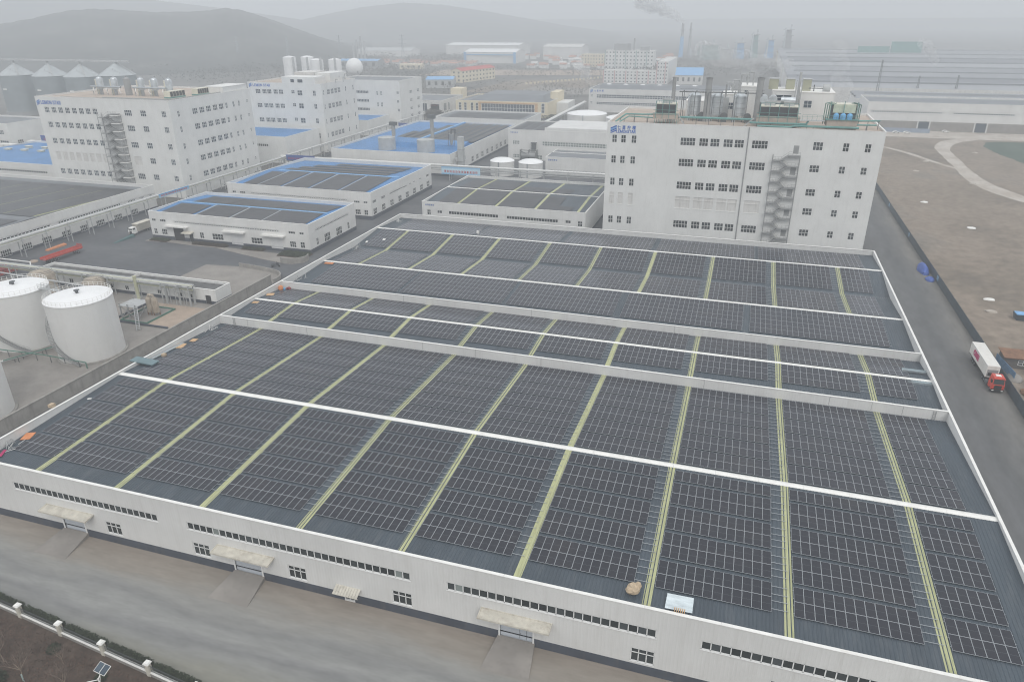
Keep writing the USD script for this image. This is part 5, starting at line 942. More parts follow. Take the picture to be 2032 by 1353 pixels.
part(None, 'orange_sheet_stack', MB().hexa([(-130.9, 86.2, .02), (-129.6, 86.2, .02), (-129.6, 94, .02), (-130.9, 94, .02)], [(-130.9, 86.2, .5), (-129.6, 86.2, .4), (-129.6, 94, .6), (-130.9, 94, .7)]), K['orange'], label='stack of orange sheets lying under the left pipe rack', cat='sheet stack')
part(None, 'sandstone_heap', MB().ball((-124, 75.5, 0.1), 1.5, 1, 10, .4), K['tan'], label='small pale sand heap beside the red flatbed trailer', cat='heap')
# rider on a cargo tricycle
import manifold3d as mf, trimesh
def figure(J, bones, edge=.05):
    def sph(p, r): return mf.Manifold.sphere(r, 12).translate([float(q) for q in p])
    body = None
    for a, b in bones:
        h = mf.Manifold.batch_hull([sph(*J[a]), sph(*J[b])]); body = h if body is None else body + h
    me = body.to_mesh(); tm = trimesh.Trimesh(me.vert_properties[:, :3], me.tri_verts); trimesh.smoothing.filter_taubin(tm, iterations=6); return tm
t = thing('cargo_tricycle', 'small dark cargo tricycle crossing the yard beside the curved curb', 'tricycle', loc=(-42.2, 94.6, 0.0), rz=.25); part(t, 'tray', MB().box(-1.5, .1, -.5, .5, .55, .62).box(-1.5, .1, -.5, -.46, .62, .95).box(-1.5, .1, .46, .5, .62, .95), K['darksteel']); part(t, 'frame', MB().beam((0, 0, .5), (1.0, 0, .6), .09).beam((.95, 0, .6), (1.1, 0, 1.1), .06).beam((1.05, -.35, 1.1), (1.05, .35, 1.1), .05).box(.2, .6, -.14, .14, .72, .82), K['darksteel'])
for x, y in ((-1.0, -.5), (-1.0, .5), (1.15, 0)): part(t, 'wheel', MB().cyl((x, y - .05, .3), (x, y + .05, .3), .3, 14), K['tyre'])
J = {'hip': ((.42, 0, .95), .15), 'waist': ((.42, 0, 1.12), .145), 'chest': ((.5, 0, 1.38), .17), 'neck': ((.54, 0, 1.56), .06), 'head': ((.57, 0, 1.70), .105), 'chin': ((.6, 0, 1.64), .08)}
for s_, k in ((1, 'l'), (-1, 'r')):
    J |= {k + 'sh': ((.5, .2 * s_, 1.47), .075), k + 'el': ((.72, .27 * s_, 1.27), .055), k + 'wr': ((1.0, .28 * s_, 1.16), .04), k + 'hand': ((1.06, .28 * s_, 1.13), .042), k + 'hp': ((.42, .11 * s_, .93), .11), k + 'kn': ((.86, .14 * s_, .88), .075), k + 'an': ((.78, .14 * s_, .5), .05), k + 'toe': ((.95, .14 * s_, .46), .045)}
bones = [('hip', 'waist'), ('waist', 'chest'), ('chest', 'neck'), ('neck', 'head'), ('head', 'chin')] + [(k + a, k + b) for k in 'lr' for a, b in (('sh', 'el'), ('el', 'wr'), ('wr', 'hand'), ('hp', 'kn'), ('kn', 'an'), ('an', 'toe'))] + [('chest', 'lsh'), ('chest', 'rsh'), ('hip', 'lhp'), ('hip', 'rhp')]
p = thing('person', 'person in dark clothes riding the cargo tricycle', 'person', loc=(-42.2, 94.6, 0.0), rz=.25); part(p, 'body', figure(J, bones), K['cloth'], smooth=60); part(p, 'face', MB().ball((.6, 0, 1.685), .098, 1, 10), K['skin'], smooth=60); part(p, 'hair', MB().ball((.55, 0, 1.725), .115, 1, 10), K['black'], smooth=60)

# ------------------------------------------------------------------ right hand road: fence, tarps, sheds
t = thing('sheet_fence', 'long dark sheet metal fence dividing the side road from the bare field', 'fence'); k = 0
for y in np.arange(-20, 292, 3.0): part(t, 'fence_panel', MB().box(160.75, 160.82, y + .03, y + 2.97, .05, 2.6), K['fence'])
m = MB()
for y in np.arange(-20, 293, 3.0): m.box(160.83, 160.92, y - .04, y + .04, 0, 2.65)
part(t, 'fence_post', m, K['darksteel'], kind='stuff')
for i, (y, w_) in enumerate(((138.2, 2.2), (187, 2.0), (233, 2.0))): part(None, 'poster', MB().box(160.70, 160.74, y, y + w_, .9, 2.2), plain('poster_blue_%d' % i, (.16, .30, .42), .5, var=.25, scale=1.0), label='pale blue poster on the dark fence, %s' % ('nearest the blue tarpaulin heap', 'halfway along', 'farthest away')[i], cat='poster')
def lump(name, label, cat, x, y, sx, sy, h, mk, seed, n=14):
    th = np.linspace(0, math.pi / 2, 6); ph = np.arange(n) * 2 * math.pi / n; v = []
    for a in th:
        for b in ph: v.append((math.cos(a) * math.cos(b) if a < 1.5 else .05 * math.cos(b), math.cos(a) * math.sin(b) if a < 1.5 else .05 * math.sin(b), math.sin(a)))
    v = np.array(v); d = .7 + .6 * meshkit.fbm(v * 1.7 + seed, 3, seed); v = v * d[:, None]; v[:, 2] = np.maximum(v[:, 2], 0); f = [(i * n + k, i * n + (k + 1) % n, (i + 1) * n + (k + 1) % n, (i + 1) * n + k) for i in range(5) for k in range(n)]
    return part(None, name, (v * [sx, sy, h] + [x, y, 0.004], np.array(f)), K[mk] if isinstance(mk, str) else mk, label=label, cat=cat, smooth=35)
lump('blue_tarpaulin', 'crumpled dark blue tarpaulin heap against the fence, larger one', 'tarpaulin', 158.9, 150.5, 1.5, 5.0, 2.3, 'blue', 2); lump('blue_tarpaulin', 'small dark blue tarpaulin bundle nearer than the large heap', 'tarpaulin', 159.3, 141.6, 1.3, 2.2, 1.0, 'blue', 5)
shr = plain('dark_shrub_leaves', (.05, .05, .04), .9, var=.4, scale=2.0)
lump('dark_heap', 'small dark heap on the road beside the warehouse corner', 'heap', 141.8, 92.5, 1.4, 1.8, 1.2, shr, 3); lump('dark_heap', 'dark heap at the foot of the sign tower corner', 'heap', 143.5, 187, 1.5, 2.0, 1.3, shr, 4)
sh = thing('wooden_shed', 'rusty roofed timber shed beyond the fence at the right edge', 'shed'); part(sh, 'wall', MB().box(163.3, 172, 80.6, 84.8, 0, 2.6), plain('dark_timber', (.11, .10, .095), .9, var=.3, scale=2.0)); part(sh, 'roof', MB().hexa([(162.9, 80.0, 2.6), (172.4, 80.0, 2.6), (172.4, 85.2, 2.9), (162.9, 85.2, 2.9)], [(162.9, 80.0, 2.75), (172.4, 80.0, 2.75), (172.4, 85.2, 3.05), (162.9, 85.2, 3.05)]), K['rust']); window(sh, (0, 80.6), (1, 0), (0, -1), 166.0, 168.0, .9, 2.2, 2, 2, .12, proud=.18)
t = thing('blue_panel_fence', 'faded blue sheet partition leaning before the timber shed', 'partition'); part(t, 'sheet', MB().beam((162.6, 84, 1.0), (163.6, 73.5, 1.0), .08, 2.0), plain('faded_blue_sheet', (.10, .19, .30), .6, var=.3, scale=1.5))
part(None, 'white_water_box', MB().box(167.6, 169.3, 76.8, 78.4, .0, 1.9), K['coping'], label='white plastic water box outside the timber shed', cat='water box')
t = thing('blue_barrel', 'blue tarpaulin covered pile below the white water box', 'pile'); part(t, 'cover', MB().box(166, 169.8, 70.6, 73.0, 0, 1.5), plain('bright_blue_cover', (.08, .22, .42), .6, var=.3, scale=1.0))
lump('scrap_heap', 'heap of reddish scrap beyond the fence at the lower right edge', 'heap', 165.5, 67.5, 2.2, 2.6, 1.1, 'rust', 8); lump('scrap_heap', 'grey rubble heap between fence and timber shed', 'heap', 164.2, 74.8, 1.5, 2.4, .9, 'slab', 9)
t = thing('blue_topped_skip', 'dark skip with a pale blue top standing in the field', 'skip'); part(t, 'body', MB().hexa([(174.8, 113.0, 0), (180.8, 113.0, 0), (180.8, 115.6, 0), (174.8, 115.6, 0)], [(174.4, 112.8, 1.6), (181, 112.8, 1.6), (181, 115.8, 1.6), (174.4, 115.8, 1.6)]), K['fence']); part(t, 'cover', MB().box(174.6, 181, 113, 115.6, 1.6, 1.75), K['logo_light'])
for i, (x, y) in enumerate(((196, 352), (211, 228), (186, 322), (177, 250), (206, 296), (172, 128), (170, 118), (186, 210), (228, 388))): lump('rubble_pile', 'small pale rubble pile in the bare field, %s from the road end' % ordinal(i), 'rubble', x, y, 1.6, 1.0, .5, 'coping' if i % 2 else 'dirtroad', 20 + i, 10)

# ------------------------------------------------------------------ front edge: pillared wall, hedge, lamp
t = thing('boundary_wall', 'low plastered boundary wall with square capped pillars along the front road', 'wall'); P0, dv = np.array([-27.95, -41.2]), np.array([8.06, -.83]); dl = np.linalg.norm(dv)
du = dv / dl; dn = np.array([du[1], -du[0]])
for k in range(0, 11):
    c = P0 + dv * k; part(t, 'wall_panel', MB().beam((*(c + du * .3), .3), (*(c + dv - du * .3), .3), .34, .62), K['concrete']); part(t, 'wall_cap', MB().beam((*(c + du * .3), .65), (*(c + dv - du * .3), .65), .46, .1), K['coping'])
    q = part(t, 'pillar', MB().beam((*c, 0), (*c, 2.05), .55), K['canopy']); part(q, 'pillar_cap', MB().hexa([(c[0] - .42, c[1] - .42, 2.05), (c[0] + .42, c[1] - .42, 2.05), (c[0] + .42, c[1] + .42, 2.05), (c[0] - .42, c[1] + .42, 2.05)], [(c[0] - .3, c[1] - .3, 2.28), (c[0] + .3, c[1] - .3, 2.28), (c[0] + .3, c[1] + .3, 2.28), (c[0] - .3, c[1] + .3, 2.28)]), K['coping'])
    m = MB(); n = 40
    for j in range(1, n): p = c + dv * j / n; m.beam((*p, .7), (*p, 1.75), .03)
    for z in (.85, 1.65): m.beam((*(c + du * .3), z), (*(c + dv - du * .3), z), .04)
    part(t, 'railing', m, K['darksteel'], kind=None)
K['hedge'] = plain('hedge_leaves', (.036, .046, .024), .75, var=.55, scale=2.4)
def leaves(n, cent, size, up=.3):
    nrm = nrg.normal(0, 1, (n, 3)); nrm[:, 2] = np.abs(nrm[:, 2]) + up; nrm /= np.linalg.norm(nrm, axis=1, keepdims=True); a = np.cross(nrm, nrg.normal(0, 1, (n, 3))); a /= np.linalg.norm(a, axis=1, keepdims=True); b = np.cross(nrm, a); s_ = size * nrg.uniform(.6, 1.4, (n, 1))
    v = np.stack([cent - a * s_ * .5, cent + b * s_ * .32, cent + a * s_ * .5, cent - b * s_ * .32], 1).reshape(-1, 3); return v, np.arange(4 * n).reshape(-1, 4)
for k in range(1, 10):
    c = P0 + dv * k; n = 3400; s_ = nrg.uniform(.04, .96, n); o = nrg.uniform(.25, 1.15, n); h = nrg.uniform(.1, 1, n) ** .6 * (1.30 + .25 * meshkit.noise(np.c_[s_ * 9 + k * 9, o * 2, o * 0], 4)); cen = np.c_[c[0] + dv[0] * s_ - dn[0] * o, c[1] + dv[1] * s_ - dn[1] * o, h]
    hd = thing('hedge', 'clipped dark hedge bay %s along the front boundary wall from the left' % ordinal(k - 1), 'hedge', 'hedge bays along the boundary wall'); v, f = leaves(n, cen, .2); part(hd, 'foliage', (v, f), K['hedge'], kind='stuff')
    m = MB(); core0, core1 = c + du * .4 - dn * .35, c + dv - du * .4 - dn * .35; m.beam((*(core0 - dn * .3), .5), (*(core1 - dn * .3), .5), .55, .95); part(hd, 'inner_twigs', m, K['bed'])
lp = thing('solar_street_lamp', 'white solar street lamp with twin panel rising from the planting bed', 'street lamp'); bx, by = 37.3, -54.6
part(lp, 'pole', MB().cyl((bx, by, 0), (bx, by, 7.3), .11, 10, .075), K['coping']); part(lp, 'bracket', MB().cyl((bx, by, 7.2), (bx + .15, by + .55, 7.95), .055, 8).pipe([(bx, by, 6.7), (bx + .32, by - .1, 7.0), (bx + .35, by, 7.5), (bx + .1, by + .3, 7.75)], .035), K['coping'])
def tilted(c, w_, d, t_, rz, rx, z):
    cz, sz, cx, sx = math.cos(rz), math.sin(rz), math.cos(rx), math.sin(rx); R = np.array([[cz, -sz, 0], [sz, cz, 0], [0, 0, 1]]) @ np.array([[1, 0, 0], [0, cx, -sx], [0, sx, cx]]); b = MB().box(-w_ / 2, w_ / 2, -d / 2, d / 2, z, z + t_); v, f = b.get(); return v @ R.T + np.array(c), f
pc = (bx + .1, by + .75, 8.05); q = part(lp, 'panel_frame', tilted(pc, 1.75, 1.15, .05, -.12, .42, 0), K['coping'])
for dx in (-.43, .43):
    v, f = tilted((0, 0, 0), .78, 1.06, .012, 0, 0, .051); v = v + [dx, 0, 0]; cz, sz, cx, sx = math.cos(-.12), math.sin(-.12), math.cos(.42), math.sin(.42); R = np.array([[cz, -sz, 0], [sz, cz, 0], [0, 0, 1]]) @ np.array([[1, 0, 0], [0, cx, -sx], [0, sx, cx]]); part(q, 'solar_cell', (v @ R.T + np.array(pc), f), K['pane_blue'])
part(lp, 'arm', MB().cyl((bx, by, 7.1), (bx - 2.0, by - .9, 6.75), .05, 8), K['coping']); part(lp, 'lamp_head', MB().hexa([(bx - 2.9, by - 1.4, 6.62), (bx - 2.0, by - 1.0, 6.66), (bx - 2.1, by - .75, 6.66), (bx - 3.0, by - 1.15, 6.62)], [(bx - 2.9, by - 1.4, 6.74), (bx - 2.0, by - 1.0, 6.84), (bx - 2.1, by - .75, 6.84), (bx - 3.0, by - 1.15, 6.74)]), K['logo_light'])

# ------------------------------------------------------------------ things left lying on the warehouse roof
part(None, 'cardboard_sack', (lambda m: m)(MB().ball((93.4, -27.0, 11.25), .85, 1, 10, .85).ball((93.9, -26.6, 11.5), .45, 1, 8, 1.2).ball((93.0, -27.4, 11.3), .55, 1, 8, .9)), K['sack'], label='crumpled tan sack on the roof near the front parapet', cat='sack', smooth=30)
t = thing('sheet_stack', 'stack of shiny curved metal sheets behind the front parapet', 'sheet stack')
for k in range(4): part(t, 'metal_sheet', MB().hexa([(97.4 + .02 * k, -28.5 + k * .48, 10.72 + .10 * k), (100.6, -28.4 + k * .48, 10.72 + .10 * k), (100.6, -27.95 + k * .48, 10.95 + .12 * k), (97.4 + .02 * k, -28.05 + k * .48, 10.95 + .12 * k)], [(97.4 + .02 * k, -28.5 + k * .48, 10.76 + .10 * k), (100.6, -28.4 + k * .48, 10.76 + .10 * k), (100.6, -27.95 + k * .48, 10.99 + .12 * k), (97.4 + .02 * k, -28.05 + k * .48, 10.99 + .12 * k)]), K['sheet'])
t = thing('timber_pallet', 'small stack of orange timber slats leaning on the shiny metal sheets', 'pallet')
for k in range(6): part(t, 'slat', MB().box(98.5 + k * .23, 98.62 + k * .23, -28.75, -28.62, 10.6, 11.35), K['wood'])
def boards(label, x, y, z, sx, sy, rz, mk='wood', n=2):
    t = thing('loose_board', label, 'board', loc=(x, y, z), rz=rz)
    for k in range(n): part(t, 'sheet', MB().box(-sx / 2 + .12 * k, sx / 2 + .12 * k, -sy / 2, sy / 2 - .1 * k, .06 * k, .05 + .06 * k), K[mk])
boards('orange board lying by the left parapet near the front corner', -9.7, -21.8, 10.95, 1.5, 2.2, .4, 'orange', 2); boards('orange boards on the roof edge before the first fire wall', -9.9, 15.1, 11.2, 1.6, 2.4, .3, 'wood', 3)
boards('upright orange board leaning behind the boards near the first fire wall', -9.4, 18.6, 11.1, 1.2, 1.5, .1, 'wood', 3); boards('orange board just in front of the second ridge at left', -9.6, 41.0, 11.45, 1.5, 1.2, .2, 'wood', 2)
boards('pale orange boards behind the second ridge at left', -9.6, 47.0, 11.3, 1.8, 1.6, .4, 'wood', 2); boards('salmon boards just before the third ridge at left', -8.4, 73.3, 11.25, 2.6, 1.2, .1, 'orange', 2)
boards('white sheet lying on the third roof slope at left', -4.2, 99.2, 11.2, .9, 1.6, .3, 'coping', 1); boards('thin white sheet near the left parapet of the third roof', -8.7, 96.2, 10.9, .6, 1.8, .3, 'coping', 1); boards('pink strip lying at the front left roof corner', -9.4, -26.8, 10.75, .5, 2.0, .5, 'magenta', 1); boards('white off cut on bare roof left of the near panels', -9.2, -9.3, 11.55, .7, .4, .5, 'coping', 1)
part(None, 'orange_bag', MB().ball((-9.9, 52.0, 11.2), .7, 1, 9, 1.2), K['orange'], label='orange bag against the second fire wall at left', cat='bag', smooth=30); part(None, 'red_cable_drum', MB().cyl((-8.5, 52.9, 10.6), (-8.5, 53.6, 10.6), .6, 12), K['darkred'], label='dark red cable drum beside the orange bag', cat='cable drum'); part(None, 'teal_bucket', MB().cyl((-9.3, 52.6, 10.6), (-9.3, 52.6, 11.2), .32, 10), K['sky_blue'], label='small blue bucket between orange bag and red drum', cat='bucket')
part(None, 'cardboard_box', MB().box(-12.1, -11.3, -15.2, -14.3, 12.45, 13.0), K['sack'], label='tan cardboard box on the left parapet', cat='box'); part(None, 'cardboard_box', MB().box(-9.6, -8.8, 9.3, 10.0, 11.45, 12.0), K['sack'], label='tan cardboard box on the roof behind the nearest ridge at left', cat='box')
t = thing('sheet_bundle', 'teal sheet bundle bridging the left parapet behind the nearest ridge', 'sheet bundle'); part(t, 'sheet', MB().hexa([(-12.4, 4.0, 12.46), (-7.4, 4.4, 11.95), (-7.4, 6.4, 11.95), (-12.4, 6.0, 12.46)], [(-12.4, 4.0, 12.7), (-7.4, 4.4, 12.2), (-7.4, 6.4, 12.2), (-12.4, 6.0, 12.7)]), plain('teal_sheet', (.13, .20, .22), .4, var=.15)); part(t, 'long_sheet', MB().hexa([(-10.6, 6.4, 11.7), (-9.9, 6.4, 11.7), (-9.9, 16.5, 11.2), (-10.6, 16.5, 11.2)], [(-10.6, 6.4, 11.85), (-9.9, 6.4, 11.85), (-9.9, 16.5, 11.35), (-10.6, 16.5, 11.35)]), K['sheet'])
for i, (y, ly) in enumerate(((46.3, 'behind'), (41.2, 'before'))):
    t = thing('metal_trough', 'long galvanised trough lying just %s the second ridge at right' % ly, 'trough'); z = 11.42; part(t, 'base', MB().box(134.6, 138.9, y, y + .75, z, z + .05), K['sheet']); part(t, 'side', MB().box(134.6, 138.9, y, y + .05, z + .05, z + .4).box(134.6, 138.9, y + .7, y + .75, z + .05, z + .4), K['sheet'])
def clutter(label, x, y, z, seed, n=9):
    r_ = random.Random(seed); t = thing('pipe_bundle', label, 'pipe bundle')
    for k in range(n): a = r_.uniform(0, 3.1); L = r_.uniform(.5, 1.6); px, py = x + r_.uniform(-.9, .9), y + r_.uniform(-1.6, 1.6); part(t, 'tube', MB().cyl((px, py, z + .1), (px + L * math.cos(a), py + L * math.sin(a), z + r_.uniform(.1, 1.2)), .04, 6), K[r_.choice(['grey', 'greypipe', 'coping'])])
clutter('bundle of grey pipes at the front left roof corner', -9.9, -25.2, 10.7, 1, 14); clutter('bundle of grey pipes near the first fire wall at left', -9.9, 24.5, 10.8, 2, 14); clutter('bundle of grey pipes at left in the third roof valley', -9.4, 90.5, 10.3, 3, 16); clutter('bundle of grey pipes at the far left roof corner', -8.5, 119.5, 11.2, 4, 14); clutter('grey pipes left of the wide panels behind the second fire wall', -9.6, 60.5, 10.6, 5, 10)
t = thing('roof_junction', 'pale junction box with a bent pipe at the rear left of the farthest slope', 'junction box'); part(t, 'box', MB().box(22.1, 22.9, 111.6, 112.2, 11.8, 12.6), K['coping']); part(t, 'pipe', MB().pipe([(22.5, 112, 12.5), (23.2, 112, 13.0), (23.8, 112, 12.4)], .08), K['grey'])
# ------------------------------------------------------------------ plant on the roof of the sign tower
ZR = 41.7
def cooling_tower(label, x0, x1, y0, y1, zb, z0, z1, cells, fan=True):
    t = thing('cooling_tower', label, 'cooling tower')
    part(t, 'basin', MB().box(x0 - .8, x1 + .8, y0 - .8, y1 + .8, zb, z0), K['rooftan']); part(t, 'casing', MB().box(x0, x1, y0 + .06, y1, z0, z1), K['cream_box'])
    q = part(t, 'louvre', MB().box(x0 + .1, x1 - .1, y0, y0 + .055, z0 + .15, z1 - .25), K['louver']); m = MB()
    for k in range(int((z1 - z0 - .5) / .3)): z = z0 + .25 + k * .3; m.hexa([(x0 + .1, y0 - .06, z), (x1 - .1, y0 - .06, z), (x1 - .1, y0, z + .1), (x0 + .1, y0, z + .1)], [(x0 + .1, y0 - .06, z + .03), (x1 - .1, y0 - .06, z + .03), (x1 - .1, y0, z + .13), (x0 + .1, y0, z + .13)])
    part(q, 'louvre_blades', m, K['louver'])
    m = MB()
    for k in range(cells + 1): x = x0 + (x1 - x0) * k / cells; m.box(x - .09, x + .09, y0 - .9, y0 - .72, zb + .2, z1 + .9)
    for z in (z0 + .25, z0 + 1.25): m.box(x0 - .9, x1 + .9, y0 - .88, y0 - .74, z - .06, z + .06)
    m.box(x0 - .9, x1 + .9, y0 - .95, y0 - .1, z0 - .1, z0 - .02); part(t, 'green_rail', m, K['teal'])
    if fan:
        n = max(1, cells // 2)
        for k in range(n): cx = x0 + (x1 - x0) * (k + .5) / n; r = min(1.7, (x1 - x0) / n * .38); part(t, 'fan_stack', MB().rev((cx, (y0 + y1) / 2, z1), [(r, 0), (r * .9, .6), (r * 1.02, 1.2), (r * .95, 1.2), (r * .85, .2), (.05, .2)], 20), K['greypipe'], smooth=40)
        m = MB().box(x0, x1, y0 + .05, y0 + .12, z1 + .9, z1 + 1.0)
        for k in range(9): x = x0 + (x1 - x0) * k / 8; m.box(x - .03, x + .03, y0 + .05, y0 + .11, z1, z1 + 1.0)
        part(t, 'top_rail', m, K['teal'])
    return t
c1 = cooling_tower('small dark louvred cooling tower at left on the sign tower roof', 70.8, 77.2, 153.2, 158, 43.4, 45.0, 48.2, 3)
c2 = cooling_tower('wide dark louvred cooling tower in the middle of the sign tower roof', 103.3, 114.6, 153.4, 159, 42.8, 45.1, 48.3, 4)
m = MB()
for x in np.arange(70.5, 78, 1.2): m.box(x, x + .14, 152.6, 152.74, ZR, 43.4).box(x, x + .14, 157.6, 157.74, ZR, 43.4)
part(c1, 'leg', m, K['teal'], kind='stuff')
t = cooling_tower('pale steaming cooling tower with green pipe arches at right on the sign tower roof', 123.8, 131.4, 153.6, 159, 43.2, 44.9, 49.4, 2, fan=False); part(t, 'panel_front', MB().box(124.6, 131.0, 153.3, 153.52, 46.9, 49.3), plain('pale_green_panel', (.50, .54, .42), .6, var=.12, scale=1.0))
for i, x in enumerate((122.2, 122.8, 123.4, 131.8, 132.3)): q = 1 if x < 126 else -1; part(t, 'pipe_arch', MB().pipe([(x, 153.2, 43.5), (x, 153.2, 49.6 - .25 * (i % 3)), (x + q * 1.5, 153.8, 49.9 - .25 * (i % 3)), (x + q * 2.0, 155, 49.6)], .13), K['green'])
for i, x in enumerate((125.6, 127.55, 129.45)): t = thing('blue_barrel', 'blue water barrel %s of three on the sign tower roof' % ('left', 'middle', 'right')[i], 'barrel', 'blue barrels on the tower roof'); part(t, 'body', MB().rev((x, 151.9, 45.2), [(.05, 0), (.78, 0), (.82, .8), (.72, 1.45), (.4, 1.7)], 16), K['sky_blue'], smooth=45); part(t, 'lid', MB().cyl((x, 151.9, 46.9), (x, 151.9, 47.0), .4, 10), K['sky_blue'])
t = thing('barrel_platform', 'green railed platform carrying the three blue barrels', 'platform'); m = MB().box(122.8, 132.2, 151.0, 153.2, 45.0, 45.18); part(t, 'deck', m, K['teal']); part(t, 'block', MB().box(123.2, 131.8, 151.3, 153.1, ZR, 44.98), K['rooftan']); m = MB()
for h in (.55, 1.1): m.box(116, 132.2, 150.98, 151.04, 45.18 + h, 45.24 + h)
for x in np.arange(116, 132.4, 1.4): m.box(x - .03, x + .03, 150.98, 151.04, 44.6, 46.3)
part(t, 'railing', m, K['teal']); part(t, 'side_deck', MB().box(115.6, 122.6, 151.0, 153.0, 44.5, 44.65), K['greypipe'])
for i, (pts, r, lab) in enumerate((([(77.9, 154.8, 43.9), (101.6, 154.8, 43.9)], .36, 'thick teal pipe along the sign tower roof between the left and middle cooling towers'), ([(100.6, 151.6, 43.4), (117.4, 151.6, 43.4), (117.9, 151.6, 44.6)], .30, 'teal pipe in front of the middle cooling tower'), ([(103, 151.0, 42.5), (113, 151.0, 42.5), (114, 151.0, 42.9), (132.5, 151.0, 42.9)], .34, 'thick teal pipe at the roof edge running to the right cooling tower'), ([(132, 154, 44.6), (138.6, 156, 44.6), (138.9, 160, 44)], .26, 'teal pipe bending at the right end of the sign tower roof'), ([(132, 152.6, 43.6), (137.6, 153.4, 43.6)], .24, 'lower teal pipe at the right end of the sign tower roof'), ([(57.5, 153.2, 42.0), (60.5, 156, 44.2), (66, 156.4, 44.2), (70, 154.2, 44.6)], .26, 'teal pipe climbing from the left corner of the sign tower roof'), ([(58.9, 153, 42.0), (61.6, 155.4, 43.6), (70, 153.4, 43.6)], .2, 'second teal pipe at the left corner of the sign tower roof'))):
    t = thing('roof_pipe', lab, 'pipe'); part(t, 'tube', MB().pipe(pts, r, 10), K['teal']); m = MB(); pa = np.array(pts)
    for a, b in zip(pa[:-1], pa[1:]):
        n = max(1, int(np.linalg.norm(b - a) / 3.5))
        for k in range(n): p = a + (b - a) * (k + .5) / n; m.box(p[0] - .08, p[0] + .08, p[1] - .08, p[1] + .08, ZR - .1, p[2])
    part(t, 'stand', m, K['darksteel'])
t = thing('roof_ladder_stair', 'grey slanting ladder at the right of the left cooling tower', 'ladder'); part(t, 'rail', MB().beam((77.9, 153, 45), (80.3, 152.2, ZR), .12, .3).beam((77.9, 153.7, 45), (80.3, 152.9, ZR), .12, .3), K['greypipe'])
t = thing('roof_ladder_stair', 'grey slanting ladder left of the middle cooling tower', 'ladder'); part(t, 'rail', MB().beam((101.8, 152.6, 44.6), (98.6, 152.2, ZR), .12, .3).beam((101.8, 153.3, 44.6), (98.6, 152.9, ZR), .12, .3), K['greypipe'])
for i, x in enumerate((81.9, 89.2, 96.7)):
    t = thing('lagged_tank', 'silver lagged tank %s of three standing on the sign tower roof' % ('left', 'middle', 'right')[i], 'tank', 'silver tanks on the tower roof'); part(t, 'shell', MB().rev((x, 166, 0), [(2.15, 43.6), (2.15, 49.9), (1.2, 50.6), (.05, 50.9)], 24), K['silver'], smooth=45); m = MB()
    for z in (44.5, 46.1, 47.7, 49.3): m.rev((x, 166, 0), [(2.16, z), (2.21, z + .03), (2.21, z + .12), (2.16, z + .15)], 24)
    part(t, 'band', m, K['steel']); part(t, 'side_pipe', MB().pipe([(x - 1.6, 163.8, ZR), (x - 1.6, 163.8, 49.3), (x - .6, 164.4, 50.6)], .2).pipe([(x - 1.0, 163.5, ZR), (x - 1.0, 163.5, 46.5)], .15), K['silver']); m = MB()
    for a in range(4): m.box(x + 1.8 * math.cos(a * 1.57 + .8) - .12, x + 1.8 * math.cos(a * 1.57 + .8) + .12, 166 + 1.8 * math.sin(a * 1.57 + .8) - .12, 166 + 1.8 * math.sin(a * 1.57 + .8) + .12, ZR, 43.6)
    part(t, 'leg', m, K['darksteel'])
    t = thing('roof_fan', 'dark round fan housing beside the %s silver tank' % ('left', 'middle', 'right')[i], 'fan'); part(t, 'housing', MB().cyl((x + 2.9, 163.2, 43.4), (x + 2.9, 164.6, 43.4), 1.25, 16), K['darksteel']); part(t, 'base', MB().box(x + 2, x + 3.8, 163.1, 164.7, ZR, 42.6), K['darksteel'])
for i, (x, y, r, z0, z1, lab) in enumerate(((75.0, 163, .62, 47.8, 55.6, 'slim grey chimney behind the left cooling tower'), (86.3, 163.4, 1.05, ZR, 55.6, 'thick grey chimney between the left and middle silver tanks'), (102.5, 163, 1.1, ZR, 55.9, 'thick grey chimney left of the middle cooling tower'), (91.8, 170, .3, 49, 53.0, 'short thin chimney above the middle silver tank'))):
    t = thing('roof_chimney', lab, 'chimney'); part(t, 'pipe', MB().cyl((x, y, z0), (x, y, z1), r, 16, r * .95), K['grey'], smooth=40); part(t, 'rim', MB().cyl((x, y, z1 - .25), (x, y, z1), r * 1.12, 16), K['grey'])
    if z0 > 43: part(t, 'base', MB().box(x - 1.3, x + 1.3, y - 1.2, y + 1.2, ZR, z0 + .01), K['greypipe'])
t = thing('lattice_chimney', 'thin chimney in a lattice frame with steam blowing off, right of the middle cooling tower', 'chimney'); part(t, 'pipe', MB().cyl((114.6, 168, ZR), (114.6, 168, 57.4), .42, 10), K['greypipe']); m = MB()
for k in range(5):
    z = 42 + k * 2.6
    for dx, dy in ((-.9, -.9), (.9, -.9), (.9, .9), (-.9, .9)): m.box(114.6 + dx - .06, 114.6 + dx + .06, 168 + dy - .06, 168 + dy + .06, z, z + 2.6)
    m.beam((113.7, 167.1, z), (115.5, 167.1, z + 2.6), .08).beam((115.5, 167.1, z), (113.7, 167.1, z + 2.6), .08).box(113.6, 115.6, 167.0, 167.1, z + 2.5, z + 2.6)
part(t, 'lattice', m, K['greypipe'])
def roof_room(label, x0, x1, y0, y1, z1, win=None, mk='render'):
    t = thing('roof_room', label, 'roof room'); part(t, 'wall', MB().box(x0, x1, y0, y1, ZR, z1), K[mk]); part(t, 'coping', MB().box(x0 - .15, x1 + .15, y0 - .15, y1 + .15, z1, z1 + .2), K['coping'])
    if win: window(t, (0, y0), (1, 0), (0, -1), *win, 2, 2, .12, pane='pane_blue', proud=.14)
    return t
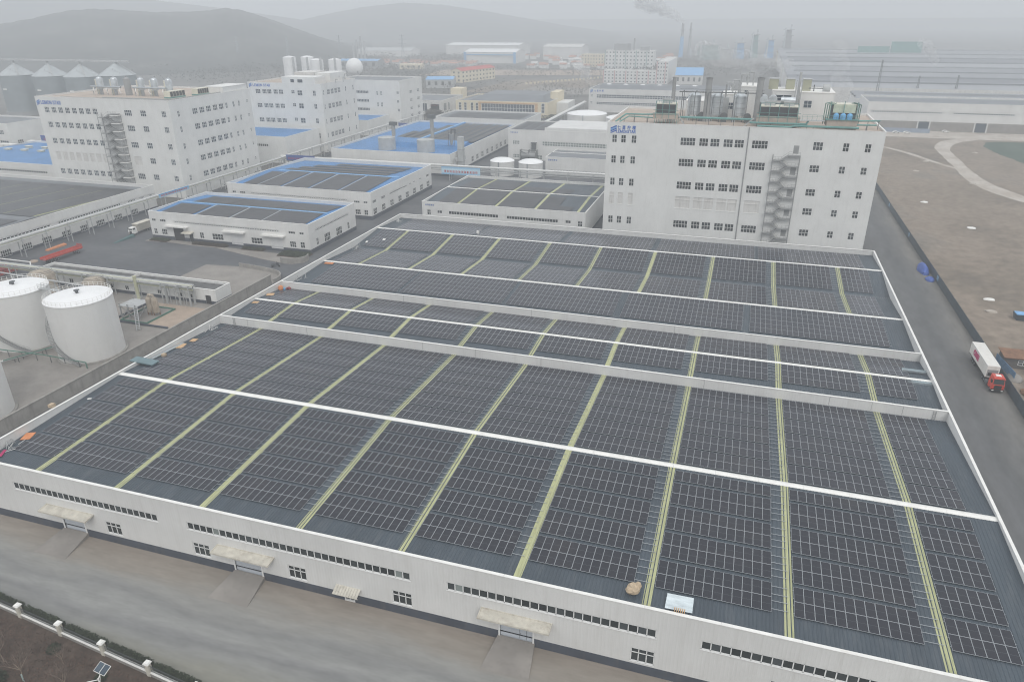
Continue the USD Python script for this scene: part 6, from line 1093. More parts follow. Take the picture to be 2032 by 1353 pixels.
roof_room('white roof room behind the middle silver tank', 90.6, 95.4, 174, 186, 49.4, (92.4, 94.6, 44.6, 46.9)); roof_room('tall white roof room behind the thick chimneys', 96.6, 103.2, 176, 190, 51.9, (97.6, 98.8, 49.4, 50.9)); roof_room('white roof room with two windows behind the middle cooling tower', 106.8, 114, 172, 184, 51.2, (107.6, 113.0, 48.0, 50.0)); roof_room('broad white roof room with a square window before the steaming tower', 115.7, 126.2, 172, 190, 50.8, (117, 119.6, 46.0, 48.4)); roof_room('long low white roof room behind the left silver tank', 78.6, 90.0, 174, 188, 47.0)
for i, (x0, x1) in enumerate(((110.9, 113.6), (116.2, 118.8), (105.4, 108.4))): t = thing('cream_housing', 'beige green equipment housing %s on the sign tower roof rooms' % ('beside the lattice chimney', 'right of the lattice chimney', 'left above the two windows')[i], 'housing'); part(t, 'body', MB().box(x0, x1, 176, 180, 51.3 if i != 1 else 50.9, 54.6), plain('khaki_panel_%d' % i, (.34, .34, .25), .6, var=.12)); part(t, 'cap', MB().box(x0 - .1, x1 + .1, 175.9, 180.1, 54.6, 54.75), K['greypipe'])
t = thing('blower_unit', 'grey round blower and crossed pipe on the right roof room', 'blower'); part(t, 'drum', MB().cyl((122.6, 176, 52), (124.8, 176, 52), 1.3, 16), K['greypipe']); part(t, 'pipe', MB().pipe([(118.2, 176, 51.9), (122.6, 176, 51.9)], .16).pipe([(119.8, 176, 50.9), (119.8, 176, 53)], .16), K['darksteel'])
for i, (x, lab) in enumerate(((93.2, 'left'), (97.8, 'right'))): t = thing('loop_pipe', 'grey looped vent pipe with cone, %s of two on the tall roof rooms' % lab, 'vent pipe'); b = 49.4 if i == 0 else 52.1; part(t, 'tube', MB().pipe([(x - 1.6, 178, b), (x - 1.6, 178, b + 3.6), (x + .4, 178, b + 3.6), (x + .4, 178, b + 2.4)], .22).pipe([(x + .6, 178.6, b + 3.2), (x + .8, 178.6, b + 4.4), (x + 2.4, 178.6, b + 4.4), (x + 2.4, 178.6, b)], .22), K['greypipe']); part(t, 'cone', MB().cyl((x + .5, 178.2, b + .3), (x + .5, 178.2, b + 2.8), .2, 10, .75), K['greypipe'])
t = thing('steel_gantry', 'long dark pipe gantry above the silver tanks', 'gantry'); m = MB()
for x in np.arange(78, 104, 4.2): m.box(x - .1, x + .1, 162.2, 162.4, ZR, 51.0).box(x - .1, x + .1, 169.6, 169.8, ZR, 51.0).box(x - .08, x + .08, 162.3, 169.7, 50.8, 51.0)
part(t, 'post', m, K['darksteel']); part(t, 'pipe', MB().cyl((77, 162.6, 51.1), (104, 162.6, 51.1), .16, 8).cyl((77, 163.3, 51.1), (104, 163.3, 51.1), .12, 8).box(77, 104, 162.2, 162.26, 52.0, 52.06), K['darksteel'])
t = thing('silver_duct', 'pair of silver rounded ducts behind the middle cooling tower', 'duct'); part(t, 'body', MB().cyl((104.2, 162, 49.3), (104.2, 166, 49.3), 1.3, 14).cyl((107.0, 162, 49.3), (107.0, 166, 49.3), 1.3, 14).cyl((109.4, 162.6, 49.2), (113.8, 162.6, 49.2), 1.05, 14), K['silver'], smooth=40); part(t, 'stand', MB().box(103, 114, 162, 166, ZR, 48.0), K['darksteel'])
# ------------------------------------------------------------------ plant on the left five storey building
Z5 = 41.4
for i, x in enumerate((-193.0, -184.4, -177.0, -169.0, -161.5, -153.4)):
    dark = i == 2; t = thing('roof_vessel', ('dark grey lattice vessel among the silver ones' if dark else 'silver upright vessel %s on the left production building roof' % ordinal(i if i < 2 else i - 1)), 'vessel', None if dark else 'silver vessels on the left building roof')
    part(t, 'shell', MB().rev((x, 186, 0), [(1.5, Z5 if dark else 43.9), (1.5, 48.4), (1.0, 49.1), (.35, 49.3), (.35, 49.8)], 18), K['grey' if dark else 'silver'], smooth=45)
    if not dark: part(t, 'twin', MB().rev((x - 2.6, 187, 0), [(.9, Z5), (.9, 48.0), (.1, 48.4)], 14), K['cream_box'], smooth=45); part(t, 'leg', MB().box(x - 1.3, x - 1.1, 184.9, 185.1, Z5, 44).box(x + 1.1, x + 1.3, 184.9, 185.1, Z5, 44).box(x - .5, x + .5, 185.5, 186.5, Z5, 44), K['steel'])
for i, (a, b) in enumerate(((-196.3, -178.6), (-171.8, -153.2))): t = thing('header_pipe', 'shiny header pipe %s the dark vessel on the left building roof' % ('left of', 'right of')[i], 'pipe'); part(t, 'tube', MB().cyl((a, 183.4, 45.1), (b, 183.4, 45.1), .42, 12), K['steel'], smooth=40); m = MB(); [m.box(x - .1, x + .1, 183.3, 183.5, Z5, 44.9) for x in np.arange(a + 1, b, 4.2)]; part(t, 'stand', m, K['steel']); m = MB(); [m.pipe([(x, 183.0, 44.8), (x, 182.7, 43.6), (x, 183.3, 42.4)], .22) for x in np.arange(a + 2, b, 7.6)]; part(t, 'elbow', m, K['coping'])
for i, (x, y, L) in enumerate(((-150.5, 178.6, 9.5), (-147.5, 193, 7.5))):
    t = thing('chiller', 'cream chiller with dark fan panels, %s on the left building roof' % ('nearer one', 'farther one')[i], 'chiller'); part(t, 'body', MB().box(x, x + 3.4, y, y + L, Z5 + .6, Z5 + 3.0), K['cream_box']); m = MB()
    for k in range(5): ya = y + L * (k + .08) / 5; part(t, 'fan_panel', MB().box(x + 3.4, x + 3.45, ya, ya + L * .168, Z5 + .75, Z5 + 2.8), K['louver'])
    part(t, 'skid', MB().box(x - .1, x + 3.5, y - .1, y + L + .1, Z5, Z5 + .6), K['teal'])
m = MB().cyl((-199, 168.2, Z5 + .5), (-140, 168.2, Z5 + .5), .22, 8).cyl((-176, 169.2, Z5 + .7), (-140, 169.2, Z5 + .7), .3, 8).cyl((-139.8, 169, Z5 + .6), (-139.8, 204, Z5 + .6), .25, 8); part('/World/white_production_building', 'roof_edge_pipe', m, K['grey'])
# ------------------------------------------------------------------ grain silos
for i, x in enumerate((-480, -444, -411, -375.5)):
    t = thing('grain_silo', 'grey corrugated grain silo %s from left behind the left production building' % ordinal(i), 'silo', 'grain silos at the left', loc=(x, 380, 0)); R, H = 13.2, 31.4 if i < 3 else 33.0; prof = [(R, 0)]
    for k in range(1, 32): prof += [(R + (.10 if k % 2 else 0), H * k / 32)]
    part(t, 'shell', MB().rev((0, 0, 0), prof + [(R, H)], 48), K['silo'] if 'silo' in K else K.setdefault('silo', plain('silo_sheet', (.25, .285, .30), .45, .35, var=.1, scale=.15)), smooth=50); part(t, 'cone', MB().rev((0, 0, 0), [(R + .5, H - .1), (1.6, H + 8.0), (1.6, H + 8.9), (.05, H + 9.2)], 32), plain('silo_roof_%d' % i, (.40, .43, .44), .45, .2, var=.08), smooth=35)
    m = MB(); a0 = -.6 + .9 * (i == 3)
    for a in (a0, a0 + 2.4): m.beam((R * math.cos(a), R * math.sin(a), H + .5), (1.6 * math.cos(a), 1.6 * math.sin(a), H + 8.8), 1.0, .25)
    for k in range(4): m.box(3 + k * 2.2, 3.3 + k * 2.2, -7, -6.7, H + 3 - k, H + 5.2 - k)
    part(t, 'roof_stair', m, K['greypipe']); part(t, 'hatch', MB().box(-2.2 + .4 * i, 1.4 + .4 * i, -R - .5, -R - .02, 20.5, 21.6), K['coping']); part(t, 'plinth', MB().rev((0, 0, 0), [(R + 1, 0), (R + 1, 3.2), (R - .1, 3.25)], 32), K['grey'])
t = thing('silo_conveyor', 'conveyor bridge running over the silo tops', 'conveyor'); part(t, 'bridge', MB().box(-500, -362, 379, 381.4, 42.2, 43.4), K['greypipe']); m = MB(); [m.box(x, x + .4, 379.2, 381.2, 38.8, 42.2) for x in (-480.2, -444.2, -411.2, -375.7)]; part(t, 'support', m, K['greypipe'])
# ------------------------------------------------------------------ middle distance and far background
oS = [(-124.2, -121.6, 3.5, 10.2, 1, 3), (-119.6, -117.1, 3.5, 10.2, 1, 3), (-113.8, -111.4, 3.5, 10.2, 1, 3), (-109.6, -107.2, 3.5, 10.2, 1, 3), (-104.6, -60.3, 3.4, 9.8, 18, 2), (-54.9, -52.2, 3.6, 11, 1, 3)]
off = shell('cream_office', 'cream office building with a long glass front framed in orange', 'office', -126.5, -49.5, 468, 520, 11.8, 'roof_grey', 'cream', S=op(oS)); wins(off, sface(0, 468), oS, w=.3, pane='pane_blue')
part(off, 'orange_band', MB().box(-107, -105, 467.6, 467.98, 0, 10.9).box(-60, -57.8, 467.6, 467.98, 0, 10.9).box(-105, -60, 467.6, 467.98, 9.95, 10.9), plain('orange_stone', (.56, .36, .20), .8, var=.08)); part(off, 'upper_roof', MB().hexa([(-118, 478, 11), (-56, 478, 11), (-52, 530, 11), (-122, 530, 11)], [(-110, 492, 14.6), (-60, 492, 14.6), (-60, 526, 14.6), (-112, 526, 14.6)]), K['roof_grey']); part(off, 'corner_tower', MB().box(-56, -49.4, 500, 520.2, 10, 16.5), K['cream']); part(off, 'side_wing', MB().box(-49.4, -40, 495, 520, 0, 9), K['render'])
g0 = shell('grey_stone_hall', 'grey stone gatehouse with dark glass left of the cream office', 'building', -186, -140.5, 472, 520, 10.4, 'roof_grey', 'stained', S=[(-176, -162, 1.5, 8.2), (-158.5, -153.5, 1.5, 8.2), (-150.5, -143, 2.5, 7.5)], E=[(476, 482, 1.5, 8.0), (486, 489, 1.5, 8)]); wins(g0, sface(0, 472), [(-176, -162, 1.5, 8.2, 5, 1), (-158.5, -153.5, 1.5, 8.2, 2, 1)], w=.3, pane='pane_blue'); window(g0, *eface(-140.5), 476, 482, 1.5, 8.0, 3, 1, .3, pane='pane_blue'); window(g0, *eface(-140.5), 486, 489, 1.5, 8.0, 1, 1, .3, pane='pane_blue'); part(g0, 'lettering', on_wall(strokes(5, .9, 31), (0, 472), (1, 0), (0, -1), -149.6, 6.0), K['darkred']); part(g0, 'end_tower', MB().box(-152, -142, 520.2, 534, 0, 15.5), K['cream'])
ww = shell('white_flat_hall', 'white flat hall with a grey roof in front of the cream office', 'hall', -112, -44.5, 388, 430, 9.0, 'roof_grey', 'render')
for i in range(3): slab_panels('solar_array', 'pale solar strip %s on the white flat hall before the office' % ordinal(i), -106, 48, 392 + i * 12, 4, lambda y: 8.1 + 0 * y, 1, 'solar strips on the white flat hall')
g5S = [(-26.3, -24.3, 11.8, 14.0, 2, 2), (-26.3, -24.3, 6.2, 8.6, 2, 2), (-21.3, 62, 11.0, 14.1, 40, 2), (-21.2, 30, 5.8, 8.2, 28, 2)]
g5 = shell('white_sign_hall', 'long white hall with two window bands and small blue sign behind the sign tower', 'building', -27.6, 84, 517, 560, 18.2, 'roof_grey', 'clad', S=op(g5S), par=.4); wins(g5, sface(0, 517), g5S, w=.3, pane='pane_blue')
part(g5, 'upper_roof', MB().hexa([(-20, 519, 17.8), (83, 519, 17.8), (83, 558, 17.8), (-20, 558, 17.8)], [(-20, 530, 20.6), (83, 530, 20.6), (83, 540, 20.6), (-20, 540, 20.6)]), K['roof_grey'])
e1, e2 = emblem((0, 517), (1, 0), (0, -1), -26.6, 15.3, 2.4); part(g5, 'emblem', e1, K['logo']); part(g5, 'emblem_band', e2, K['logo_light'])
for k, ch in enumerate('七星柠檬'): part(g5, 'sign_character', on_wall(letters(ch, 1.3, 'cjk', 2), (0, 517), (1, 0), (0, -1), -23.2 + k * 2.1, 16.2, 1.4), K['logo'])
for k in range(6): part(g5, 'roof_dome', MB().rev((-14 + k * 14, 533, 20.4), [(2.4, 0), (1.6, .6), (.1, .8)], 14), K['tanktop'])
# far factory beyond the field
fS = [(181, 225.5, 11.1, 12.7, 40, 1), (231.8, 268.4, 11.1, 12.7, 26, 1), (276, 330, 11.1, 12.7, 36, 1)]; dS = [(212.2, 218.8, 0, 6.0), (246.8, 253.4, 0, 6.0), (290, 297, 0, 6)]
ff = shell('far_factory', 'very long white factory hall beyond the bare field with dark gateways', 'factory', 178.5, 560, 474, 520, 18.2, 'roof_grey', 'clad', plinth=6.05, S=op(fS) + dS, gable=(17, 18.6), plk='slab'); wins(ff, sface(0, 474), fS, w=.45, pane='pane_blue')
for a, b, c, d in dS: part(ff, 'gateway', MB().box(a, b, 474.2, 474.3, 0, d), K['pane_blue']); part(ff, 'gate_jamb', MB().box(a - .8, a, 473.5, 473.9, 0, 6.3).box(b, b + .8, 473.5, 473.9, 0, 6.3), K['stained'])
t = thing('blue_site_fence', 'pale blue grey site fence before the far factory', 'fence')
for k in range(10): part(t, 'fence_panel', MB().box(188 + k * 3, 190.95 + k * 3, 463, 463.1, 0, 2.8), plain('blue_grey_fence_%d' % k, (.25, .30, .38), .6, var=.1) if k == 0 else '/World/Looks/blue_grey_fence_0')
rf = [plain('far_roof_%d' % i, c, .6, var=.1, scale=.03) for i, c in enumerate(((.23, .24, .26), (.30, .31, .33), (.18, .19, .21), (.26, .27, .29)))]
rows_ = [(524, 566, 17.5), (590, 640, 19.5), (642, 696, 20), (700, 760, 20.5), (764, 826, 21), (850, 905, 21), (910, 985, 22), (990, 1075, 22.5), (1090, 1180, 23)]
for i, (y0, y1, h) in enumerate(rows_):
    t = thing('far_factory_hall', 'broad grey roofed factory hall, %s row behind the long white one' % ordinal(i), 'factory', 'grey factory halls in the haze'); x0, x1 = 176 - 45 * (i > 0), 560 + (y0 - 474) * .35
    part(t, 'wall', MB().box(x0, x1, y0, y1, 0, h - 2.2), K['stained' if i % 2 else 'clad']); nb = 3; m = MB()
    for k in range(nb):
        a, b = y0 + (y1 - y0) * k / nb, y0 + (y1 - y0) * (k + 1) / nb; c = (a + b) / 2; m.add([(x0, a, h - 2.2), (x1, a, h - 2.2), (x1, c, h), (x0, c, h), (x1, b, h - 2.2), (x0, b, h - 2.2)], [(0, 1, 2, 3), (3, 2, 4, 5)])
    part(t, 'roof', m, rf[i % 4]); part(t, 'roof_vent', MB().box(x0 + 8, x1 - 8, (y0 + y1) / 2 - 1.2, (y0 + y1) / 2 + 1.2, h - .6, h + .9), rf[(i + 1) % 4])
for i, (x, y, h0, h1) in enumerate(((196, 568, 0, 40), (229, 592, 0, 27), (257, 592, 0, 28))):
    t = thing('lattice_mast', 'dark lattice mast %s among the far factory roofs' % ('left tall', 'middle short', 'right short')[i], 'mast'); m = MB(); s_ = 1.1
    for dx, dy in ((-s_, -s_), (s_, -s_), (s_, s_), (-s_, s_)): m.beam((x + dx, y + dy, h0), (x + dx * .25, y + dy * .25, h1), .3)
    for k in range(14): z = h1 * k / 14; f = 1 - .75 * k / 14; m.beam((x - s_ * f, y - s_ * f, z), (x + s_ * f, y - s_ * f, z + h1 / 14), .15)
    part(t, 'lattice', m, K['darksteel'])
t = thing('teal_screen', 'teal green cladding strip on the far roofs', 'screen'); part(t, 'sheet', MB().box(236, 276, 1082, 1086, 22, 30).box(278, 316, 1082, 1086, 22, 36), K['teal'])
t = thing('orange_block', 'pale orange block among the far works', 'building'); part(t, 'wall', MB().box(130, 164, 1110, 1130, 0, 20), K['cream']); part(t, 'roof', MB().box(129, 165, 1109, 1131, 20, 21), K['tan'])
# stacks and process towers in the haze
for i, (x, y, z, r, mk) in enumerate(((-30, 1330, 56, 2.6, 'logo_light'), (-16, 1332, 57.5, 2.0, 'grey'))):
    t = thing('factory_chimney', 'tall %s chimney in the haze' % ('blue banded steaming' if i == 0 else 'dark grey'), 'chimney'); part(t, 'shaft', MB().cyl((x, y, 0), (x, y, z * .62), r * 1.6, 12, r * 1.15), K[mk]); part(t, 'upper_shaft', MB().cyl((x, y, z * .62), (x, y, z), r * .9, 12, r * .75), K['grey']); part(t, 'platform', MB().cyl((x, y, z * .8), (x, y, z * .8 + .8), r * 1.7, 12), K['grey'])
for i, (x, y, z, w_, mk) in enumerate(((150, 1336, 46, 17, 'grey'), (96, 1336, 38, 14, 'teal'), (122, 1330, 30, 15, 'logo_light'), (72, 1300, 26, 18, 'logo_light'), (22, 1262, 24, 40, 'teal'), (48, 1280, 17, 26, 'greypipe'), (-2, 1255, 15, 14, 'greypipe'))):
    t = thing('process_tower', 'hazy blue green process tower %s from the right in the far works' % ordinal(i), 'process tower'); m = MB(); n = max(2, int(z / 8))
    for k in range(n): s_ = 1 - .10 * k; m.box(x - w_ / 2 * s_, x + w_ / 2 * s_, y - 6 * s_, y + 6 * s_, z * k / n, z * (k + 1) / n - .6)
    part(t, 'storey', m, K[mk]); m = MB()
    for k in range(n + 1): m.box(x - w_ / 2 - .6, x + w_ / 2 + .6, y - 7, y + 7, z * k / n - .5, z * k / n)
    part(t, 'deck', m, K['grey']); part(t, 'column', MB().cyl((x + w_ * .2, y, z), (x + w_ * .2, y, z + 8), 1.5, 10).cyl((x - w_ * .3, y - 7, 0), (x - w_ * .3, y - 7, z + 3), 1.6, 10), K['silver'])
# pale works in the centre
def gable_house(name, label, cat, group, x, y, L, W, H, rh, rz, wm, rm, wn=0, rowsn=1):
    t = thing(name, label, cat, group, loc=(x, y, 0), rz=rz); part(t, 'wall', MB().box(0, L, 0, W, 0, H).add([(0, 0, H), (0, W, H), (0, W / 2, H + rh * .96), (L, 0, H), (L, W, H), (L, W / 2, H + rh * .96)], [(0, 2, 1), (3, 4, 5)]), K[wm])
    m = MB(); e = .5; m.add([(-e, -e, H - .1), (L + e, -e, H - .1), (L + e, W / 2, H + rh), (-e, W / 2, H + rh), (L + e, W + e, H - .1), (-e, W + e, H - .1)], [(0, 1, 2, 3), (3, 2, 4, 5)]); part(t, 'roof', m, K[rm])
    for r in range(rowsn):
        for k in range(wn): a = L * (k + .3) / wn; z = H * (r + .35) / rowsn; part(t, 'window', MB().box(a, a + L / wn * .36, -.06, -.01, z, z + H / rowsn * .42), K['pane'])
    return t
t = gable_house('cream_block', 'cream three storey block with a red roof beyond the offices', 'building', None, -228.7, 744, 72, 16, 13.2, 3.0, math.radians(75.5), 'cream', 'redroof', 10, 3)
for k in range(2):
    for r in range(3): part(t, 'end_window', MB().box(-.06, -.01, 3 + k * 7, 5.4 + k * 7, 1.6 + r * 4.3, 3.6 + r * 4.3), K['pane'])
gable_house('yellow_shed', 'low pale yellow shed left of the red roofed block', 'shed', None, -401, 934, 34, 14, 6.5, 1.2, .15, 'cream', 'cream', 4); gable_house('blue_grey_shed', 'blue grey shed right of the farthest white production building', 'shed', None, -243, 672, 30, 40, 9, 2, .3, 'greypipe', 'logo_light', 4); gable_house('blue_grey_shed', 'dark blue sheds left of the pale yellow shed', 'shed', None, -500, 930, 62, 30, 11, 2, .1, 'grey', 'logo_light', 5)
gable_house('blue_roof_shed', 'shed with a plain pale blue roof behind the left rooftop chimney', 'shed', None, 16, 784, 30, 44, 10, 7, 0.05, 'stained', 'logo_light', 5)
gable_house('pale_factory', 'pale factory hall with blue corner trims in the centre distance', 'factory', None, -359, 1093, 88, 60, 17, 4, .02, 'clad', 'tanktop'); t = thing('pale_factory_trim', 'blue trim frame on the pale central factory hall', 'trim'); part(t, 'trim', MB().box(-360, -356, 1092, 1092.8, 0, 17).box(-274, -270, 1092, 1092.8, 0, 17).box(-356, -274, 1092, 1092.8, 12.3, 13.8), K['logo_light'])
gable_house('pale_factory', 'wider pale factory hall behind the blue trimmed one', 'factory', None, -490, 1330, 150, 90, 18, 3, .02, 'clad', 'tanktop'); gable_house('pale_factory', 'pale hall with bluish gable right of the blue trimmed one', 'factory', None, -262, 1230, 70, 60, 20, 4, 0, 'clad', 'stained'); gable_house('pale_factory', 'low long pale roof at left of the central factories', 'factory', None, -640, 1240, 110, 60, 10, 5, .1, 'clad', 'greypipe')
r_ = random.Random(5); hs = []
while len(hs) < 64:
    x, y = r_.uniform(-300, -40), r_.uniform(985, 1290)
    if x < -230 and y < 1190 or x > -112 and y < 1060 or any(abs(x - a) < 14 and abs(y - b) < 15 for a, b in hs): continue
    hs.append((x, y)); gable_house('village_house', 'small hazy village house with pale walls and reddish tile roof', 'house', 'hazy village houses in the distance', x, y, r_.uniform(9, 14), r_.uniform(7, 9), r_.uniform(3.5, 7), 2.2, r_.uniform(-.1, .1), 'render', 'tileroof' if r_.random() < .75 else 'stained')
hs = []
while len(hs) < 46:
    x, y = r_.uniform(-620, -330), r_.uniform(1010, 1080)
    if any(abs(x - a) < 12 and abs(y - b) < 10 for a, b in hs): continue
    hs.append((x, y)); gable_house('village_house', 'low hazy farmhouse with brown tile roof at the foot of the hills', 'house', 'hazy farmhouses left of the centre', x, y, r_.uniform(9, 14), 7, 3.4, 1.8, r_.uniform(-.1, .1), 'stained', 'tileroof')
def flats(label, x0, x1, y0, y1, H, rowsn, cols, mk='render', accent=None):
    ops_ = [(x0 + (x1 - x0) * (k + .3) / cols, x0 + (x1 - x0) * (k + .7) / cols, H * (r + .3) / rowsn, H * (r + .72) / rowsn) for k in range(cols) for r in range(rowsn)]
    t = shell('apartment_block', label, 'apartment block', x0, x1, y0, y1, H, 'stained', mk, S=ops_, group='hazy apartment blocks', depth=.4)
    for a, b, c, d in ops_: part(t, 'window', pane_mesh((0, y0), (1, 0), (0, -1), a, b, c, d, .3), K['pane_blue'])
    if accent:
        m = MB()
        for k in range(0, cols, 3): x = x0 + (x1 - x0) * k / cols; m.box(x - .5, x + .5, y0 - .12, y0 - .01, 0, H)
        part(t, 'accent_strip', m, K[accent])
    return t
K['pink'] = plain('dusty_pink', (.52, .30, .30), .8, var=.05)
flats('pale block of flats with pink strips behind the white sign hall', -67, -6, 785, 800, 14, 4, 14, accent='pink'); flats('pale wing with pink balconies at the right end of the flats', -5.6, 7, 785, 885, 24, 6, 4, accent='pink'); t = flats('taller hazy block with roof plant behind the pink striped flats', -108, -38, 1008, 1030, 25, 5, 14, accent='teal'); part(t, 'roof_plant', MB().box(-96, -74, 1012, 1026, 24.5, 34).box(-58, -46, 1012, 1024, 24.5, 30).cyl((-68, 1018, 24), (-68, 1018, 41), 1.2, 8), K['grey']); flats('hazy cream block left of the taller one', -150, -116, 1040, 1060, 18, 4, 8, 'cream')
# storage cylinders and columns far left
for i, x in enumerate((-432, -413, -395, -376)): t = thing('white_cylinder', 'white upright storage cylinder %s of four in the haze' % ordinal(i), 'tank', 'white storage cylinders in the haze'); part(t, 'shell', MB().rev((x, 700 + (i % 2) * 9, 0), [(7.6, 0), (7.6, 28.6 - 2.5 * (i > 1)), (3, 29.8 - 2.5 * (i > 1)), (.1, 30.2 - 2.5 * (i > 1))], 24), K['tanktop'], smooth=50); part(t, 'stair_tower', MB().box(x + 7.5, x + 9.2, 694, 696, 0, 29), K['greypipe'])
t = thing('sphere_tank', 'pale round tank right of the white cylinders', 'tank'); part(t, 'ball', MB().ball((-352, 712, 18), 10, 1, 20), K['tanktop'], smooth=60); part(t, 'legs', MB().box(-360, -359, 705, 706, 0, 14).box(-345, -344, 705, 706, 0, 14), K['grey'])
for i, (x, z) in enumerate(((-512, 32), (-506, 38), (-500, 43), (-494, 36))): t = thing('distillation_column', 'thin pale distillation column %s in the cluster before the hills' % ordinal(i), 'column', 'distillation columns'); part(t, 'shaft', MB().cyl((x, 1000 + i, 0), (x, 1000 + i, z), 1.5, 10), K['greypipe']); part(t, 'platform', MB().cyl((x, 1000 + i, z * .7), (x, 1000 + i, z * .7 + .6), 2.6, 10), K['greypipe'])
# pylons before the hill
for i, (x, y) in enumerate(((-640, 1010), (-560, 1040), (-700, 960), (-455, 1060))):
    t = thing('pylon', 'thin pale pylon %s from right before the wooded hill' % ordinal((1, 2, 0, 3)[i]), 'pylon', 'pylons before the hill'); m = MB(); h1 = 44
    for dx, dy in ((-2.5, -2.5), (2.5, -2.5), (2.5, 2.5), (-2.5, 2.5)): m.beam((x + dx, y + dy, 0), (x + dx * .1, y + dy * .1, h1), .35)
    for z, w_ in ((30, 7), (36, 6), (42, 4.5)): m.beam((x - w_, y, z), (x + w_, y, z), .4)
    part(t, 'lattice', m, K['steel'])
# ------------------------------------------------------------------ hills
h1 = [(-1316, 934, 40.3), (-1282, 979, 53.7), (-1256, 1011, 61.7), (-1224, 1050, 69.9), (-1183, 1095, 81.8), (-1155, 1124, 87.0), (-1115, 1164, 85.0), (-1062, 1214, 80.1), (-1003, 1263, 82.5), (-964, 1294, 86.1), (-941, 1312, 84.1), (-910, 1334, 71.3), (-877, 1357, 57.2), (-844, 1379, 41.9), (-809, 1400, 27.2), (-764, 1427, 10.2), (-717, 1453, 0)]
h2 = [(-2329, 1666, 135), (-2212, 1817, 131), (-2071, 1975, 135), (-1910, 2132, 123), (-1764, 2256, 100), (-1514, 2434, 56), (-1451, 2473, 72), (-1321, 2547, 98), (-1187, 2615, 112), (-1049, 2676, 104), (-907, 2731, 82), (-761, 2779, 57), (-612, 2819, 30), (-400, 2880, 0)]
K['wood'+'land'] = ground_mat('wooded_hill', [(0.3, (0.032, 0.038, 0.034)), (0.5, (0.055, 0.058, 0.05)), (0.68, (0.10, 0.10, 0.09)), (0.8, (0.16, 0.155, 0.14))], nscale=0.011, fscale=0.06, fine=(0.6, 1.35))
def hills(name, crest, near, far, seed, left=None):
    crest = np.array(crest, float); 
    if left is not None: crest = np.vstack([left, crest])
    t = np.arange(len(crest)); tt = np.linspace(0, len(crest) - 1, 220); C = np.stack([np.interp(tt, t, crest[:, k]) for k in range(3)], 1); c0 = np.array(CAM[:2]); rows2 = np.linspace(near, far, 40); V = []
    for s_ in rows2:
        p = c0 + (C[:, :2] - c0) * s_; f = np.clip((s_ - near) / (1 - near), 0, 1) if s_ <= 1 else np.clip((far - s_) / (far - 1), 0, 1); f = f * f * (3 - 2 * f) * .75 + .25 * f; q = np.c_[p * .012, np.full(len(p), seed)]; q2 = np.c_[p * .09, np.full(len(p), seed)]
        z = C[:, 2] * f * (1 + (.18 * (meshkit.fbm(q, 4, seed) - .5)) * (0 if abs(s_ - 1) < .02 else 1)) + 3.0 * (meshkit.fbm(q2, 2, seed + 3) - .5) * (f > .1); V.append(np.c_[p, np.where(f > 0, z, -0.5)])
    n = 220; V = np.vstack(V); F = [(i * n + k, i * n + k + 1, (i + 1) * n + k + 1, (i + 1) * n + k) for i in range(39) for k in range(n - 1)]
    return part(None, name, (V, np.array(F)), K['woodland'], kind='structure', smooth=True)
hills('hills', h1, .66, 1.35, 2, left=[(-1420, 700, 18), (-1360, 850, 28)]); hills('far_hills', h2, .8, 1.12, 6)
# grey winter scrub and trees
K['scrub'] = plain('winter_scrub', (.10, .092, .08), .95, var=.45, scale=.12); K['evergreen'] = plain('dark_evergreen', (.03, .042, .030), .9, var=.5, scale=.5); K['twig'] = plain('bare_twigs', (.17, .135, .11), .95, var=.3, scale=1.0)
def belt(name, n, xr, yr, hgt, size, m, fn=None):
    x, y = nrg.uniform(*xr, n), nrg.uniform(*yr, n); k = meshkit.fbm(np.c_[x * .03, y * .03, 0 * x], 3, 4) > .5 if fn is None else fn(x, y); x, y = x[k], y[k]; cl = meshkit.noise(np.c_[x * .12, y * .12, 0 * x], 8); z = nrg.uniform(.1, 1, len(x)) * hgt * (.45 + .8 * cl); v, f = leaves(len(x), np.c_[x, y, z], size); part(None, name, (v, f), K[m], kind='stuff', label='grey winter woodland and scrub in the distance' if m == 'scrub' else 'dark evergreen clumps in the distance', cat='woodland')
belt('winter_woodland', 26000, (-1050, -380), (740, 1250), 9, 2.6, 'scrub'); belt('winter_woodland', 12000, (-380, -60), (560, 1000), 6, 1.7, 'scrub', lambda x, y: ((meshkit.fbm(np.c_[x * .03, y * .03, 0 * x], 3, 4) > .45) & ((y < 735) | (x < -250) | (y > 840)))); belt('winter_woodland', 9000, (-60, 170), (880, 1260), 8, 2.2, 'scrub'); belt('evergreen_clumps', 9000, (-1000, -300), (640, 1150), 8, 2.2, 'evergreen', lambda x, y: meshkit.fbm(np.c_[x * .02, y * .02, 0 * x], 3, 9) > .56)
belt('evergreen_clumps', 5000, (-135, -40), (455, 472), 4, .9, 'evergreen', lambda x, y: (x > -48) | (x < -128) | (y < 462)); belt('winter_woodland', 3500, (-150, -139), (450, 470), 5, .9, 'scrub', lambda x, y: x > -1000)
belt('evergreen_clumps', 4200, (-136, -108), (120, 420), 3.2, .7, 'evergreen', lambda x, y: (meshkit.noise(np.c_[x * .2, y * .2, 0 * x], 3) > .55) & (x < -128.5) & (y > 148))
sheet('far_road', [(-1000, 700), (-420, 985), (-424, 992), (-1006, 708)], .02, K['dirtroad']); sheet('far_field', [(-330, 840), (-60, 900), (-70, 990), (-330, 940)], .015, K['tan']); sheet('far_field', [(-190, 640), (-80, 690), (-60, 830), (-180, 800)], .015, K['field']); sheet('parking_lot', [(-140, 640), (-50, 650), (-45, 700), (-130, 735)], .02, K['slab'])
t = thing('low_white_wall', 'row of low pale wall bays beyond the offices', 'wall')
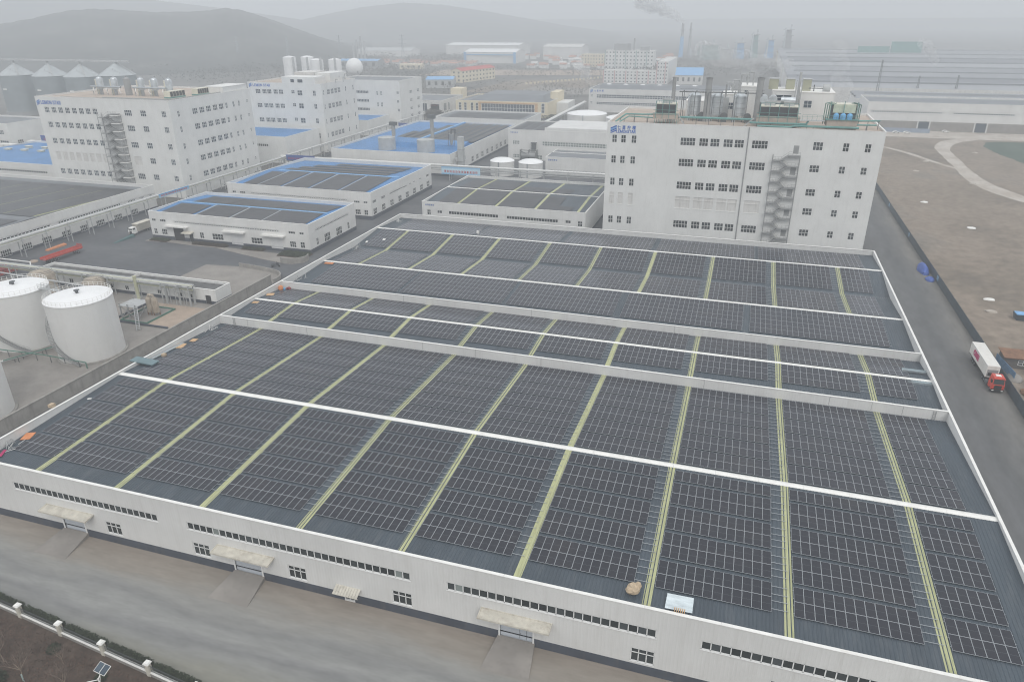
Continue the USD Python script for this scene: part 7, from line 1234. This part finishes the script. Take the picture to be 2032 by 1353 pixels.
for k in range(30): a = (-150 + k * 3.4, 745 + k * 5.0); part(t, 'wall_bay', MB().box(a[0], a[0] + 2.4, a[1], a[1] + .6, 0, 2.2), K['cream'])
# ------------------------------------------------------------------ planting bed in the lower left corner
def bare_tree(label, x, y, h, seed, name='bare_tree', white=False):
    r_ = random.Random(seed); t = thing(name, label, 'tree', loc=(x, y, 0)); tr, tw = MB(), MB()
    def grow(p, d, L, r, lv):
        q = p + d * L; (tr if lv < 2 else tw).cyl(p, q, r, 6 if lv < 2 else 3, r * .68, caps=False)
        if lv == 4: return
        for k in range(3 if lv else 5):
            nd = d * .75 + np.array([r_.uniform(-1, 1), r_.uniform(-1, 1), r_.uniform(.05, .9)]) * .62; nd /= np.linalg.norm(nd); s_ = p + d * L * r_.uniform(.55, 1.0); grow(s_, nd, L * r_.uniform(.55, .8), max(.008, r * .55), lv + 1)
    grow(np.zeros(3), np.array([r_.uniform(-.1, .1), r_.uniform(-.1, .1), 1.0]), h * .42, h * .014, 0)
    part(t, 'trunk', tr, K['bark']); part(t, 'crown', tw, K['twig'])
    if white: part(t, 'trunk_wrap', MB().cyl((0, 0, .01), (0, 0, h * .25), h * .017, 8), plain('pale_trunk_wrap', (.30, .38, .36), .8))
for i, (x, y, h, w_) in enumerate(((22.2, -53.4, 5.2, True), (17.0, -51.8, 5.0, False), (28.2, -52.6, 4.4, False), (32.5, -55.4, 4.2, False), (11.5, -48.8, 4.6, False), (24.6, -49.8, 3.4, False), (42, -54, 4.0, False))): bare_tree('bare brown tree %s in the planting bed at lower left' % ('with a pale wrapped trunk', 'nearest the left edge', 'left of the street lamp', 'behind the street lamp', 'beside the boundary wall', 'smallest', 'right of the street lamp')[i], x, y, h, 40 + i, white=w_)
n = 26000; x, y = nrg.uniform(2, 60, n), nrg.uniform(-66, -46, n); k = y < -46.4 - .1 * (x - 12); x, y = x[k], y[k]; cl = meshkit.fbm(np.c_[x * .35, y * .35, 0 * x], 3, 2); v, f = leaves(len(x), np.c_[x, y, nrg.uniform(.05, 1, len(x)) * (.25 + 1.5 * np.clip(cl - .3, 0, 1))], .2)
part(None, 'undergrowth', (v, f), plain('brown_undergrowth', (.085, .052, .038), .95, var=.55, scale=1.3, dirt=(.16, .10, .06), dirt_amt=.6), kind='stuff', label='brown dead undergrowth in the planting bed', cat='undergrowth')
for i, (x, y, s_, h) in enumerate(((14.6, -52.8, 1.5, 1.7), (18.8, -54.4, 1.4, 1.5), (26.2, -54.6, 1.0, .9), (31.0, -50.2, .8, .8), (21.5, -48.4, .9, .8))):
    n = 1500; a = nrg.normal(0, 1, (n, 3)); a /= np.linalg.norm(a, axis=1, keepdims=True); a[:, 2] = np.abs(a[:, 2]); a *= nrg.uniform(.5, 1, (n, 1)); t = thing('evergreen_bush', 'dark green bush %s in the planting bed' % ('at the lower left corner', 'below the wrapped tree', 'left of the lamp foot', 'small, near the boundary wall', 'small, beside the hedge wall')[i], 'bush', loc=(x, y, 0)); v, f = leaves(n, a * [s_, s_, h], .17); part(t, 'foliage', (v, f), K['hedge'], kind='stuff'); part(t, 'stem', MB().cyl((0, 0, 0), (0, 0, h * .6), .05, 6), K['bark'])
# ------------------------------------------------------------------ steam
K['steam'] = mat('white_steam', {'g': ('geometry', {}), 'n': ('noise_texture', {'scale': 0.16, 'detail': 4.0, 'roughness': 0.6}), 'mr': ('map_range', {'from_min': 0.42, 'from_max': 0.7, 'to_min': 0.0, 'to_max': 0.17, 'clamp': True}), 'v': ('principled_volume', {'color': (1, 1, 1), 'anisotropy': 0.0})}, [('g.position', 'n.vector'), ('n.fac', 'mr.value'), ('mr.result', 'v.density')], volume='v.volume')
def plume(label, pts):
    r_ = random.Random(len(pts)); balls = []
    for (x, y, z, r), (x2, y2, z2, r2) in zip(pts[:-1], pts[1:]):
        for k in range(4): f = k / 4; balls.append(mf.Manifold.sphere(r + (r2 - r) * f, 16).translate([x + (x2 - x) * f + r_.uniform(-.2, .2) * r, y + (y2 - y) * f, z + (z2 - z) * f + r_.uniform(-.2, .2) * r]))
    b = balls[0]
    for q in balls[1:]: b = b + q
    me = b.to_mesh(); part(None, 'steam', (np.array(me.vert_properties[:, :3]), np.array(me.tri_verts)), K['steam'], kind='stuff', label=label, cat='steam')
plume('white steam blowing left from the lattice chimney on the sign tower', [(114.2, 168, 58.2, .8), (110, 168, 59.6, 2.0), (100, 170, 60.4, 2.8), (88, 172, 62, 3.4), (80, 174, 63.5, 3.0)])
plume('pale steam rising from the right cooling tower', [(127.6, 156.5, 51.2, 1.8), (126.5, 157, 55, 2.8), (124.5, 158, 60, 3.0), (123, 159, 66, 2.6)])
plume('steam drifting from the hazy blue banded chimney', [(-30.5, 1330, 60, 4), (-50, 1330, 72, 9), (-80, 1332, 84, 13), (-120, 1335, 92, 14)])
plume('small white steam plume over the far factory roofs', [(280, 800, 27, 4), (272, 800, 38, 6), (262, 800, 47, 6)])
plume('steam rising left of the white sign hall', [(-29, 540, 20, 3), (-36, 540, 28, 5), (-42, 540, 37, 6)])
# ------------------------------------------------------------------ haze
hz = MB().box(-2600, 2600, -450, 3600, -1.0, 190.0)
K['haze'] = mat('haze_air', {'v': ('principled_volume', {'color': (0.94, 0.97, 1.0), 'density': 0.00072, 'anisotropy': 0.0})}, [], volume='v.volume')
part(None, 'haze', hz, K['haze'], kind='stuff')
